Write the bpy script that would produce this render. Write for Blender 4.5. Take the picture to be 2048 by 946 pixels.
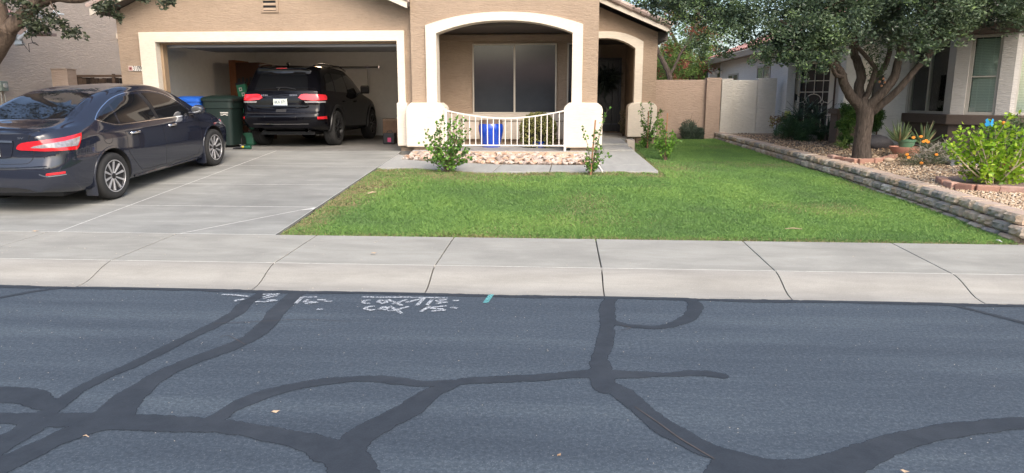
import bpy, bmesh, math, random
import numpy as np
from mathutils import Vector, Matrix, noise as mnoise
from mathutils.bvhtree import BVHTree
from mathutils.geometry import delaunay_2d_cdt

R = math.radians
random.seed(7)
rng = np.random.default_rng(7)
scene = bpy.context.scene
for o in list(bpy.data.objects):
    bpy.data.objects.remove(o)

# ------------------------------------------------------------------ camera
EYE = 1.65
YAW = R(4.0)
FPX = 1409.0
PITCH = math.atan((473 - 200) / FPX)
cam_data = bpy.data.cameras.new("camera")
cam = bpy.data.objects.new("camera", cam_data)
scene.collection.objects.link(cam)
cam.location = (0, 0, EYE)
cam.rotation_euler = (R(90) - PITCH, 0, YAW)
cam_data.sensor_fit = 'HORIZONTAL'
cam_data.sensor_width = 36
cam_data.lens = FPX / 2048 * 36
cam_data.clip_end = 2000
cam_data.clip_start = 0.05
scene.camera = cam

# ------------------------------------------------------------------ world, sun, exposure
SUN_EL, SUN_AZ = 40.0, 156.0        # azimuth clockwise from +Y: behind the camera, a little to the right
world = bpy.data.worlds.new("World")
scene.world = world
world.use_nodes = True
wn = world.node_tree.nodes
sky = wn.new('ShaderNodeTexSky')
sky.sky_type = 'NISHITA'
sky.sun_disc = False
sky.sun_elevation = R(SUN_EL)
sky.sun_rotation = R(SUN_AZ)
sky.air_density = 1.0
sky.dust_density = 3.5
sky.ozone_density = 1.0
wn['Background'].inputs['Strength'].default_value = 0.15
world.node_tree.links.new(sky.outputs[0], wn['Background'].inputs['Color'])
sd = bpy.data.lights.new("sun", 'SUN')
sd.energy = 0.8
sd.angle = R(34)
sd.color = (1.0, 0.91, 0.79)
sun = bpy.data.objects.new("sun", sd)
scene.collection.objects.link(sun)
az, el = R(SUN_AZ), R(SUN_EL)
sdir = Vector((math.sin(az) * math.cos(el), math.cos(az) * math.cos(el), math.sin(el)))
sun.rotation_euler = sdir.to_track_quat('Z', 'Y').to_euler()
sun.location = sdir * 30
scene.view_settings.view_transform = 'Standard'
scene.view_settings.look = 'None'
scene.view_settings.exposure = 1.22
scene.view_settings.gamma = 1

# ------------------------------------------------------------------ pixel -> point on a real plane
_fw = Vector((-math.sin(YAW) * math.cos(PITCH), math.cos(YAW) * math.cos(PITCH), -math.sin(PITCH)))
_rt = Vector((math.cos(YAW), math.sin(YAW), 0))
_up = _rt.cross(_fw)
def ray(u, v):
    return _fw * FPX + _rt * (u - 1024) - _up * (v - 473)
def at_y(u, v, y):
    d = ray(u, v)
    return Vector((0, 0, EYE)) + d * (y / d.y)
def at_z(u, v, z):
    d = ray(u, v)
    return Vector((0, 0, EYE)) + d * ((z - EYE) / d.z)
def at_f(u, v, f, y0=5.0, y1=24.0):
    d = ray(u, v); lo, hi = y0, y1
    for _ in range(40):
        m = (lo + hi) / 2; p = Vector((0, 0, EYE)) + d * (m / d.y)
        if p.z > f(p.x, p.y): lo = m
        else: hi = m
    return Vector((0, 0, EYE)) + d * (lo / d.y)

def sstep(a, b, x):
    t = min(1, max(0, (x - a) / (b - a))); return t * t * (3 - 2 * t)
def drive_z(x, y):
    return 0.165 + 0.075 * (y - 7.6) if y < 14.0 else 0.645
def lawn_z(x, y):
    zl = 0.165 + 0.075 * (y - 7.6) if y < 12 else 0.495 + 0.02 * (y - 12)
    zr = 0.165 + 0.04 * (y - 7.6)
    t = sstep(0.8, 4.2, x)
    return zl * (1 - t) + zr * t
def walltop_z(y):
    return 0.455 + 0.031 * (y - 7.7)
def gravel_z(x, y):
    return walltop_z(y) - 0.025 + 0.018 * max(0, min(3.0, x - 5.0))

# ------------------------------------------------------------------ object helpers
WORLD_OF = {}
def setp(o, label=None, cat=None, group=None, kind=None):
    if label: o['label'] = label
    if cat: o['category'] = cat
    if group: o['group'] = group
    if kind: o['kind'] = kind
    return o
def thing(name, label, cat, loc=(0, 0, 0), rot=(0, 0, 0), group=None, kind=None):
    o = bpy.data.objects.new(name, None)
    o.empty_display_size = 0.1
    scene.collection.objects.link(o)
    o.location = loc; o.rotation_euler = rot
    setp(o, label, cat, group, kind)
    return o
def link(name, me, parent=None, local=False, loc=None, rot=None):
    """local: mesh is in the parent's space; otherwise in world space"""
    o = bpy.data.objects.new(name, me)
    scene.collection.objects.link(o)
    if loc is not None: o.location = loc
    if rot is not None: o.rotation_euler = rot
    if parent is not None:
        o.parent = parent
        if not local and parent.type == 'EMPTY':
            o.matrix_parent_inverse = (Matrix.Translation(parent.location) @ parent.rotation_euler.to_matrix().to_4x4()).inverted()
    return o
def mesh_of(name, verts, faces, mats, midx=None, smooth=False):
    me = bpy.data.meshes.new(name)
    me.from_pydata([tuple(v) for v in verts], [], faces)
    for m in (mats if isinstance(mats, (list, tuple)) else [mats]):
        me.materials.append(m)
    if midx is not None:
        me.polygons.foreach_set('material_index', midx)
    if smooth:
        me.polygons.foreach_set('use_smooth', [True] * len(me.polygons))
        if smooth == 'auto':
            try: me.set_sharp_from_angle(angle=R(38))
            except Exception: pass
    me.update()
    return me

class MB:
    def __init__(s): s.v = []; s.f = []; s.m = []
    def add(s, vs, fs, mi=0):
        b = len(s.v); s.v += [tuple(v) for v in vs]
        s.f += [[i + b for i in f] for f in fs]; s.m += [mi] * len(fs)
    def box(s, x0, x1, y0, y1, z0, z1, mi=0, mat=None):
        vs = [Vector(p) for p in ((x0,y0,z0),(x1,y0,z0),(x1,y1,z0),(x0,y1,z0),(x0,y0,z1),(x1,y0,z1),(x1,y1,z1),(x0,y1,z1))]
        if mat is not None: vs = [mat @ v for v in vs]
        s.add(vs, [(0,3,2,1),(4,5,6,7),(0,1,5,4),(1,2,6,5),(2,3,7,6),(3,0,4,7)], mi); return s
    def cbox(s, c, size, mi=0, mat=None):
        return s.box(c[0]-size[0]/2, c[0]+size[0]/2, c[1]-size[1]/2, c[1]+size[1]/2, c[2]-size[2]/2, c[2]+size[2]/2, mi, mat)
    def prism(s, pts, fn0, fn1, mi=0):
        """polygon pts (2D, ccw seen from fn0's side); fn0/fn1 map (a,b)->3D for the two faces"""
        n = len(pts)
        vs = [fn0(*p) for p in pts] + [fn1(*p) for p in pts]
        fs = [list(range(n)), list(range(2*n-1, n-1, -1))]
        fs += [(i, i+n, (i+1) % n + n, (i+1) % n) for i in range(n)]
        s.add(vs, fs, mi); return s
    def xz(s, pts, y0, y1, mi=0):
        return s.prism(pts, lambda a, b: (a, y0, b), lambda a, b: (a, y1, b), mi)
    def ring_xz(s, outer, inner, y0, y1, mi=0):
        """band between two open polylines of equal length"""
        n = len(outer)
        vs = [(a, y0, b) for a, b in outer] + [(a, y0, b) for a, b in inner] + [(a, y1, b) for a, b in outer] + [(a, y1, b) for a, b in inner]
        fs = []
        for i in range(n-1):
            fs += [(i, i+1, n+i+1, n+i), (2*n+i, 3*n+i, 3*n+i+1, 2*n+i+1), (i, 2*n+i, 2*n+i+1, i+1), (n+i, n+i+1, 3*n+i+1, 3*n+i)]
        fs += [(0, n, 3*n, 2*n), (n-1, 3*n-1, 4*n-1, 2*n-1)]
        s.add(vs, fs, mi); return s
    def tube(s, pts, rad, k=8, mi=0, caps=True):
        pts = [Vector(p) for p in pts]; n = len(pts)
        rad = [rad] * n if not hasattr(rad, '__len__') else rad
        t0 = (pts[1] - pts[0]).normalized()
        nrm = t0.orthogonal().normalized(); vs = []
        for i, p in enumerate(pts):
            t = (pts[min(i+1, n-1)] - pts[max(i-1, 0)])
            if t.length > 1e-9: t.normalize()
            else: t = t0
            nrm = (nrm - t * nrm.dot(t))
            nrm = nrm.normalized() if nrm.length > 1e-6 else t.orthogonal().normalized()
            b = t.cross(nrm)
            for j in range(k):
                a = 2*math.pi*j/k
                vs.append(p + (nrm*math.cos(a) + b*math.sin(a)) * rad[i])
        fs = [(i*k+j, i*k+(j+1) % k, (i+1)*k+(j+1) % k, (i+1)*k+j) for i in range(n-1) for j in range(k)]
        if caps: fs += [list(range(k-1, -1, -1)), list(range((n-1)*k, n*k))]
        s.add(vs, fs, mi); return s
    def lathe(s, prof, k=24, mi=0, mat=None, c=(0, 0, 0)):
        vs = []; c = Vector(c)
        for r_, z in prof:
            for j in range(k):
                a = 2*math.pi*j/k; p = Vector((r_*math.cos(a), r_*math.sin(a), z))
                vs.append((mat @ p if mat is not None else p) + c)
        n = len(prof)
        fs = [(i*k+j, i*k+(j+1) % k, (i+1)*k+(j+1) % k, (i+1)*k+j) for i in range(n-1) for j in range(k)]
        s.add(vs, fs, mi); return s
    def ellipsoid(s, c, r_, k=10, h=6, mi=0, jit=0):
        prof = []
        c = Vector(c); vs = []
        for i in range(h+1):
            th = math.pi*i/h
            for j in range(k):
                a = 2*math.pi*j/k
                q = 1 + random.uniform(-jit, jit)
                vs.append(c + Vector((r_[0]*math.sin(th)*math.cos(a)*q, r_[1]*math.sin(th)*math.sin(a)*q, r_[2]*math.cos(th)*q)))
        fs = [(i*k+j, (i+1)*k+j, (i+1)*k+(j+1) % k, i*k+(j+1) % k) for i in range(h) for j in range(k)]
        s.add(vs, fs, mi); return s
    def build(s, name, mats, parent=None, smooth=False, local=False, bevel=0, loc=None, rot=None):
        me = mesh_of(name, s.v, s.f, mats, s.m, False)
        bm = bmesh.new(); bm.from_mesh(me)
        bmesh.ops.remove_doubles(bm, verts=bm.verts, dist=1e-5)
        if bevel:
            es = [e for e in bm.edges if len(e.link_faces) == 2 and e.calc_face_angle(0) > 0.5]
            bmesh.ops.bevel(bm, geom=es, offset=bevel, segments=2, affect='EDGES', clamp_overlap=True, profile=0.5)
        bmesh.ops.recalc_face_normals(bm, faces=bm.faces)
        bm.to_mesh(me); bm.free()
        if smooth:
            me.polygons.foreach_set('use_smooth', [True]*len(me.polygons))
            me.set_sharp_from_angle(angle=R(40))
        me.update()
        return link(name, me, parent, local, loc, rot)

# ------------------------------------------------------------------ materials
def nodes_of(m):
    m.use_nodes = True
    nt = m.node_tree
    return nt, nt.nodes, nt.links, nt.nodes['Principled BSDF']
def simple(name, col, rough=0.6, metal=0.0, coat=0.0, spec=0.5, emit=None, estr=0, var=0.0, vscale=8.0, bump=0.0, bscale=60.0):
    m = bpy.data.materials.new(name)
    nt, N, L, p = nodes_of(m)
    p.inputs['Base Color'].default_value = (*col, 1)
    p.inputs['Roughness'].default_value = rough
    p.inputs['Metallic'].default_value = metal
    p.inputs['Coat Weight'].default_value = coat
    p.inputs['Coat Roughness'].default_value = 0.04
    p.inputs['Specular IOR Level'].default_value = spec
    if emit:
        p.inputs['Emission Color'].default_value = (*emit, 1); p.inputs['Emission Strength'].default_value = estr
    tc = N.new('ShaderNodeTexCoord')
    if var:
        n = N.new('ShaderNodeTexNoise'); n.inputs['Scale'].default_value = vscale; n.inputs['Detail'].default_value = 6
        n.inputs['Roughness'].default_value = 0.65
        L.new(tc.outputs['Object'], n.inputs['Vector'])
        mx = N.new('ShaderNodeMix'); mx.data_type = 'RGBA'
        mx.inputs['A'].default_value = (*[c*(1-var) for c in col], 1)
        mx.inputs['B'].default_value = (*[min(1, c*(1+var)) for c in col], 1)
        mr = N.new('ShaderNodeMapRange'); mr.inputs['From Min'].default_value = 0.3; mr.inputs['From Max'].default_value = 0.7
        L.new(n.outputs['Fac'], mr.inputs['Value']); L.new(mr.outputs[0], mx.inputs['Factor'])
        L.new(mx.outputs['Result'], p.inputs['Base Color'])
    if bump:
        n = N.new('ShaderNodeTexNoise'); n.inputs['Scale'].default_value = bscale; n.inputs['Detail'].default_value = 5
        L.new(tc.outputs['Object'], n.inputs['Vector'])
        b = N.new('ShaderNodeBump'); b.inputs['Strength'].default_value = bump; b.inputs['Distance'].default_value = 0.01
        L.new(n.outputs['Fac'], b.inputs['Height']); L.new(b.outputs[0], p.inputs['Normal'])
    return m
def ramp(N, stops):
    r = N.new('ShaderNodeValToRGB'); e = r.color_ramp.elements
    while len(e) < len(stops): e.new(0.5)
    for i, (pos, c) in enumerate(stops):
        e[i].position = pos; e[i].color = (*c, 1) if len(c) == 3 else c
    return r
def stucco(name, col, dirt=0.10, bump=0.6):
    m = bpy.data.materials.new(name)
    nt, N, L, p = nodes_of(m)
    p.inputs['Roughness'].default_value = 0.92; p.inputs['Specular IOR Level'].default_value = 0.2
    tc = N.new('ShaderNodeTexCoord')
    mp = N.new('ShaderNodeMapping'); mp.inputs['Scale'].default_value = (9, 9, 48)
    L.new(tc.outputs['Object'], mp.inputs['Vector'])
    n1 = N.new('ShaderNodeTexNoise'); n1.inputs['Scale'].default_value = 1.0; n1.inputs['Detail'].default_value = 5; n1.inputs['Roughness'].default_value = 0.6; n1.inputs['Distortion'].default_value = 0.8
    L.new(mp.outputs[0], n1.inputs['Vector'])
    n2 = N.new('ShaderNodeTexNoise'); n2.inputs['Scale'].default_value = 1.3; n2.inputs['Detail'].default_value = 7; n2.inputs['Roughness'].default_value = 0.7
    L.new(tc.outputs['Object'], n2.inputs['Vector'])
    n3 = N.new('ShaderNodeTexNoise'); n3.inputs['Scale'].default_value = 120; n3.inputs['Detail'].default_value = 3
    L.new(tc.outputs['Object'], n3.inputs['Vector'])
    r1 = ramp(N, [(0.38, (0, 0, 0)), (0.62, (1, 1, 1))]); L.new(n1.outputs['Fac'], r1.inputs['Fac'])
    ad = N.new('ShaderNodeMath'); ad.operation = 'MULTIPLY_ADD'; ad.inputs[1].default_value = 0.25
    L.new(n3.outputs['Fac'], ad.inputs[0]); L.new(r1.outputs['Color'], ad.inputs[2])
    b = N.new('ShaderNodeBump'); b.inputs['Strength'].default_value = bump; b.inputs['Distance'].default_value = 0.012
    L.new(ad.outputs[0], b.inputs['Height']); L.new(b.outputs[0], p.inputs['Normal'])
    mx = N.new('ShaderNodeMix'); mx.data_type = 'RGBA'
    mx.inputs['A'].default_value = (*[c*(1-dirt) for c in col], 1); mx.inputs['B'].default_value = (*[min(1, c*(1+dirt*0.8)) for c in col], 1)
    mr = N.new('ShaderNodeMapRange'); mr.inputs['From Min'].default_value = 0.3; mr.inputs['From Max'].default_value = 0.7
    L.new(n2.outputs['Fac'], mr.inputs['Value']); L.new(mr.outputs[0], mx.inputs['Factor'])
    mx2 = N.new('ShaderNodeMix'); mx2.data_type = 'RGBA'; mx2.blend_type = 'MULTIPLY'; mx2.inputs['Factor'].default_value = 1
    r2 = ramp(N, [(0.25, (0.86, 0.86, 0.86)), (0.75, (1.05, 1.05, 1.05))]); L.new(n1.outputs['Fac'], r2.inputs['Fac'])
    L.new(mx.outputs['Result'], mx2.inputs['A']); L.new(r2.outputs['Color'], mx2.inputs['B'])
    L.new(mx2.outputs['Result'], p.inputs['Base Color'])
    return m
def concrete(name, col, col2, stain=(0.2, 0.19, 0.18), streak=(2.5, 2.5, 1), stainpos=0.62):
    m = bpy.data.materials.new(name)
    nt, N, L, p = nodes_of(m)
    p.inputs['Roughness'].default_value = 0.85; p.inputs['Specular IOR Level'].default_value = 0.3
    tc = N.new('ShaderNodeTexCoord')
    mp = N.new('ShaderNodeMapping'); mp.inputs['Scale'].default_value = streak
    L.new(tc.outputs['Object'], mp.inputs['Vector'])
    n1 = N.new('ShaderNodeTexNoise'); n1.inputs['Scale'].default_value = 1.0; n1.inputs['Detail'].default_value = 9; n1.inputs['Roughness'].default_value = 0.68; n1.inputs['Distortion'].default_value = 0.3
    L.new(mp.outputs[0], n1.inputs['Vector'])
    n2 = N.new('ShaderNodeTexNoise'); n2.inputs['Scale'].default_value = 0.7; n2.inputs['Detail'].default_value = 6; n2.inputs['Roughness'].default_value = 0.6
    L.new(tc.outputs['Object'], n2.inputs['Vector'])
    n3 = N.new('ShaderNodeTexNoise'); n3.inputs['Scale'].default_value = 140; n3.inputs['Detail'].default_value = 2
    L.new(tc.outputs['Object'], n3.inputs['Vector'])
    r1 = ramp(N, [(0.3, col), (0.7, col2)]); L.new(n1.outputs['Fac'], r1.inputs['Fac'])
    r2 = ramp(N, [(stainpos-0.1, (0, 0, 0)), (stainpos+0.14, (1, 1, 1))]); L.new(n2.outputs['Fac'], r2.inputs['Fac'])
    mul = N.new('ShaderNodeMath'); mul.operation = 'MULTIPLY'; L.new(r2.outputs['Color'], mul.inputs[0]); L.new(n1.outputs['Fac'], mul.inputs[1])
    mx = N.new('ShaderNodeMix'); mx.data_type = 'RGBA'; mx.inputs['B'].default_value = (*stain, 1)
    L.new(mul.outputs[0], mx.inputs['Factor']); L.new(r1.outputs['Color'], mx.inputs['A'])
    mx2 = N.new('ShaderNodeMix'); mx2.data_type = 'RGBA'; mx2.blend_type = 'MULTIPLY'; mx2.inputs['Factor'].default_value = 1
    r3 = ramp(N, [(0.3, (0.9, 0.9, 0.9)), (0.7, (1.07, 1.07, 1.07))]); L.new(n3.outputs['Fac'], r3.inputs['Fac'])
    L.new(mx.outputs['Result'], mx2.inputs['A']); L.new(r3.outputs['Color'], mx2.inputs['B'])
    L.new(mx2.outputs['Result'], p.inputs['Base Color'])
    b = N.new('ShaderNodeBump'); b.inputs['Strength'].default_value = 0.25; b.inputs['Distance'].default_value = 0.004
    L.new(n3.outputs['Fac'], b.inputs['Height']); L.new(b.outputs[0], p.inputs['Normal'])
    return m
def asphalt_mat():
    m = bpy.data.materials.new("asphalt")
    nt, N, L, p = nodes_of(m)
    p.inputs['Roughness'].default_value = 0.8; p.inputs['Specular IOR Level'].default_value = 0.35
    tc = N.new('ShaderNodeTexCoord')
    v = N.new('ShaderNodeTexVoronoi'); v.inputs['Scale'].default_value = 115; L.new(tc.outputs['Object'], v.inputs['Vector'])
    n1 = N.new('ShaderNodeTexNoise'); n1.inputs['Scale'].default_value = 42; n1.inputs['Detail'].default_value = 6; n1.inputs['Roughness'].default_value = 0.85
    L.new(tc.outputs['Object'], n1.inputs['Vector'])
    mp = N.new('ShaderNodeMapping'); mp.inputs['Scale'].default_value = (0.28, 2.4, 1); L.new(tc.outputs['Object'], mp.inputs['Vector'])
    n2 = N.new('ShaderNodeTexNoise'); n2.inputs['Scale'].default_value = 1.1; n2.inputs['Detail'].default_value = 7; n2.inputs['Roughness'].default_value = 0.6
    L.new(mp.outputs[0], n2.inputs['Vector'])
    r1 = ramp(N, [(0.36, (0.037, 0.050, 0.062)), (0.5, (0.057, 0.075, 0.094)), (0.64, (0.098, 0.120, 0.143))]); L.new(n1.outputs['Fac'], r1.inputs['Fac'])
    sp = ramp(N, [(0.0, (1, 1, 1)), (0.10, (0, 0, 0))]); 
    cmpn = N.new('ShaderNodeMath'); cmpn.operation = 'GREATER_THAN'; cmpn.inputs[1].default_value = 0.90
    sx = N.new('ShaderNodeSeparateColor'); L.new(v.outputs['Color'], sx.inputs[0]); L.new(sx.outputs[0], cmpn.inputs[0])
    lt = N.new('ShaderNodeMath'); lt.operation = 'LESS_THAN'; lt.inputs[1].default_value = 0.42; L.new(v.outputs['Distance'], lt.inputs[0])
    mu = N.new('ShaderNodeMath'); mu.operation = 'MULTIPLY'; L.new(cmpn.outputs[0], mu.inputs[0]); L.new(lt.outputs[0], mu.inputs[1])
    mx = N.new('ShaderNodeMix'); mx.data_type = 'RGBA'; mx.inputs['B'].default_value = (0.11, 0.13, 0.15, 1)
    L.new(mu.outputs[0], mx.inputs['Factor']); L.new(r1.outputs['Color'], mx.inputs['A'])
    mx2 = N.new('ShaderNodeMix'); mx2.data_type = 'RGBA'; mx2.blend_type = 'MULTIPLY'; mx2.inputs['Factor'].default_value = 1
    r3 = ramp(N, [(0.32, (0.76, 0.77, 0.79)), (0.52, (0.98, 0.98, 0.98)), (0.70, (1.32, 1.29, 1.22))]); L.new(n2.outputs['Fac'], r3.inputs['Fac'])
    L.new(mx.outputs['Result'], mx2.inputs['A']); L.new(r3.outputs['Color'], mx2.inputs['B'])
    L.new(mx2.outputs['Result'], p.inputs['Base Color'])
    b = N.new('ShaderNodeBump'); b.inputs['Strength'].default_value = 0.7; b.inputs['Distance'].default_value = 0.006
    L.new(n1.outputs['Fac'], b.inputs['Height']); L.new(b.outputs[0], p.inputs['Normal'])
    return m
def leaf_mat(name, stops, rough=0.5, trans=0.3, patch=None, spec=0.4):
    """stops: colour ramp over the per-leaf random attribute 'rnd'"""
    m = bpy.data.materials.new(name)
    nt, N, L, p = nodes_of(m)
    at = N.new('ShaderNodeAttribute'); at.attribute_name = 'rnd'
    r = ramp(N, stops); L.new(at.outputs['Fac'], r.inputs['Fac'])
    colout = r.outputs['Color']
    if patch:
        tc = N.new('ShaderNodeTexCoord')
        n = N.new('ShaderNodeTexNoise'); n.inputs['Scale'].default_value = patch[0]; n.inputs['Detail'].default_value = 4
        L.new(tc.outputs['Object'], n.inputs['Vector'])
        rr = ramp(N, [(patch[1], (0, 0, 0)), (patch[2], (1, 1, 1))]); L.new(n.outputs['Fac'], rr.inputs['Fac'])
        mx = N.new('ShaderNodeMix'); mx.data_type = 'RGBA'; mx.blend_type = 'MULTIPLY'; mx.inputs['B'].default_value = (*patch[3], 1)
        L.new(rr.outputs['Color'], mx.inputs['Factor']); L.new(colout, mx.inputs['A']); colout = mx.outputs['Result']
    L.new(colout, p.inputs['Base Color'])
    p.inputs['Roughness'].default_value = rough; p.inputs['Specular IOR Level'].default_value = spec
    if trans:
        t = N.new('ShaderNodeBsdfTranslucent'); L.new(colout, t.inputs['Color'])
        ms = N.new('ShaderNodeMixShader'); ms.inputs[0].default_value = trans
        L.new(p.outputs[0], ms.inputs[1]); L.new(t.outputs[0], ms.inputs[2])
        L.new(ms.outputs[0], N['Material Output'].inputs['Surface'])
    return m
def bark_mat(name, c1, c2, sc=(14, 14, 3)):
    m = bpy.data.materials.new(name)
    nt, N, L, p = nodes_of(m)
    p.inputs['Roughness'].default_value = 0.95; p.inputs['Specular IOR Level'].default_value = 0.15
    tc = N.new('ShaderNodeTexCoord'); mp = N.new('ShaderNodeMapping'); mp.inputs['Scale'].default_value = sc
    L.new(tc.outputs['Object'], mp.inputs['Vector'])
    n = N.new('ShaderNodeTexNoise'); n.inputs['Scale'].default_value = 2.2; n.inputs['Detail'].default_value = 8; n.inputs['Roughness'].default_value = 0.7; n.inputs['Distortion'].default_value = 0.6
    L.new(mp.outputs[0], n.inputs['Vector'])
    r = ramp(N, [(0.32, c1), (0.68, c2)]); L.new(n.outputs['Fac'], r.inputs['Fac']); L.new(r.outputs['Color'], p.inputs['Base Color'])
    b = N.new('ShaderNodeBump'); b.inputs['Strength'].default_value = 1.0; b.inputs['Distance'].default_value = 0.03
    L.new(n.outputs['Fac'], b.inputs['Height']); L.new(b.outputs[0], p.inputs['Normal'])
    return m
def stone_mat(name, stops, sc=6, bump=0.6, amp=0.55):
    """colour varies per object and across it"""
    m = bpy.data.materials.new(name)
    nt, N, L, p = nodes_of(m)
    p.inputs['Roughness'].default_value = 0.9; p.inputs['Specular IOR Level'].default_value = 0.25
    oi = N.new('ShaderNodeObjectInfo'); tc = N.new('ShaderNodeTexCoord')
    geo = N.new('ShaderNodeNewGeometry')
    n = N.new('ShaderNodeTexNoise'); n.inputs['Scale'].default_value = sc; n.inputs['Detail'].default_value = 8; n.inputs['Roughness'].default_value = 0.7
    L.new(geo.outputs['Position'], n.inputs['Vector'])
    a = N.new('ShaderNodeMath'); a.operation = 'MULTIPLY_ADD'; a.inputs[1].default_value = amp; a.inputs[2].default_value = -amp*0.5
    L.new(oi.outputs['Random'], a.inputs[0])
    ad = N.new('ShaderNodeMath'); ad.operation = 'ADD'; L.new(n.outputs['Fac'], ad.inputs[0]); L.new(a.outputs[0], ad.inputs[1])
    r = ramp(N, stops); L.new(ad.outputs[0], r.inputs['Fac']); L.new(r.outputs['Color'], p.inputs['Base Color'])
    n2 = N.new('ShaderNodeTexNoise'); n2.inputs['Scale'].default_value = 45; n2.inputs['Detail'].default_value = 6
    L.new(geo.outputs['Position'], n2.inputs['Vector'])
    b = N.new('ShaderNodeBump'); b.inputs['Strength'].default_value = bump; b.inputs['Distance'].default_value = 0.012
    L.new(n2.outputs['Fac'], b.inputs['Height']); L.new(b.outputs[0], p.inputs['Normal'])
    return m
def glass_pane(name, tint=(0.8, 0.85, 0.85), ior=1.6, refl=1.0):
    m = bpy.data.materials.new(name)
    nt, N, L, p = nodes_of(m)
    tr = N.new('ShaderNodeBsdfTransparent'); tr.inputs[0].default_value = (*tint, 1)
    gl = N.new('ShaderNodeBsdfGlossy'); gl.inputs['Roughness'].default_value = 0.03; gl.inputs['Color'].default_value = (refl, refl, refl, 1)
    fr = N.new('ShaderNodeFresnel'); fr.inputs['IOR'].default_value = ior
    ms = N.new('ShaderNodeMixShader'); L.new(fr.outputs[0], ms.inputs[0]); L.new(tr.outputs[0], ms.inputs[1]); L.new(gl.outputs[0], ms.inputs[2])
    L.new(ms.outputs[0], N['Material Output'].inputs['Surface'])
    return m

TAN = stucco('tan_stucco', (0.40, 0.305, 0.225))
TAN2 = stucco('tan_block_wall', (0.42, 0.32, 0.25))
TRIM = stucco('cream_trim', (0.74, 0.66, 0.55), 0.05, 0.15)
TRIM_D = stucco('cream_wainscot', (0.58, 0.51, 0.43), 0.05, 0.1)
NWHITE = stucco('neighbour_white_stucco', (0.62, 0.62, 0.60), 0.06, 0.5)
NCREAM = stucco('neighbour_cream_stucco', (0.72, 0.68, 0.60), 0.05, 0.4)
NWALL = stucco('white_block_wall', (0.62, 0.59, 0.52), 0.06, 0.9)
NBROWN = stucco('brown_trim', (0.105, 0.082, 0.068), 0.08, 0.15)
LWALL = stucco('left_house_stucco', (0.52, 0.44, 0.365), 0.08, 0.8)
FASCIA = simple('fascia_paint', (0.62, 0.56, 0.47), 0.6, var=0.06)
FASCIA_N = simple('neighbour_fascia_paint', (0.27, 0.22, 0.17), 0.6, var=0.08)
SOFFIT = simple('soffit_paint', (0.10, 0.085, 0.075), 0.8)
TILE = stone_mat('roof_tile', [(0.2, (0.33, 0.27, 0.25)), (0.5, (0.46, 0.35, 0.30)), (0.75, (0.56, 0.45, 0.40))], 5, 0.3)
TILE_N = simple('neighbour_roof_tile', (0.50, 0.27, 0.23), 0.85, var=0.25, vscale=5)
DRIVE = concrete('driveway_concrete', (0.225, 0.225, 0.205), (0.345, 0.345, 0.315), (0.12, 0.12, 0.115), (0.9, 4.0, 1), 0.56)
WALK = concrete('sidewalk_concrete', (0.275, 0.268, 0.235), (0.385, 0.375, 0.33), (0.16, 0.155, 0.14), (1.2, 4.0, 1), 0.58)
CURBM = concrete('curb_concrete', (0.27, 0.257, 0.225), (0.36, 0.345, 0.305), (0.18, 0.17, 0.155), (1.2, 7.0, 1), 0.60)
PATH = concrete('walkway_concrete', (0.30, 0.30, 0.28), (0.385, 0.385, 0.36), (0.27, 0.25, 0.23), (5.0, 1.5, 1), 0.66)
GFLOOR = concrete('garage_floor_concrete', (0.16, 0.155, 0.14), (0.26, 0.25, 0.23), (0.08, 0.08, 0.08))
JOINT = simple('white_joint_filler', (0.55, 0.54, 0.50), 0.8, var=0.25, vscale=20)
JOINT_D = simple('dark_joint', (0.07, 0.06, 0.055), 0.9, var=0.4, vscale=20)
ASPH = asphalt_mat()
TAR = concrete('crack_sealant', (0.027, 0.034, 0.043), (0.042, 0.051, 0.062), (0.064, 0.073, 0.083), (7, 7, 7), 0.6)
TAR.node_tree.nodes['Principled BSDF'].inputs['Roughness'].default_value = 0.72
def _ragged(m):
    N, L = m.node_tree.nodes, m.node_tree.links
    a = N.new('ShaderNodeAttribute'); a.attribute_name = 'edge'
    tc = N.new('ShaderNodeTexCoord'); n = N.new('ShaderNodeTexNoise'); n.inputs['Scale'].default_value = 38; n.inputs['Detail'].default_value = 7; n.inputs['Roughness'].default_value = 0.8
    L.new(tc.outputs['Object'], n.inputs['Vector'])
    s = N.new('ShaderNodeMath'); s.operation = 'MULTIPLY_ADD'; s.inputs[1].default_value = 1.0; L.new(a.outputs['Fac'], s.inputs[0]); L.new(n.outputs['Fac'], s.inputs[2])
    r = ramp(N, [(0.82, (0, 0, 0)), (1.12, (1, 1, 1))]); L.new(s.outputs[0], r.inputs['Fac'])
    mu = N.new('ShaderNodeMath'); mu.operation = 'MULTIPLY'; mu.inputs[1].default_value = 0.93; L.new(r.outputs['Color'], mu.inputs[0])
    t = N.new('ShaderNodeBsdfTransparent'); ms = N.new('ShaderNodeMixShader')
    L.new(mu.outputs[0], ms.inputs[0]); L.new(t.outputs[0], ms.inputs[1]); L.new(N['Principled BSDF'].outputs[0], ms.inputs[2]); L.new(ms.outputs[0], N['Material Output'].inputs['Surface'])
_ragged(TAR)
IWALL = simple('garage_drywall', (0.80, 0.80, 0.78), 0.85, var=0.04)
WHITE = simple('white_paint', (0.78, 0.74, 0.68), 0.5, var=0.03)
BLACK = simple('black_plastic', (0.015, 0.015, 0.016), 0.45)
DARK = simple('dark_metal', (0.03, 0.03, 0.035), 0.4, metal=0.3)
CHROME = simple('chrome', (0.8, 0.8, 0.82), 0.12, metal=1.0)
RUBBER = simple('tyre_rubber', (0.022, 0.022, 0.022), 0.85, bump=0.3, bscale=90)
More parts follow.
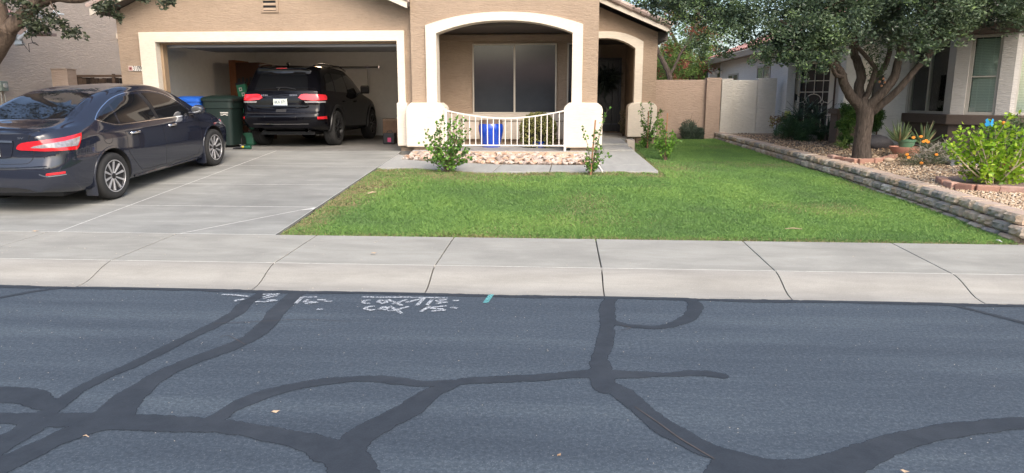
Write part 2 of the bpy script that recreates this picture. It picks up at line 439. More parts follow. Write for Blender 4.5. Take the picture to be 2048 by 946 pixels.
# ================================================================== THE SETTING
def sheet(name, xs, ys, fz, mat, parent=None, kind=None, smooth=True):
    v = [(x, y, fz(x, y)) for y in ys for x in xs]
    nx = len(xs)
    f = [(j*nx+i, j*nx+i+1, (j+1)*nx+i+1, (j+1)*nx+i) for j in range(len(ys)-1) for i in range(nx-1)]
    o = link(name, mesh_of(name, v, f, mat, smooth=smooth), parent)
    if kind: o['kind'] = kind
    return o
def lin(a, b, n): return [a + (b-a)*i/(n-1) for i in range(n)]
EARTH = simple('earth', (0.22, 0.17, 0.12), 0.95, var=0.3, vscale=3, bump=0.4)
sheet('ground', [-600, -60, 60, 600], [-600, -60, 60, 900], lambda x, y: -0.08, EARTH, kind='structure', smooth=False)
# building pads and back yards behind the fronts
sheet('back_yard', [-60, 60], [19.5, 60], lambda x, y: 0.52, EARTH, kind='structure', smooth=False)
sheet('house_ground', [-60, -9.3], [7.6, 19.5], lambda x, y: drive_z(x, y) - 0.03 if y < 14 else 0.6, EARTH, kind='structure', smooth=False)
sheet('garden_ground', [-9.3, -3, 6, 60], [13.9, 19.6], lambda x, y: 0.42, EARTH, kind='structure', smooth=False)

road = sheet('road', lin(-60, 60, 2), lin(-8, 5.87, 2), lambda x, y: 0.0, ASPH, kind='structure', smooth=False)
# far side of the street
sheet('far_sidewalk', [-60, 60], [-10.2, -8.0], lambda x, y: 0.12, WALK, kind='structure', smooth=False)

def resample(pts, widths, step=0.03):
    P = [Vector((p[0], p[1], 0)) for p in pts]; out = []; n = len(P)
    for i in range(n-1):
        p0, p1, p2, p3 = P[max(i-1, 0)], P[i], P[i+1], P[min(i+2, n-1)]
        k = max(2, int((p2-p1).length/step))
        for j in range(k):
            t = j/k
            q = 0.5*((2*p1)+(-p0+p2)*t+(2*p0-5*p1+4*p2-p3)*t*t+(-p0+3*p1-3*p2+p3)*t**3)
            out.append((q.x, q.y, widths[i]*(1-t)+widths[i+1]*t))
    out.append((P[-1].x, P[-1].y, widths[-1])); return out
def ribbon(name, pts, widths, z, mat, parent, wob=0.018, step=0.05, seed=1):
    out = [(Vector((a, b, 0)), w) for a, b, w in resample(pts, widths, step)]
    vs = []
    for i, (q, w) in enumerate(out):
        t = (out[min(i+1, len(out)-1)][0]-out[max(i-1, 0)][0]).normalized(); nn = Vector((-t.y, t.x, 0))
        a = mnoise.noise(Vector((q.x*6, q.y*6, seed)))*wob
        l = q+nn*(w/2+a); r_ = q-nn*(w/2-a); vs += [(l.x, l.y, z), (r_.x, r_.y, z)]
    return link(name, mesh_of(name, vs, [(2*i, 2*i+1, 2*i+3, 2*i+2) for i in range(len(out)-1)], mat), parent)
def px_ribbon(name, pts, mat, z, seed, wob=0.018, parent=road):
    """pts: (u, v, width in metres)"""
    w = [p[2]*0.9 for p in pts]
    P = [at_z(p[0], p[1], 0.0) for p in pts]
    return ribbon(name, P, w, z, mat, parent, wob, seed=seed)
snakes = [
 [(592,588,.16),(575,605,.17),(553,625,.18),(535,648,.19),(508,672,.19),(455,697,.19),(392,720,.17),(340,742,.17),(290,772,.20),(250,805,.26),(220,838,.30)],
 [(527,587,.13),(497,603,.13),(470,628,.14),(418,656,.13),(352,687,.11),(288,720,.12),(215,752,.10),(150,786,.10),(95,828,.16),(40,868,.2),(-60,925,.24)],
 [(520,586,.08),(560,584,.08),(605,587,.10)],
 [(-60,790,.30),(0,790,.28),(55,795,.24),(95,812,.14)],
 [(-60,835,.14),(30,838,.16),(100,838,.20),(215,842,.22),(330,848,.20),(440,853,.18),(540,870,.18),(630,890,.20),(690,915,.28),(705,960,.30),(712,1020,.3)],
 [(432,838,.14),(476,812,.14),(545,784,.14),(640,765,.13),(745,758,.12),(850,768,.12),(950,762,.13),(1070,756,.13),(1180,748,.16),(1260,750,.13),(1340,750,.10),(1395,747,.12),(1445,753,.09)],
 [(905,768,.12),(860,788,.16),(815,822,.20),(750,855,.20),(708,885,.22),(690,925,.24)],
 [(1262,591,.10),(1225,597,.13),(1213,618,.14),(1216,645,.13),(1209,685,.14),(1200,722,.14),(1203,756,.20),(1208,780,.15)],
 [(1300,594,.09),(1362,597,.12),(1390,609,.15),(1378,636,.15),(1325,654,.10),(1265,653,.09),(1222,644,.09)],
 [(1208,765,.10),(1240,785,.17),(1280,815,.18),(1325,852,.18),(1390,890,.18),(1460,915,.18),(1545,938,.20),(1640,938,.22),(1715,916,.22),(1790,886,.20),(1890,863,.18),(1980,852,.16),(2110,845,.16)],
 [(1460,925,.2),(1450,960,.24),(1440,1010,.24)],
 [(1700,925,.18),(1660,960,.2),(1600,1010,.2)],
 [(1770,598,.05),(1880,607,.06),(1960,624,.07),(2060,650,.08)],
 [(-40,604,.09),(20,592,.09),(70,583,.08),(130,576,.06)],
 [(-60,960,.26),(40,915,.22),(110,882,.20),(190,850,.26)],
 [(620,895,.1),(650,915,.14),(700,920,.16)],
]
def sealant():
    st_ = 0.0125; x0, x1, y0, y1 = -7.0, 5.6, 2.3, 5.868
    nx, ny = int((x1-x0)/st_)+1, int((y1-y0)/st_)+1
    D = np.full((ny, nx), -1.0)
    gx = x0+np.arange(nx)*st_; gy = y0+np.arange(ny)*st_
    rows = []
    for s in snakes:
        P = [at_z(q[0], q[1], 0.0) for q in s]; rows += resample([(p.x, p.y) for p in P], [q[2]*0.77 for q in s])
    rows += [(x, 5.815+0.012*math.sin(x*3.1), 0.075) for x in np.arange(-7, 5.6, 0.03)]
    for (px_, py_, w) in rows:
        h = w/2; r_ = h+0.06
        i0, i1 = int((px_-r_-x0)/st_), int((px_+r_-x0)/st_)+2; j0, j1 = int((py_-r_-y0)/st_), int((py_+r_-y0)/st_)+2
        i0, j0, i1, j1 = max(0, i0), max(0, j0), min(nx, i1), min(ny, j1)
        if i0 >= i1 or j0 >= j1: continue
        d = h-np.sqrt((gx[None, i0:i1]-px_)**2+(gy[j0:j1, None]-py_)**2)
        D[j0:j1, i0:i1] = np.maximum(D[j0:j1, i0:i1], d)
    X, Y = np.meshgrid(gx, gy)
    D = D+0.020*(vnoise(X+50, Y+50, 5, 5)-.5)+0.016*(vnoise(X+50, Y+50, 14, 6)-.5)+0.010*(vnoise(X+50, Y+50, 40, 7)-.5)
    E = np.clip(0.5+D/0.034, 0, 1)
    m = (E[:-1, :-1] > 0)|(E[1:, :-1] > 0)|(E[:-1, 1:] > 0)|(E[1:, 1:] > 0)
    jj, ii = np.nonzero(m); a = jj*nx+ii
    F = np.stack([a, a+1, a+nx+1, a+nx], 1); u_, inv = np.unique(F, return_inverse=True)
    V = np.stack([X.ravel()[u_], Y.ravel()[u_], np.full(len(u_), 0.0035)], 1)
    me = np_mesh('crack_sealant', V, inv.reshape(-1, 4), TAR)
    at_ = me.attributes.new('edge', 'FLOAT', 'POINT'); at_.data.foreach_set('value', E.ravel()[u_].astype(np.float32))
    link('crack_sealant', me, road)
# hairline cracks
for i, s in enumerate([[(865,600,.006),(852,612,.005),(838,620,.005)], [(430,648,.006),(500,645,.006),(600,640,.006),(700,644,.004)],
                       [(490,690,.006),(455,672,.006),(440,676,.006)], [(1240,652,.006),(1262,657,.008),(1240,662,.006)],
                       [(1270,815,.008),(1310,843,.008),(1370,885,.01),(1430,920,.008)]]):
    px_ribbon('hairline_crack', s, JOINT_D, 0.0055+0.0003*i, 50+i, 0.004)

# sprayed marks on the asphalt
def spray_mat(name, col, dens):
    m = bpy.data.materials.new(name)
    nt, N, L, p = nodes_of(m)
    tc = N.new('ShaderNodeTexCoord'); n = N.new('ShaderNodeTexNoise'); n.inputs['Scale'].default_value = 70; n.inputs['Detail'].default_value = 5; n.inputs['Roughness'].default_value = 0.8
    L.new(tc.outputs['Object'], n.inputs['Vector'])
    r = ramp(N, [(dens-0.04, (0, 0, 0)), (dens+0.05, (1, 1, 1))]); L.new(n.outputs['Fac'], r.inputs['Fac'])
    tr = N.new('ShaderNodeBsdfTransparent'); ms = N.new('ShaderNodeMixShader')
    p.inputs['Base Color'].default_value = (*col, 1); p.inputs['Roughness'].default_value = 0.8
    L.new(r.outputs['Color'], ms.inputs[0]); L.new(tr.outputs[0], ms.inputs[1]); L.new(p.outputs[0], ms.inputs[2])
    L.new(ms.outputs[0], N['Material Output'].inputs['Surface'])
    return m
SPRAY = spray_mat('white_spray', (0.50, 0.53, 0.55), 0.49)
TEAL = spray_mat('teal_spray', (0.13, 0.40, 0.40), 0.45)
def zz(x, y): return (440 + x/3.413, 560 + y/3.41)
strokes = [
 # overline, C O X / T V  1 5 -
 [(975,120),(1100,123),(1250,122),(1400,125),(1550,128)],
 [(1020,142),(990,146),(975,156),(990,165),(1020,164)],
 [(1090,144),(1080,155),(1110,164),(1140,158),(1130,146),(1090,144)],
 [(1150,140),(1190,158),(1240,178)], [(1270,140),(1220,158),(1180,168)],
 [(1275,158),(1320,146),(1395,128)], [(1395,128),(1345,178)], [(1445,142),(1415,175)],
 [(1545,140),(1480,146),(1500,155),(1545,158),(1480,166)], [(1595,146),(1625,146)],
 [(1050,184),(1005,190),(990,202),(1030,212),(1060,208)],
 [(1110,190),(1090,204),(1130,208),(1150,194),(1110,190)],
 [(1160,186),(1200,208),(1240,234)], [(1280,188),(1200,212),(1150,216)],
 [(1430,186),(1375,220)], [(1540,184),(1465,190),(1440,200),(1510,204),(1530,212),(1450,218)], [(1580,194),(1615,198)],
 # 1 5 -
 [(560,124),(520,165)], [(655,122),(560,124)], [(600,140),(575,156),(640,156),(660,160),(585,168)], [(670,142),(715,142)], [(720,152),(758,152)], [(670,206),(695,208)],
 # worn figures between the sealed cracks
 [(20,106),(90,108),(190,118)], [(110,145),(160,138),(105,150)],
 [(300,104),(400,102),(330,112),(300,120)], [(385,115),(330,125),(300,132)], [(250,155),(310,156),(385,146),(330,142)],
]
sm = MB()
for k, s in enumerate(strokes):
    P = [at_z(*zz(*q), 0.0) for q in s]
    for i in range(len(P)-1):
        a, b = P[i], P[i+1]
        t = (b-a).normalized(); n_ = Vector((-t.y, t.x, 0))*0.016
        a2 = a - t*0.008; b2 = b + t*0.008
        z = 0.0075 + 0.0001*k + 0.00003*i
        sm.add([(a2-n_).to_tuple()[:2]+(z,), (b2-n_).to_tuple()[:2]+(z,), (b2+n_).to_tuple()[:2]+(z,), (a2+n_).to_tuple()[:2]+(z,)], [(0, 1, 2, 3)])
sm.build('sprayed_writing', SPRAY, road)
p0, p1 = at_z(983, 590, 0), at_z(971, 607, 0)
tm = MB(); n_ = Vector((0.022, 0, 0))
tm.add([(*(p1-n_).xy, .0075), (*(p1+n_).xy, .0075), (*(p0+n_).xy, .0075), (*(p0-n_).xy, .0075)], [(0, 1, 2, 3)])
tm.build('sprayed_mark', TEAL, road)

# ---- rolled curb and sidewalk, one slab between each pair of joints
curb = thing('curb', None, None, (0, 6.1, 0), kind='structure')
side = thing('sidewalk', None, None, (0, 7.0, 0.1), kind='structure')
jx = [at_z(u, v, 0.163).x for u, v in ((358,466),(632,472),(907,476),(1191,478),(1486,483),(1785,487))]
sp = 1.53
jx = [jx[0]-sp*k for k in range(6, 0, -1)] + jx + [jx[-1]+sp*k for k in range(1, 6)]
prof = [(5.845,-0.05),(5.845,.003),(5.92,.006),(5.99,.014),(6.06,.033),(6.13,.060),(6.20,.087),(6.27,.109),(6.33,.121),(6.372,.126)]
for i in range(len(jx)-1):
    a, b = jx[i]+0.006, jx[i+1]-0.006
    n = len(prof); vs = [(a, y, z) for y, z in prof] + [(a, 6.372, -0.05)] + [(b, y, z) for y, z in prof] + [(b, 6.372, -0.05)]
    m_ = n+1
    f = [(j, j+1, m_+j+1, m_+j) for j in range(m_-1)] + [list(range(m_-1, -1, -1)), list(range(m_, 2*m_))]
    me = mesh_of('curb_panel', vs, [list(reversed(x)) for x in f], CURBM)
    o = link('curb_panel', me, curb)
    me.polygons.foreach_set('use_smooth', [1 <= j < n-1 for j in range(len(me.polygons))]); me.set_sharp_from_angle(angle=R(50))
    s = MB(); s.box(a, b, 6.379, 7.565, -0.05, 0.0)
    s.v = [(x, y, z if z < -0.01 else 0.1265+(y-6.38)*0.0325) for x, y, z in s.v]
    s.build('sidewalk_panel', WALK, side, bevel=0.004)
MB().box(-20, 20, 6.3722, 6.3788, -0.02, 0.1272).build('joint_filler', JOINT, side)
sheet('joint_bed', [-20, 20], [5.86, 6.1, 6.3, 7.55], lambda x, y: {5.86: -0.01, 6.1: 0.015, 6.3: 0.085, 7.55: 0.145}[y], JOINT_D, side, smooth=False)

# ---- driveway: panels between saw joints with pale filler
drive = thing('driveway', None, None, (-6, 10, 0.3), kind='structure')
DX0, DXJ, DX1 = -9.25, -5.76, -3.2
def slab(poly, name, mat, parent, fz, thick=0.1, gap=0.007):
    c = Vector((sum(p[0] for p in poly)/len(poly), sum(p[1] for p in poly)/len(poly)))
    bm = bmesh.new()
    q = []
    n = len(poly)
    for i in range(n):   # inset polygon by gap
        p_, a_, b_ = Vector(poly[i]), Vector(poly[i-1]), Vector(poly[(i+1) % n])
        e1 = (p_-a_).normalized(); e2 = (b_-p_).normalized()
        n1 = Vector((-e1.y, e1.x)); n2 = Vector((-e2.y, e2.x))
        bis = (n1+n2); bis = bis/max(0.3, bis.length_squared/2)
        q.append(p_+bis*gap)
    m = MB(); m.prism([tuple(x) for x in q], lambda a, b: (a, b, fz(a, b)), lambda a, b: (a, b, fz(a, b)-thick))
    return m.build(name, mat, parent, bevel=0.003)
dj = [7.575, 8.97, 10.47, 12.17, 13.985]
for i in range(4):
    y0, y1 = dj[i], dj[i+1]
    slab([(DX0, y0), (DXJ, y0), (DXJ, y1), (DX0, y1)], 'driveway_panel', DRIVE, drive, drive_z)
    if i == 0:
        slab([(DXJ, y0), (-4.31, y0), (-3.36, 8.79), (-3.2, y1), (DXJ, y1)], 'driveway_panel', DRIVE, drive, drive_z)
        slab([(-4.31, y0), (-3.2, y0), (-3.2, 8.86), (-3.36, 8.79)], 'driveway_panel', DRIVE, drive, drive_z)
    else:
        slab([(DXJ, y0), (DX1, y0), (DX1, y1), (DXJ, y1)], 'driveway_panel', DRIVE, drive, drive_z)
sheet('joint_filler', [DX0, DX1], [7.57, 13.98], lambda x, y: drive_z(x, y)-0.0012, JOINT, drive, smooth=False)

# ---- walkway: strip in front of the stone bed and the path to the entry
walk = thing('walkway', None, None, (0, 12, 0.5), kind='structure')
def walk_z(x, y): return drive_z(x, y) + 0.004 if y < 14.3 else 0.165+0.075*6.7+0.004+(y-14.3)*0.01
for poly in ([(-3.19, 12.02), (-2.55, 12.06), (-1.14, 11.66), (-1.06, 12.44), (-1.9, 12.62), (-2.5, 12.78), (-3.19, 13.05)],
             [(-1.14, 11.66), (-0.19, 11.80), (-0.17, 12.44), (-1.06, 12.44)],
             [(-0.19, 11.80), (0.67, 11.83), (0.60, 12.42), (-0.17, 12.44)],
             [(0.70, 11.83), (1.62, 11.86), (1.57, 12.55), (0.66, 12.52)],
             [(0.66, 12.52), (1.57, 12.55), (1.46, 14.3), (0.64, 14.3)],
             [(0.64, 14.3), (1.46, 14.3), (1.42, 15.6), (0.64, 15.6)],
             [(-3.19, 13.05), (-2.9, 12.95), (-2.95, 13.35), (-3.19, 13.6)]):
    slab(poly, 'walkway_panel', PATH, walk, walk_z, 0.12, 0.008)
MB().prism([(0.672, 11.83), (0.70, 11.83), (0.662, 12.42), (0.634, 12.42)], lambda a, b: (a, b, walk_z(a, b)+0.006), lambda a, b: (a, b, walk_z(a, b)-0.03)).build('joint_filler', WHITE, walk)
sheet('joint_bed', [-3.19, 0.7], [11.9, 13.4], lambda x, y: drive_z(x, y)-0.04, JOINT_D, walk, smooth=False)
sheet('joint_bed', [0.62, 1.5], [12.0, 15.5], lambda x, y: walk_z(x, y)-0.03, JOINT_D, walk, smooth=False)

# ---- lawn: soil sheet and blades
WB = [(4.05, 19.35), (4.22, 17.5), (4.38, 15.8), (4.54, 14.2), (4.68, 12.7), (4.77, 11.2), (4.81, 9.9), (4.84, 8.8), (4.83, 7.72)]  # foot line of the stone wall
def wall_x(y):
    ys = [p[1] for p in WB][::-1]; xs = [p[0] for p in WB][::-1]
    return float(np.interp(y, ys, xs))
SOIL = simple('lawn_soil', (0.05, 0.052, 0.022), 0.95, var=0.5, vscale=6)
lawn = sheet('lawn', lin(-3.3, 5.2, 35), lin(7.56, 19.5, 48), lambda x, y: lawn_z(x, y)-0.035, SOIL, kind='structure')

def in_lawn(x, y):
    ok = (x > -3.17) & (y > 7.60) & (x < np.interp(y, [p[1] for p in WB][::-1], [p[0] for p in WB][::-1]) - 0.01)
    front = np.interp(x, [-3.2, -2.55, -1.14, -0.19, 0.7, 1.62], [12.02, 12.06, 11.66, 11.80, 11.83, 11.86]) - 0.02
    right = x > np.interp(y, [11.86, 12.55, 14.3, 15.6], [1.64, 1.59, 1.48, 1.44]) + 0.01
    house = (y > 15.6) & (x < 1.62)
    house2 = (y > 17.5) & (x < 2.5)
    return ok & ((y < front) | ((x > 1.4) & right & ~house & ~house2)) & (y < 19.2)
def lawn_z_np(x, y):
    zl = np.where(y < 12, 0.165+0.075*(y-7.6), 0.495+0.02*(y-12)); zr = 0.165+0.04*(y-7.6)
    t = np.clip((x-0.8)/3.4, 0, 1); t = t*t*(3-2*t)
    return zl*(1-t)+zr*t
def vnoise(x, y, sc, seed):
    """cheap smooth value noise"""
    r_ = np.random.default_rng(seed); G = r_.random((64, 64))
    u, v = x*sc, y*sc; i = np.floor(u).astype(int); j = np.floor(v).astype(int); fu, fv = u-i, v-j
    fu = fu*fu*(3-2*fu); fv = fv*fv*(3-2*fv)
    g = lambda a, b: G[a % 64, b % 64]
    return (g(i, j)*(1-fu)+g(i+1, j)*fu)*(1-fv)+(g(i, j+1)*(1-fu)+g(i+1, j+1)*fu)*fv
def np_mesh(name, V, F, mat, attr=None, smooth=False):
    """V (n,3), F (m,k) arrays; attr per face"""
    me = bpy.data.meshes.new(name)
    m_, k = F.shape
    me.vertices.add(len(V)); me.vertices.foreach_set('co', V.astype(np.float32).ravel())
    me.loops.add(m_*k); me.loops.foreach_set('vertex_index', F.astype(np.int32).ravel())
    me.polygons.add(m_); me.polygons.foreach_set('loop_start', np.arange(0, m_*k, k, dtype=np.int32))
    try: me.polygons.foreach_set('loop_total', np.full(m_, k, dtype=np.int32))
    except Exception: pass
    me.materials.append(mat)
    if attr is not None:
        a = me.attributes.new('rnd', 'FLOAT', 'FACE'); a.data.foreach_set('value', attr.astype(np.float32))
    if smooth: me.polygons.foreach_set('use_smooth', np.ones(m_, dtype=bool))
    me.update(calc_edges=True)
    return me
sealant()
GRASS = leaf_mat('grass_blades', [(0.0, (0.42, 0.33, 0.19)), (0.12, (0.32, 0.31, 0.14)), (0.22, (0.16, 0.26, 0.10)), (0.5, (0.19, 0.345, 0.10)), (0.8, (0.28, 0.45, 0.12)), (1.0, (0.36, 0.53, 0.14))], 0.55, 0.35)
def make_grass():
    n = 900000
    x = rng.uniform(-3.2, 5.0, n); y = 7.58 + (19.2-7.58)*rng.random(n)**1.35
    k = in_lawn(x, y); x, y = x[k], y[k]
    pn = vnoise(x+20, y, 1.1, 3)*0.6+vnoise(x+7, y, 3.3, 4)*0.4
    # dry / bare places: edge of the drive, corner by the path, strip by the sidewalk
    edge = np.minimum.reduce([(x+3.2)/0.55, (y-7.58)/0.14, np.maximum(0, (11.75-y))/0.45 + (x > 1.7)*9])
    dry = np.clip(1-edge, 0, 1)*1.1
    dd = np.exp(-(((x+1.7)/1.0)**2+((y-11.3)/0.45)**2))*1.1 + np.exp(-(((x+2.75)/0.3)**2+((y-10.6)/0.5)**2))*1.0 + np.exp(-(((x+2.9)/0.25)**2+((y-9.0)/0.25)**2))*0.9 + np.exp(-(((x-0.2)/1.4)**2+((y-11.55)/0.2)**2))*0.8+np.exp(-(((x-1.95)/0.35)**2+((y-12.8)/0.8)**2))*0.55
    dry = np.clip(dry+dd, 0, 1)*(0.35+0.9*vnoise(x, y, 5, 9))
    dry = dry + 0.45*np.clip(vnoise(x+3, y+5, 0.9, 17)-0.62, 0, 1)/0.38
    keep = rng.random(len(x)) > dry*0.55
    x, y, pn, dry = x[keep], y[keep], pn[keep], dry[keep]
    n = len(x)
    h = (0.030+0.030*rng.random(n))*(1-0.45*dry)*(0.75+0.5*pn); w = 0.004+0.004*rng.random(n)+0.00035*(y-7)
    a = rng.uniform(0, 2*np.pi, n); lean = rng.normal(0, 0.45, (n, 2))
    z = lawn_z_np(x, y)-0.037+0.012*vnoise(x, y, 2.2, 31)
    base = np.stack([x, y, z], 1)
    dx = np.stack([np.cos(a)*w, np.sin(a)*w, np.zeros(n)], 1)
    tip = base+np.stack([lean[:, 0]*h, lean[:, 1]*h, h], 1)
    mid = base+np.stack([lean[:, 0]*h*0.3, lean[:, 1]*h*0.3, h*0.6], 1)
    V = np.concatenate([base-dx, base+dx, mid+dx*0.8, tip, mid-dx*0.8])
    i = np.arange(n)
    F = np.stack([i, i+n, i+2*n, i+3*n, i+4*n], 1)
    c = np.clip(0.28+0.62*pn+rng.normal(0, 0.12, n), 0.22, 1)
    c = np.where(rng.random(n) < dry*0.85, rng.uniform(0, 0.2, n), c)
    me = np_mesh('grass', V, F, GRASS, c)
    o = link('grass', me); setp(o, 'short green mown grass covering the front lawn', 'grass', kind='stuff')
make_grass()

# ---- bed of river stones below the porch
SBED = sheet('stone_bed', [-2.95, -1, 0.68], [12.3, 13.62], lambda x, y: drive_z(x, y)-0.012, EARTH, kind='structure')
RIVER = stone_mat('river_stone', [(0.15, (0.22, 0.19, 0.17)), (0.3, (0.42, 0.34, 0.29)), (0.5, (0.58, 0.50, 0.43)), (0.62, (0.52, 0.31, 0.20)), (0.8, (0.66, 0.60, 0.54))], 3.5, 0.35)
def rock_mesh(name, mat, sub=2, jit=0.25, seed=0, cut=False):
    bm = bmesh.new(); bmesh.ops.create_icosphere(bm, subdivisions=sub, radius=1)
    for v in bm.verts:
        n_ = mnoise.noise(v.co*1.3+Vector((seed*7.1, 0, 0))); v.co *= 1+n_*jit
    me = bpy.data.meshes.new(name); bm.to_mesh(me); bm.free(); me.materials.append(mat)
    me.polygons.foreach_set('use_smooth', [True]*len(me.polygons)); return me
RM = [rock_mesh('stone', RIVER, 1, 0.7, s) for s in range(6)]
for me in RM: me.polygons.foreach_set('use_smooth', [False]*len(me.polygons))
placed = []
for t in range(6000):
    x = random.uniform(-2.95, 0.66); y = random.uniform(12.4, 13.6)
    ylo = float(np.interp(x, [-3.19, -2.5, -1.9, -1.06, 0.6], [13.0, 12.80, 12.66, 12.47, 12.46]))
    if y < ylo+0.03 or len(placed) >= 285: continue
    r_ = random.uniform(0.042, 0.075)
    if any((x-a)**2+(y-b)**2 < (0.72*(r_+c))**2 for a, b, c in placed): continue
    placed.append((x, y, r_))
    o = link('stone', RM[len(placed) % 6], SBED, loc=(x, y, drive_z(x, y)+0.01+random.uniform(0, 0.015)), rot=(random.uniform(-.3, .3), random.uniform(-.3, .3), random.uniform(0, 6.28)))
    o.scale = (r_*1.15, r_*0.9, r_*random.uniform(0.5, 0.75))

# ---- gravel garden behind the retaining wall
GBASE = simple('gravel_bed_soil', (0.20, 0.15, 0.10), 0.95, var=0.35, vscale=25, bump=0.6, bscale=60)
gb = sheet('gravel_bed', [0, 0.35, 0.7, 1.5, 3, 5, 9, 14], lin(7.7, 19.3, 30), lambda x, y: gravel_z(wall_x(y)+0.14+x, y)-0.012, GBASE, kind='structure')
for v in gb.data.vertices: v.co.x = wall_x(v.co.y)+0.14+v.co.x
PEB = leaf_mat('pebble', [(0.0, (0.10, 0.085, 0.075)), (0.2, (0.30, 0.20, 0.13)), (0.5, (0.46, 0.33, 0.21)), (0.8, (0.60, 0.48, 0.34)), (1.0, (0.72, 0.66, 0.56))], 0.8, 0)
def make_gravel():
    n = 34000
    y = 7.78 + (18.6-7.78)*rng.random(n)**1.7; d = rng.random(n)**0.9*(0.6+ (y-7.7)*0.55+2.2)
    wx = np.interp(y, [p[1] for p in WB][::-1], [p[0] for p in WB][::-1])
    x = wx+0.16+d
    z = walltop(y)-0.025+0.018*np.clip(x-5, 0, 3)
    s = rng.uniform(0.010, 0.021, n)*(1+0.03*(y-8))
    oct_ = np.array([(1,0,0),(0,1,0),(-1,0,0),(0,-1,0),(0,0,1),(0,0,-1)], float)
    fc = np.array([(0,1,4),(1,2,4),(2,3,4),(3,0,4),(1,0,5),(2,1,5),(3,2,5),(0,3,5)])
    a = rng.uniform(0, 6.28, n); ca, sa = np.cos(a), np.sin(a)
    sx = s*rng.uniform(0.9, 1.4, n); sy = s*rng.uniform(0.7, 1.0, n); sz = s*rng.uniform(0.5, 0.9, n)
    tl = rng.normal(0, 0.35, (n, 2))
    V = np.zeros((n, 6, 3))
    for k in range(6):
        lx, ly, lz = oct_[k, 0]*sx, oct_[k, 1]*sy, oct_[k, 2]*sz
        V[:, k, 0] = x+lx*ca-ly*sa+tl[:, 0]*lz; V[:, k, 1] = y+lx*sa+ly*ca+tl[:, 1]*lz; V[:, k, 2] = z+lz+lx*tl[:, 0]*0.4+0.004
    F = (np.arange(n)[:, None, None]*6+fc[None]).reshape(-1, 3)
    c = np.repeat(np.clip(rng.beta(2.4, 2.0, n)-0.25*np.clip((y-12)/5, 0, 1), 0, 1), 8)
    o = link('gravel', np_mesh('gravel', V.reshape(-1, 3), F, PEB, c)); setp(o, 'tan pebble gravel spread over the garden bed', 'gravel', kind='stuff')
def walltop(y): return 0.455+0.031*(y-7.7)
make_gravel()

# ---- stacked-block retaining wall: every block a part
BLK = stone_mat('wall_block', [(0.08, (0.22, 0.21, 0.20)), (0.30, (0.36, 0.315, 0.265)), (0.52, (0.42, 0.31, 0.22)), (0.7, (0.50, 0.42, 0.33)), (0.9, (0.58, 0.54, 0.47))], 5, 0.9, 0.7)
CAPM = concrete('block_top', (0.40, 0.30, 0.235), (0.50, 0.39, 0.31), (0.3, 0.24, 0.2), (4, 4, 4), 0.7)
rw = thing('retaining_wall', 'low curved retaining wall of rough tan and grey stacked blocks along the lawn', 'wall', (4.8, 7.75, 0.165))
def block_mesh(seed, L=0.3):
    rn = random.Random(seed); m = MB()
    nx, nz = 7, 4; W, H = L, 0.118
    vs = []
    for j in range(nz+1):
        for i in range(nx+1):
            e = (i in (0, nx)) or (j in (0, nz)); e2 = i in (0, nx)
            vs.append((-W/2+0.006+(W-0.012)*i/nx, (0.040 if e2 else 0.012 if e else -0.016)+rn.uniform(-0.010, 0.010), 0.004+(H-0.006)*j/nz))
    n = nx+1
    f = [(j*n+i, j*n+i+1, (j+1)*n+i+1, (j+1)*n+i) for j in range(nz) for i in range(nx)]
    m.add(vs, f, 0)
    b = len(m.v)
    x0, x1, D = -W/2+0.003, W/2-0.003, 0.22
    # top (cap material), back and sides
    top = [vs[nz*n+i] for i in range(nx+1)]
    m.add(top+[(x1, D, H-0.002), (x0, D, H-0.002)], [list(range(nx+3))], 1)
    lft = [vs[j*n] for j in range(nz+1)]; m.add(lft+[(x0, D, H-0.002), (x0, D, 0.002)], [list(range(nz+2, -1, -1))], 0)
    rgt = [vs[j*n+nx] for j in range(nz+1)]; m.add(rgt+[(x1, D, H-0.002), (x1, D, 0.002)], [list(range(nz+3))], 0)
    m.add([(x0, D, 0.002), (x1, D, 0.002), (x1, D, H-0.002), (x0, D, H-0.002)], [(0, 3, 2, 1)], 0)
    me = mesh_of('block', m.v, m.f, [BLK, CAPM], m.m); return me
BMS = [block_mesh(s) for s in range(8)]
seg = [Vector(p) for p in WB[::-1]]
cum = [0]
for a, b in zip(seg, seg[1:]): cum.append(cum[-1]+(b-a).length)
def on_path(s):
    s = max(0, min(cum[-1]-1e-4, s))
    for k in range(len(seg)-1):
        if s <= cum[k+1]:
            t = (s-cum[k])/(cum[k+1]-cum[k]); return seg[k]*(1-t)+seg[k+1]*t, (seg[k+1]-seg[k]).normalized()
cnt = 0
for c in range(3):          # c=0 top course
    s = 0.15 - (0.15 if c % 2 else 0)
    while s < cum[-1]-0.1:
        p, t = on_path(s)
        _, t2 = on_path(s+0.5); _, t3 = on_path(s-0.5); t = (t+t2+t3).normalized()
        nrm = Vector((-t.y, t.x))   # towards the lawn (-x) for a path running +y
        z = walltop_z(p.y)-0.118*(c+1)
        if z+0.118 > lawn_z(p.x-0.1, p.y)-0.02:
            off = -0.02 + 0.02*c
            q = p + nrm*off
            o = link('block', BMS[cnt % 8], rw, loc=(q.x, q.y, z), rot=(0, -math.atan(0.0)*1, math.atan2(t.y, t.x)+math.pi))
            cnt += 1
        s += 0.3
# the wall turns along the sidewalk at its near end
for c in range(3):
    for k in range(9):
        x = 4.83+0.15+(0.15 if c % 2 else 0)+0.3*k+(0.02 if c == 0 else 0); z = walltop_z(7.7)-0.118*(c+1)
        o = link('block', BMS[(cnt*3+k) % 8], rw, loc=(x+0.06, 7.72-0.02*c, z), rot=(0, 0, 0)); cnt += 1
sheet('bank', [4.8, 14], [7.56, 7.72, 7.9], lambda x, y: 0.16, EARTH, kind='structure')
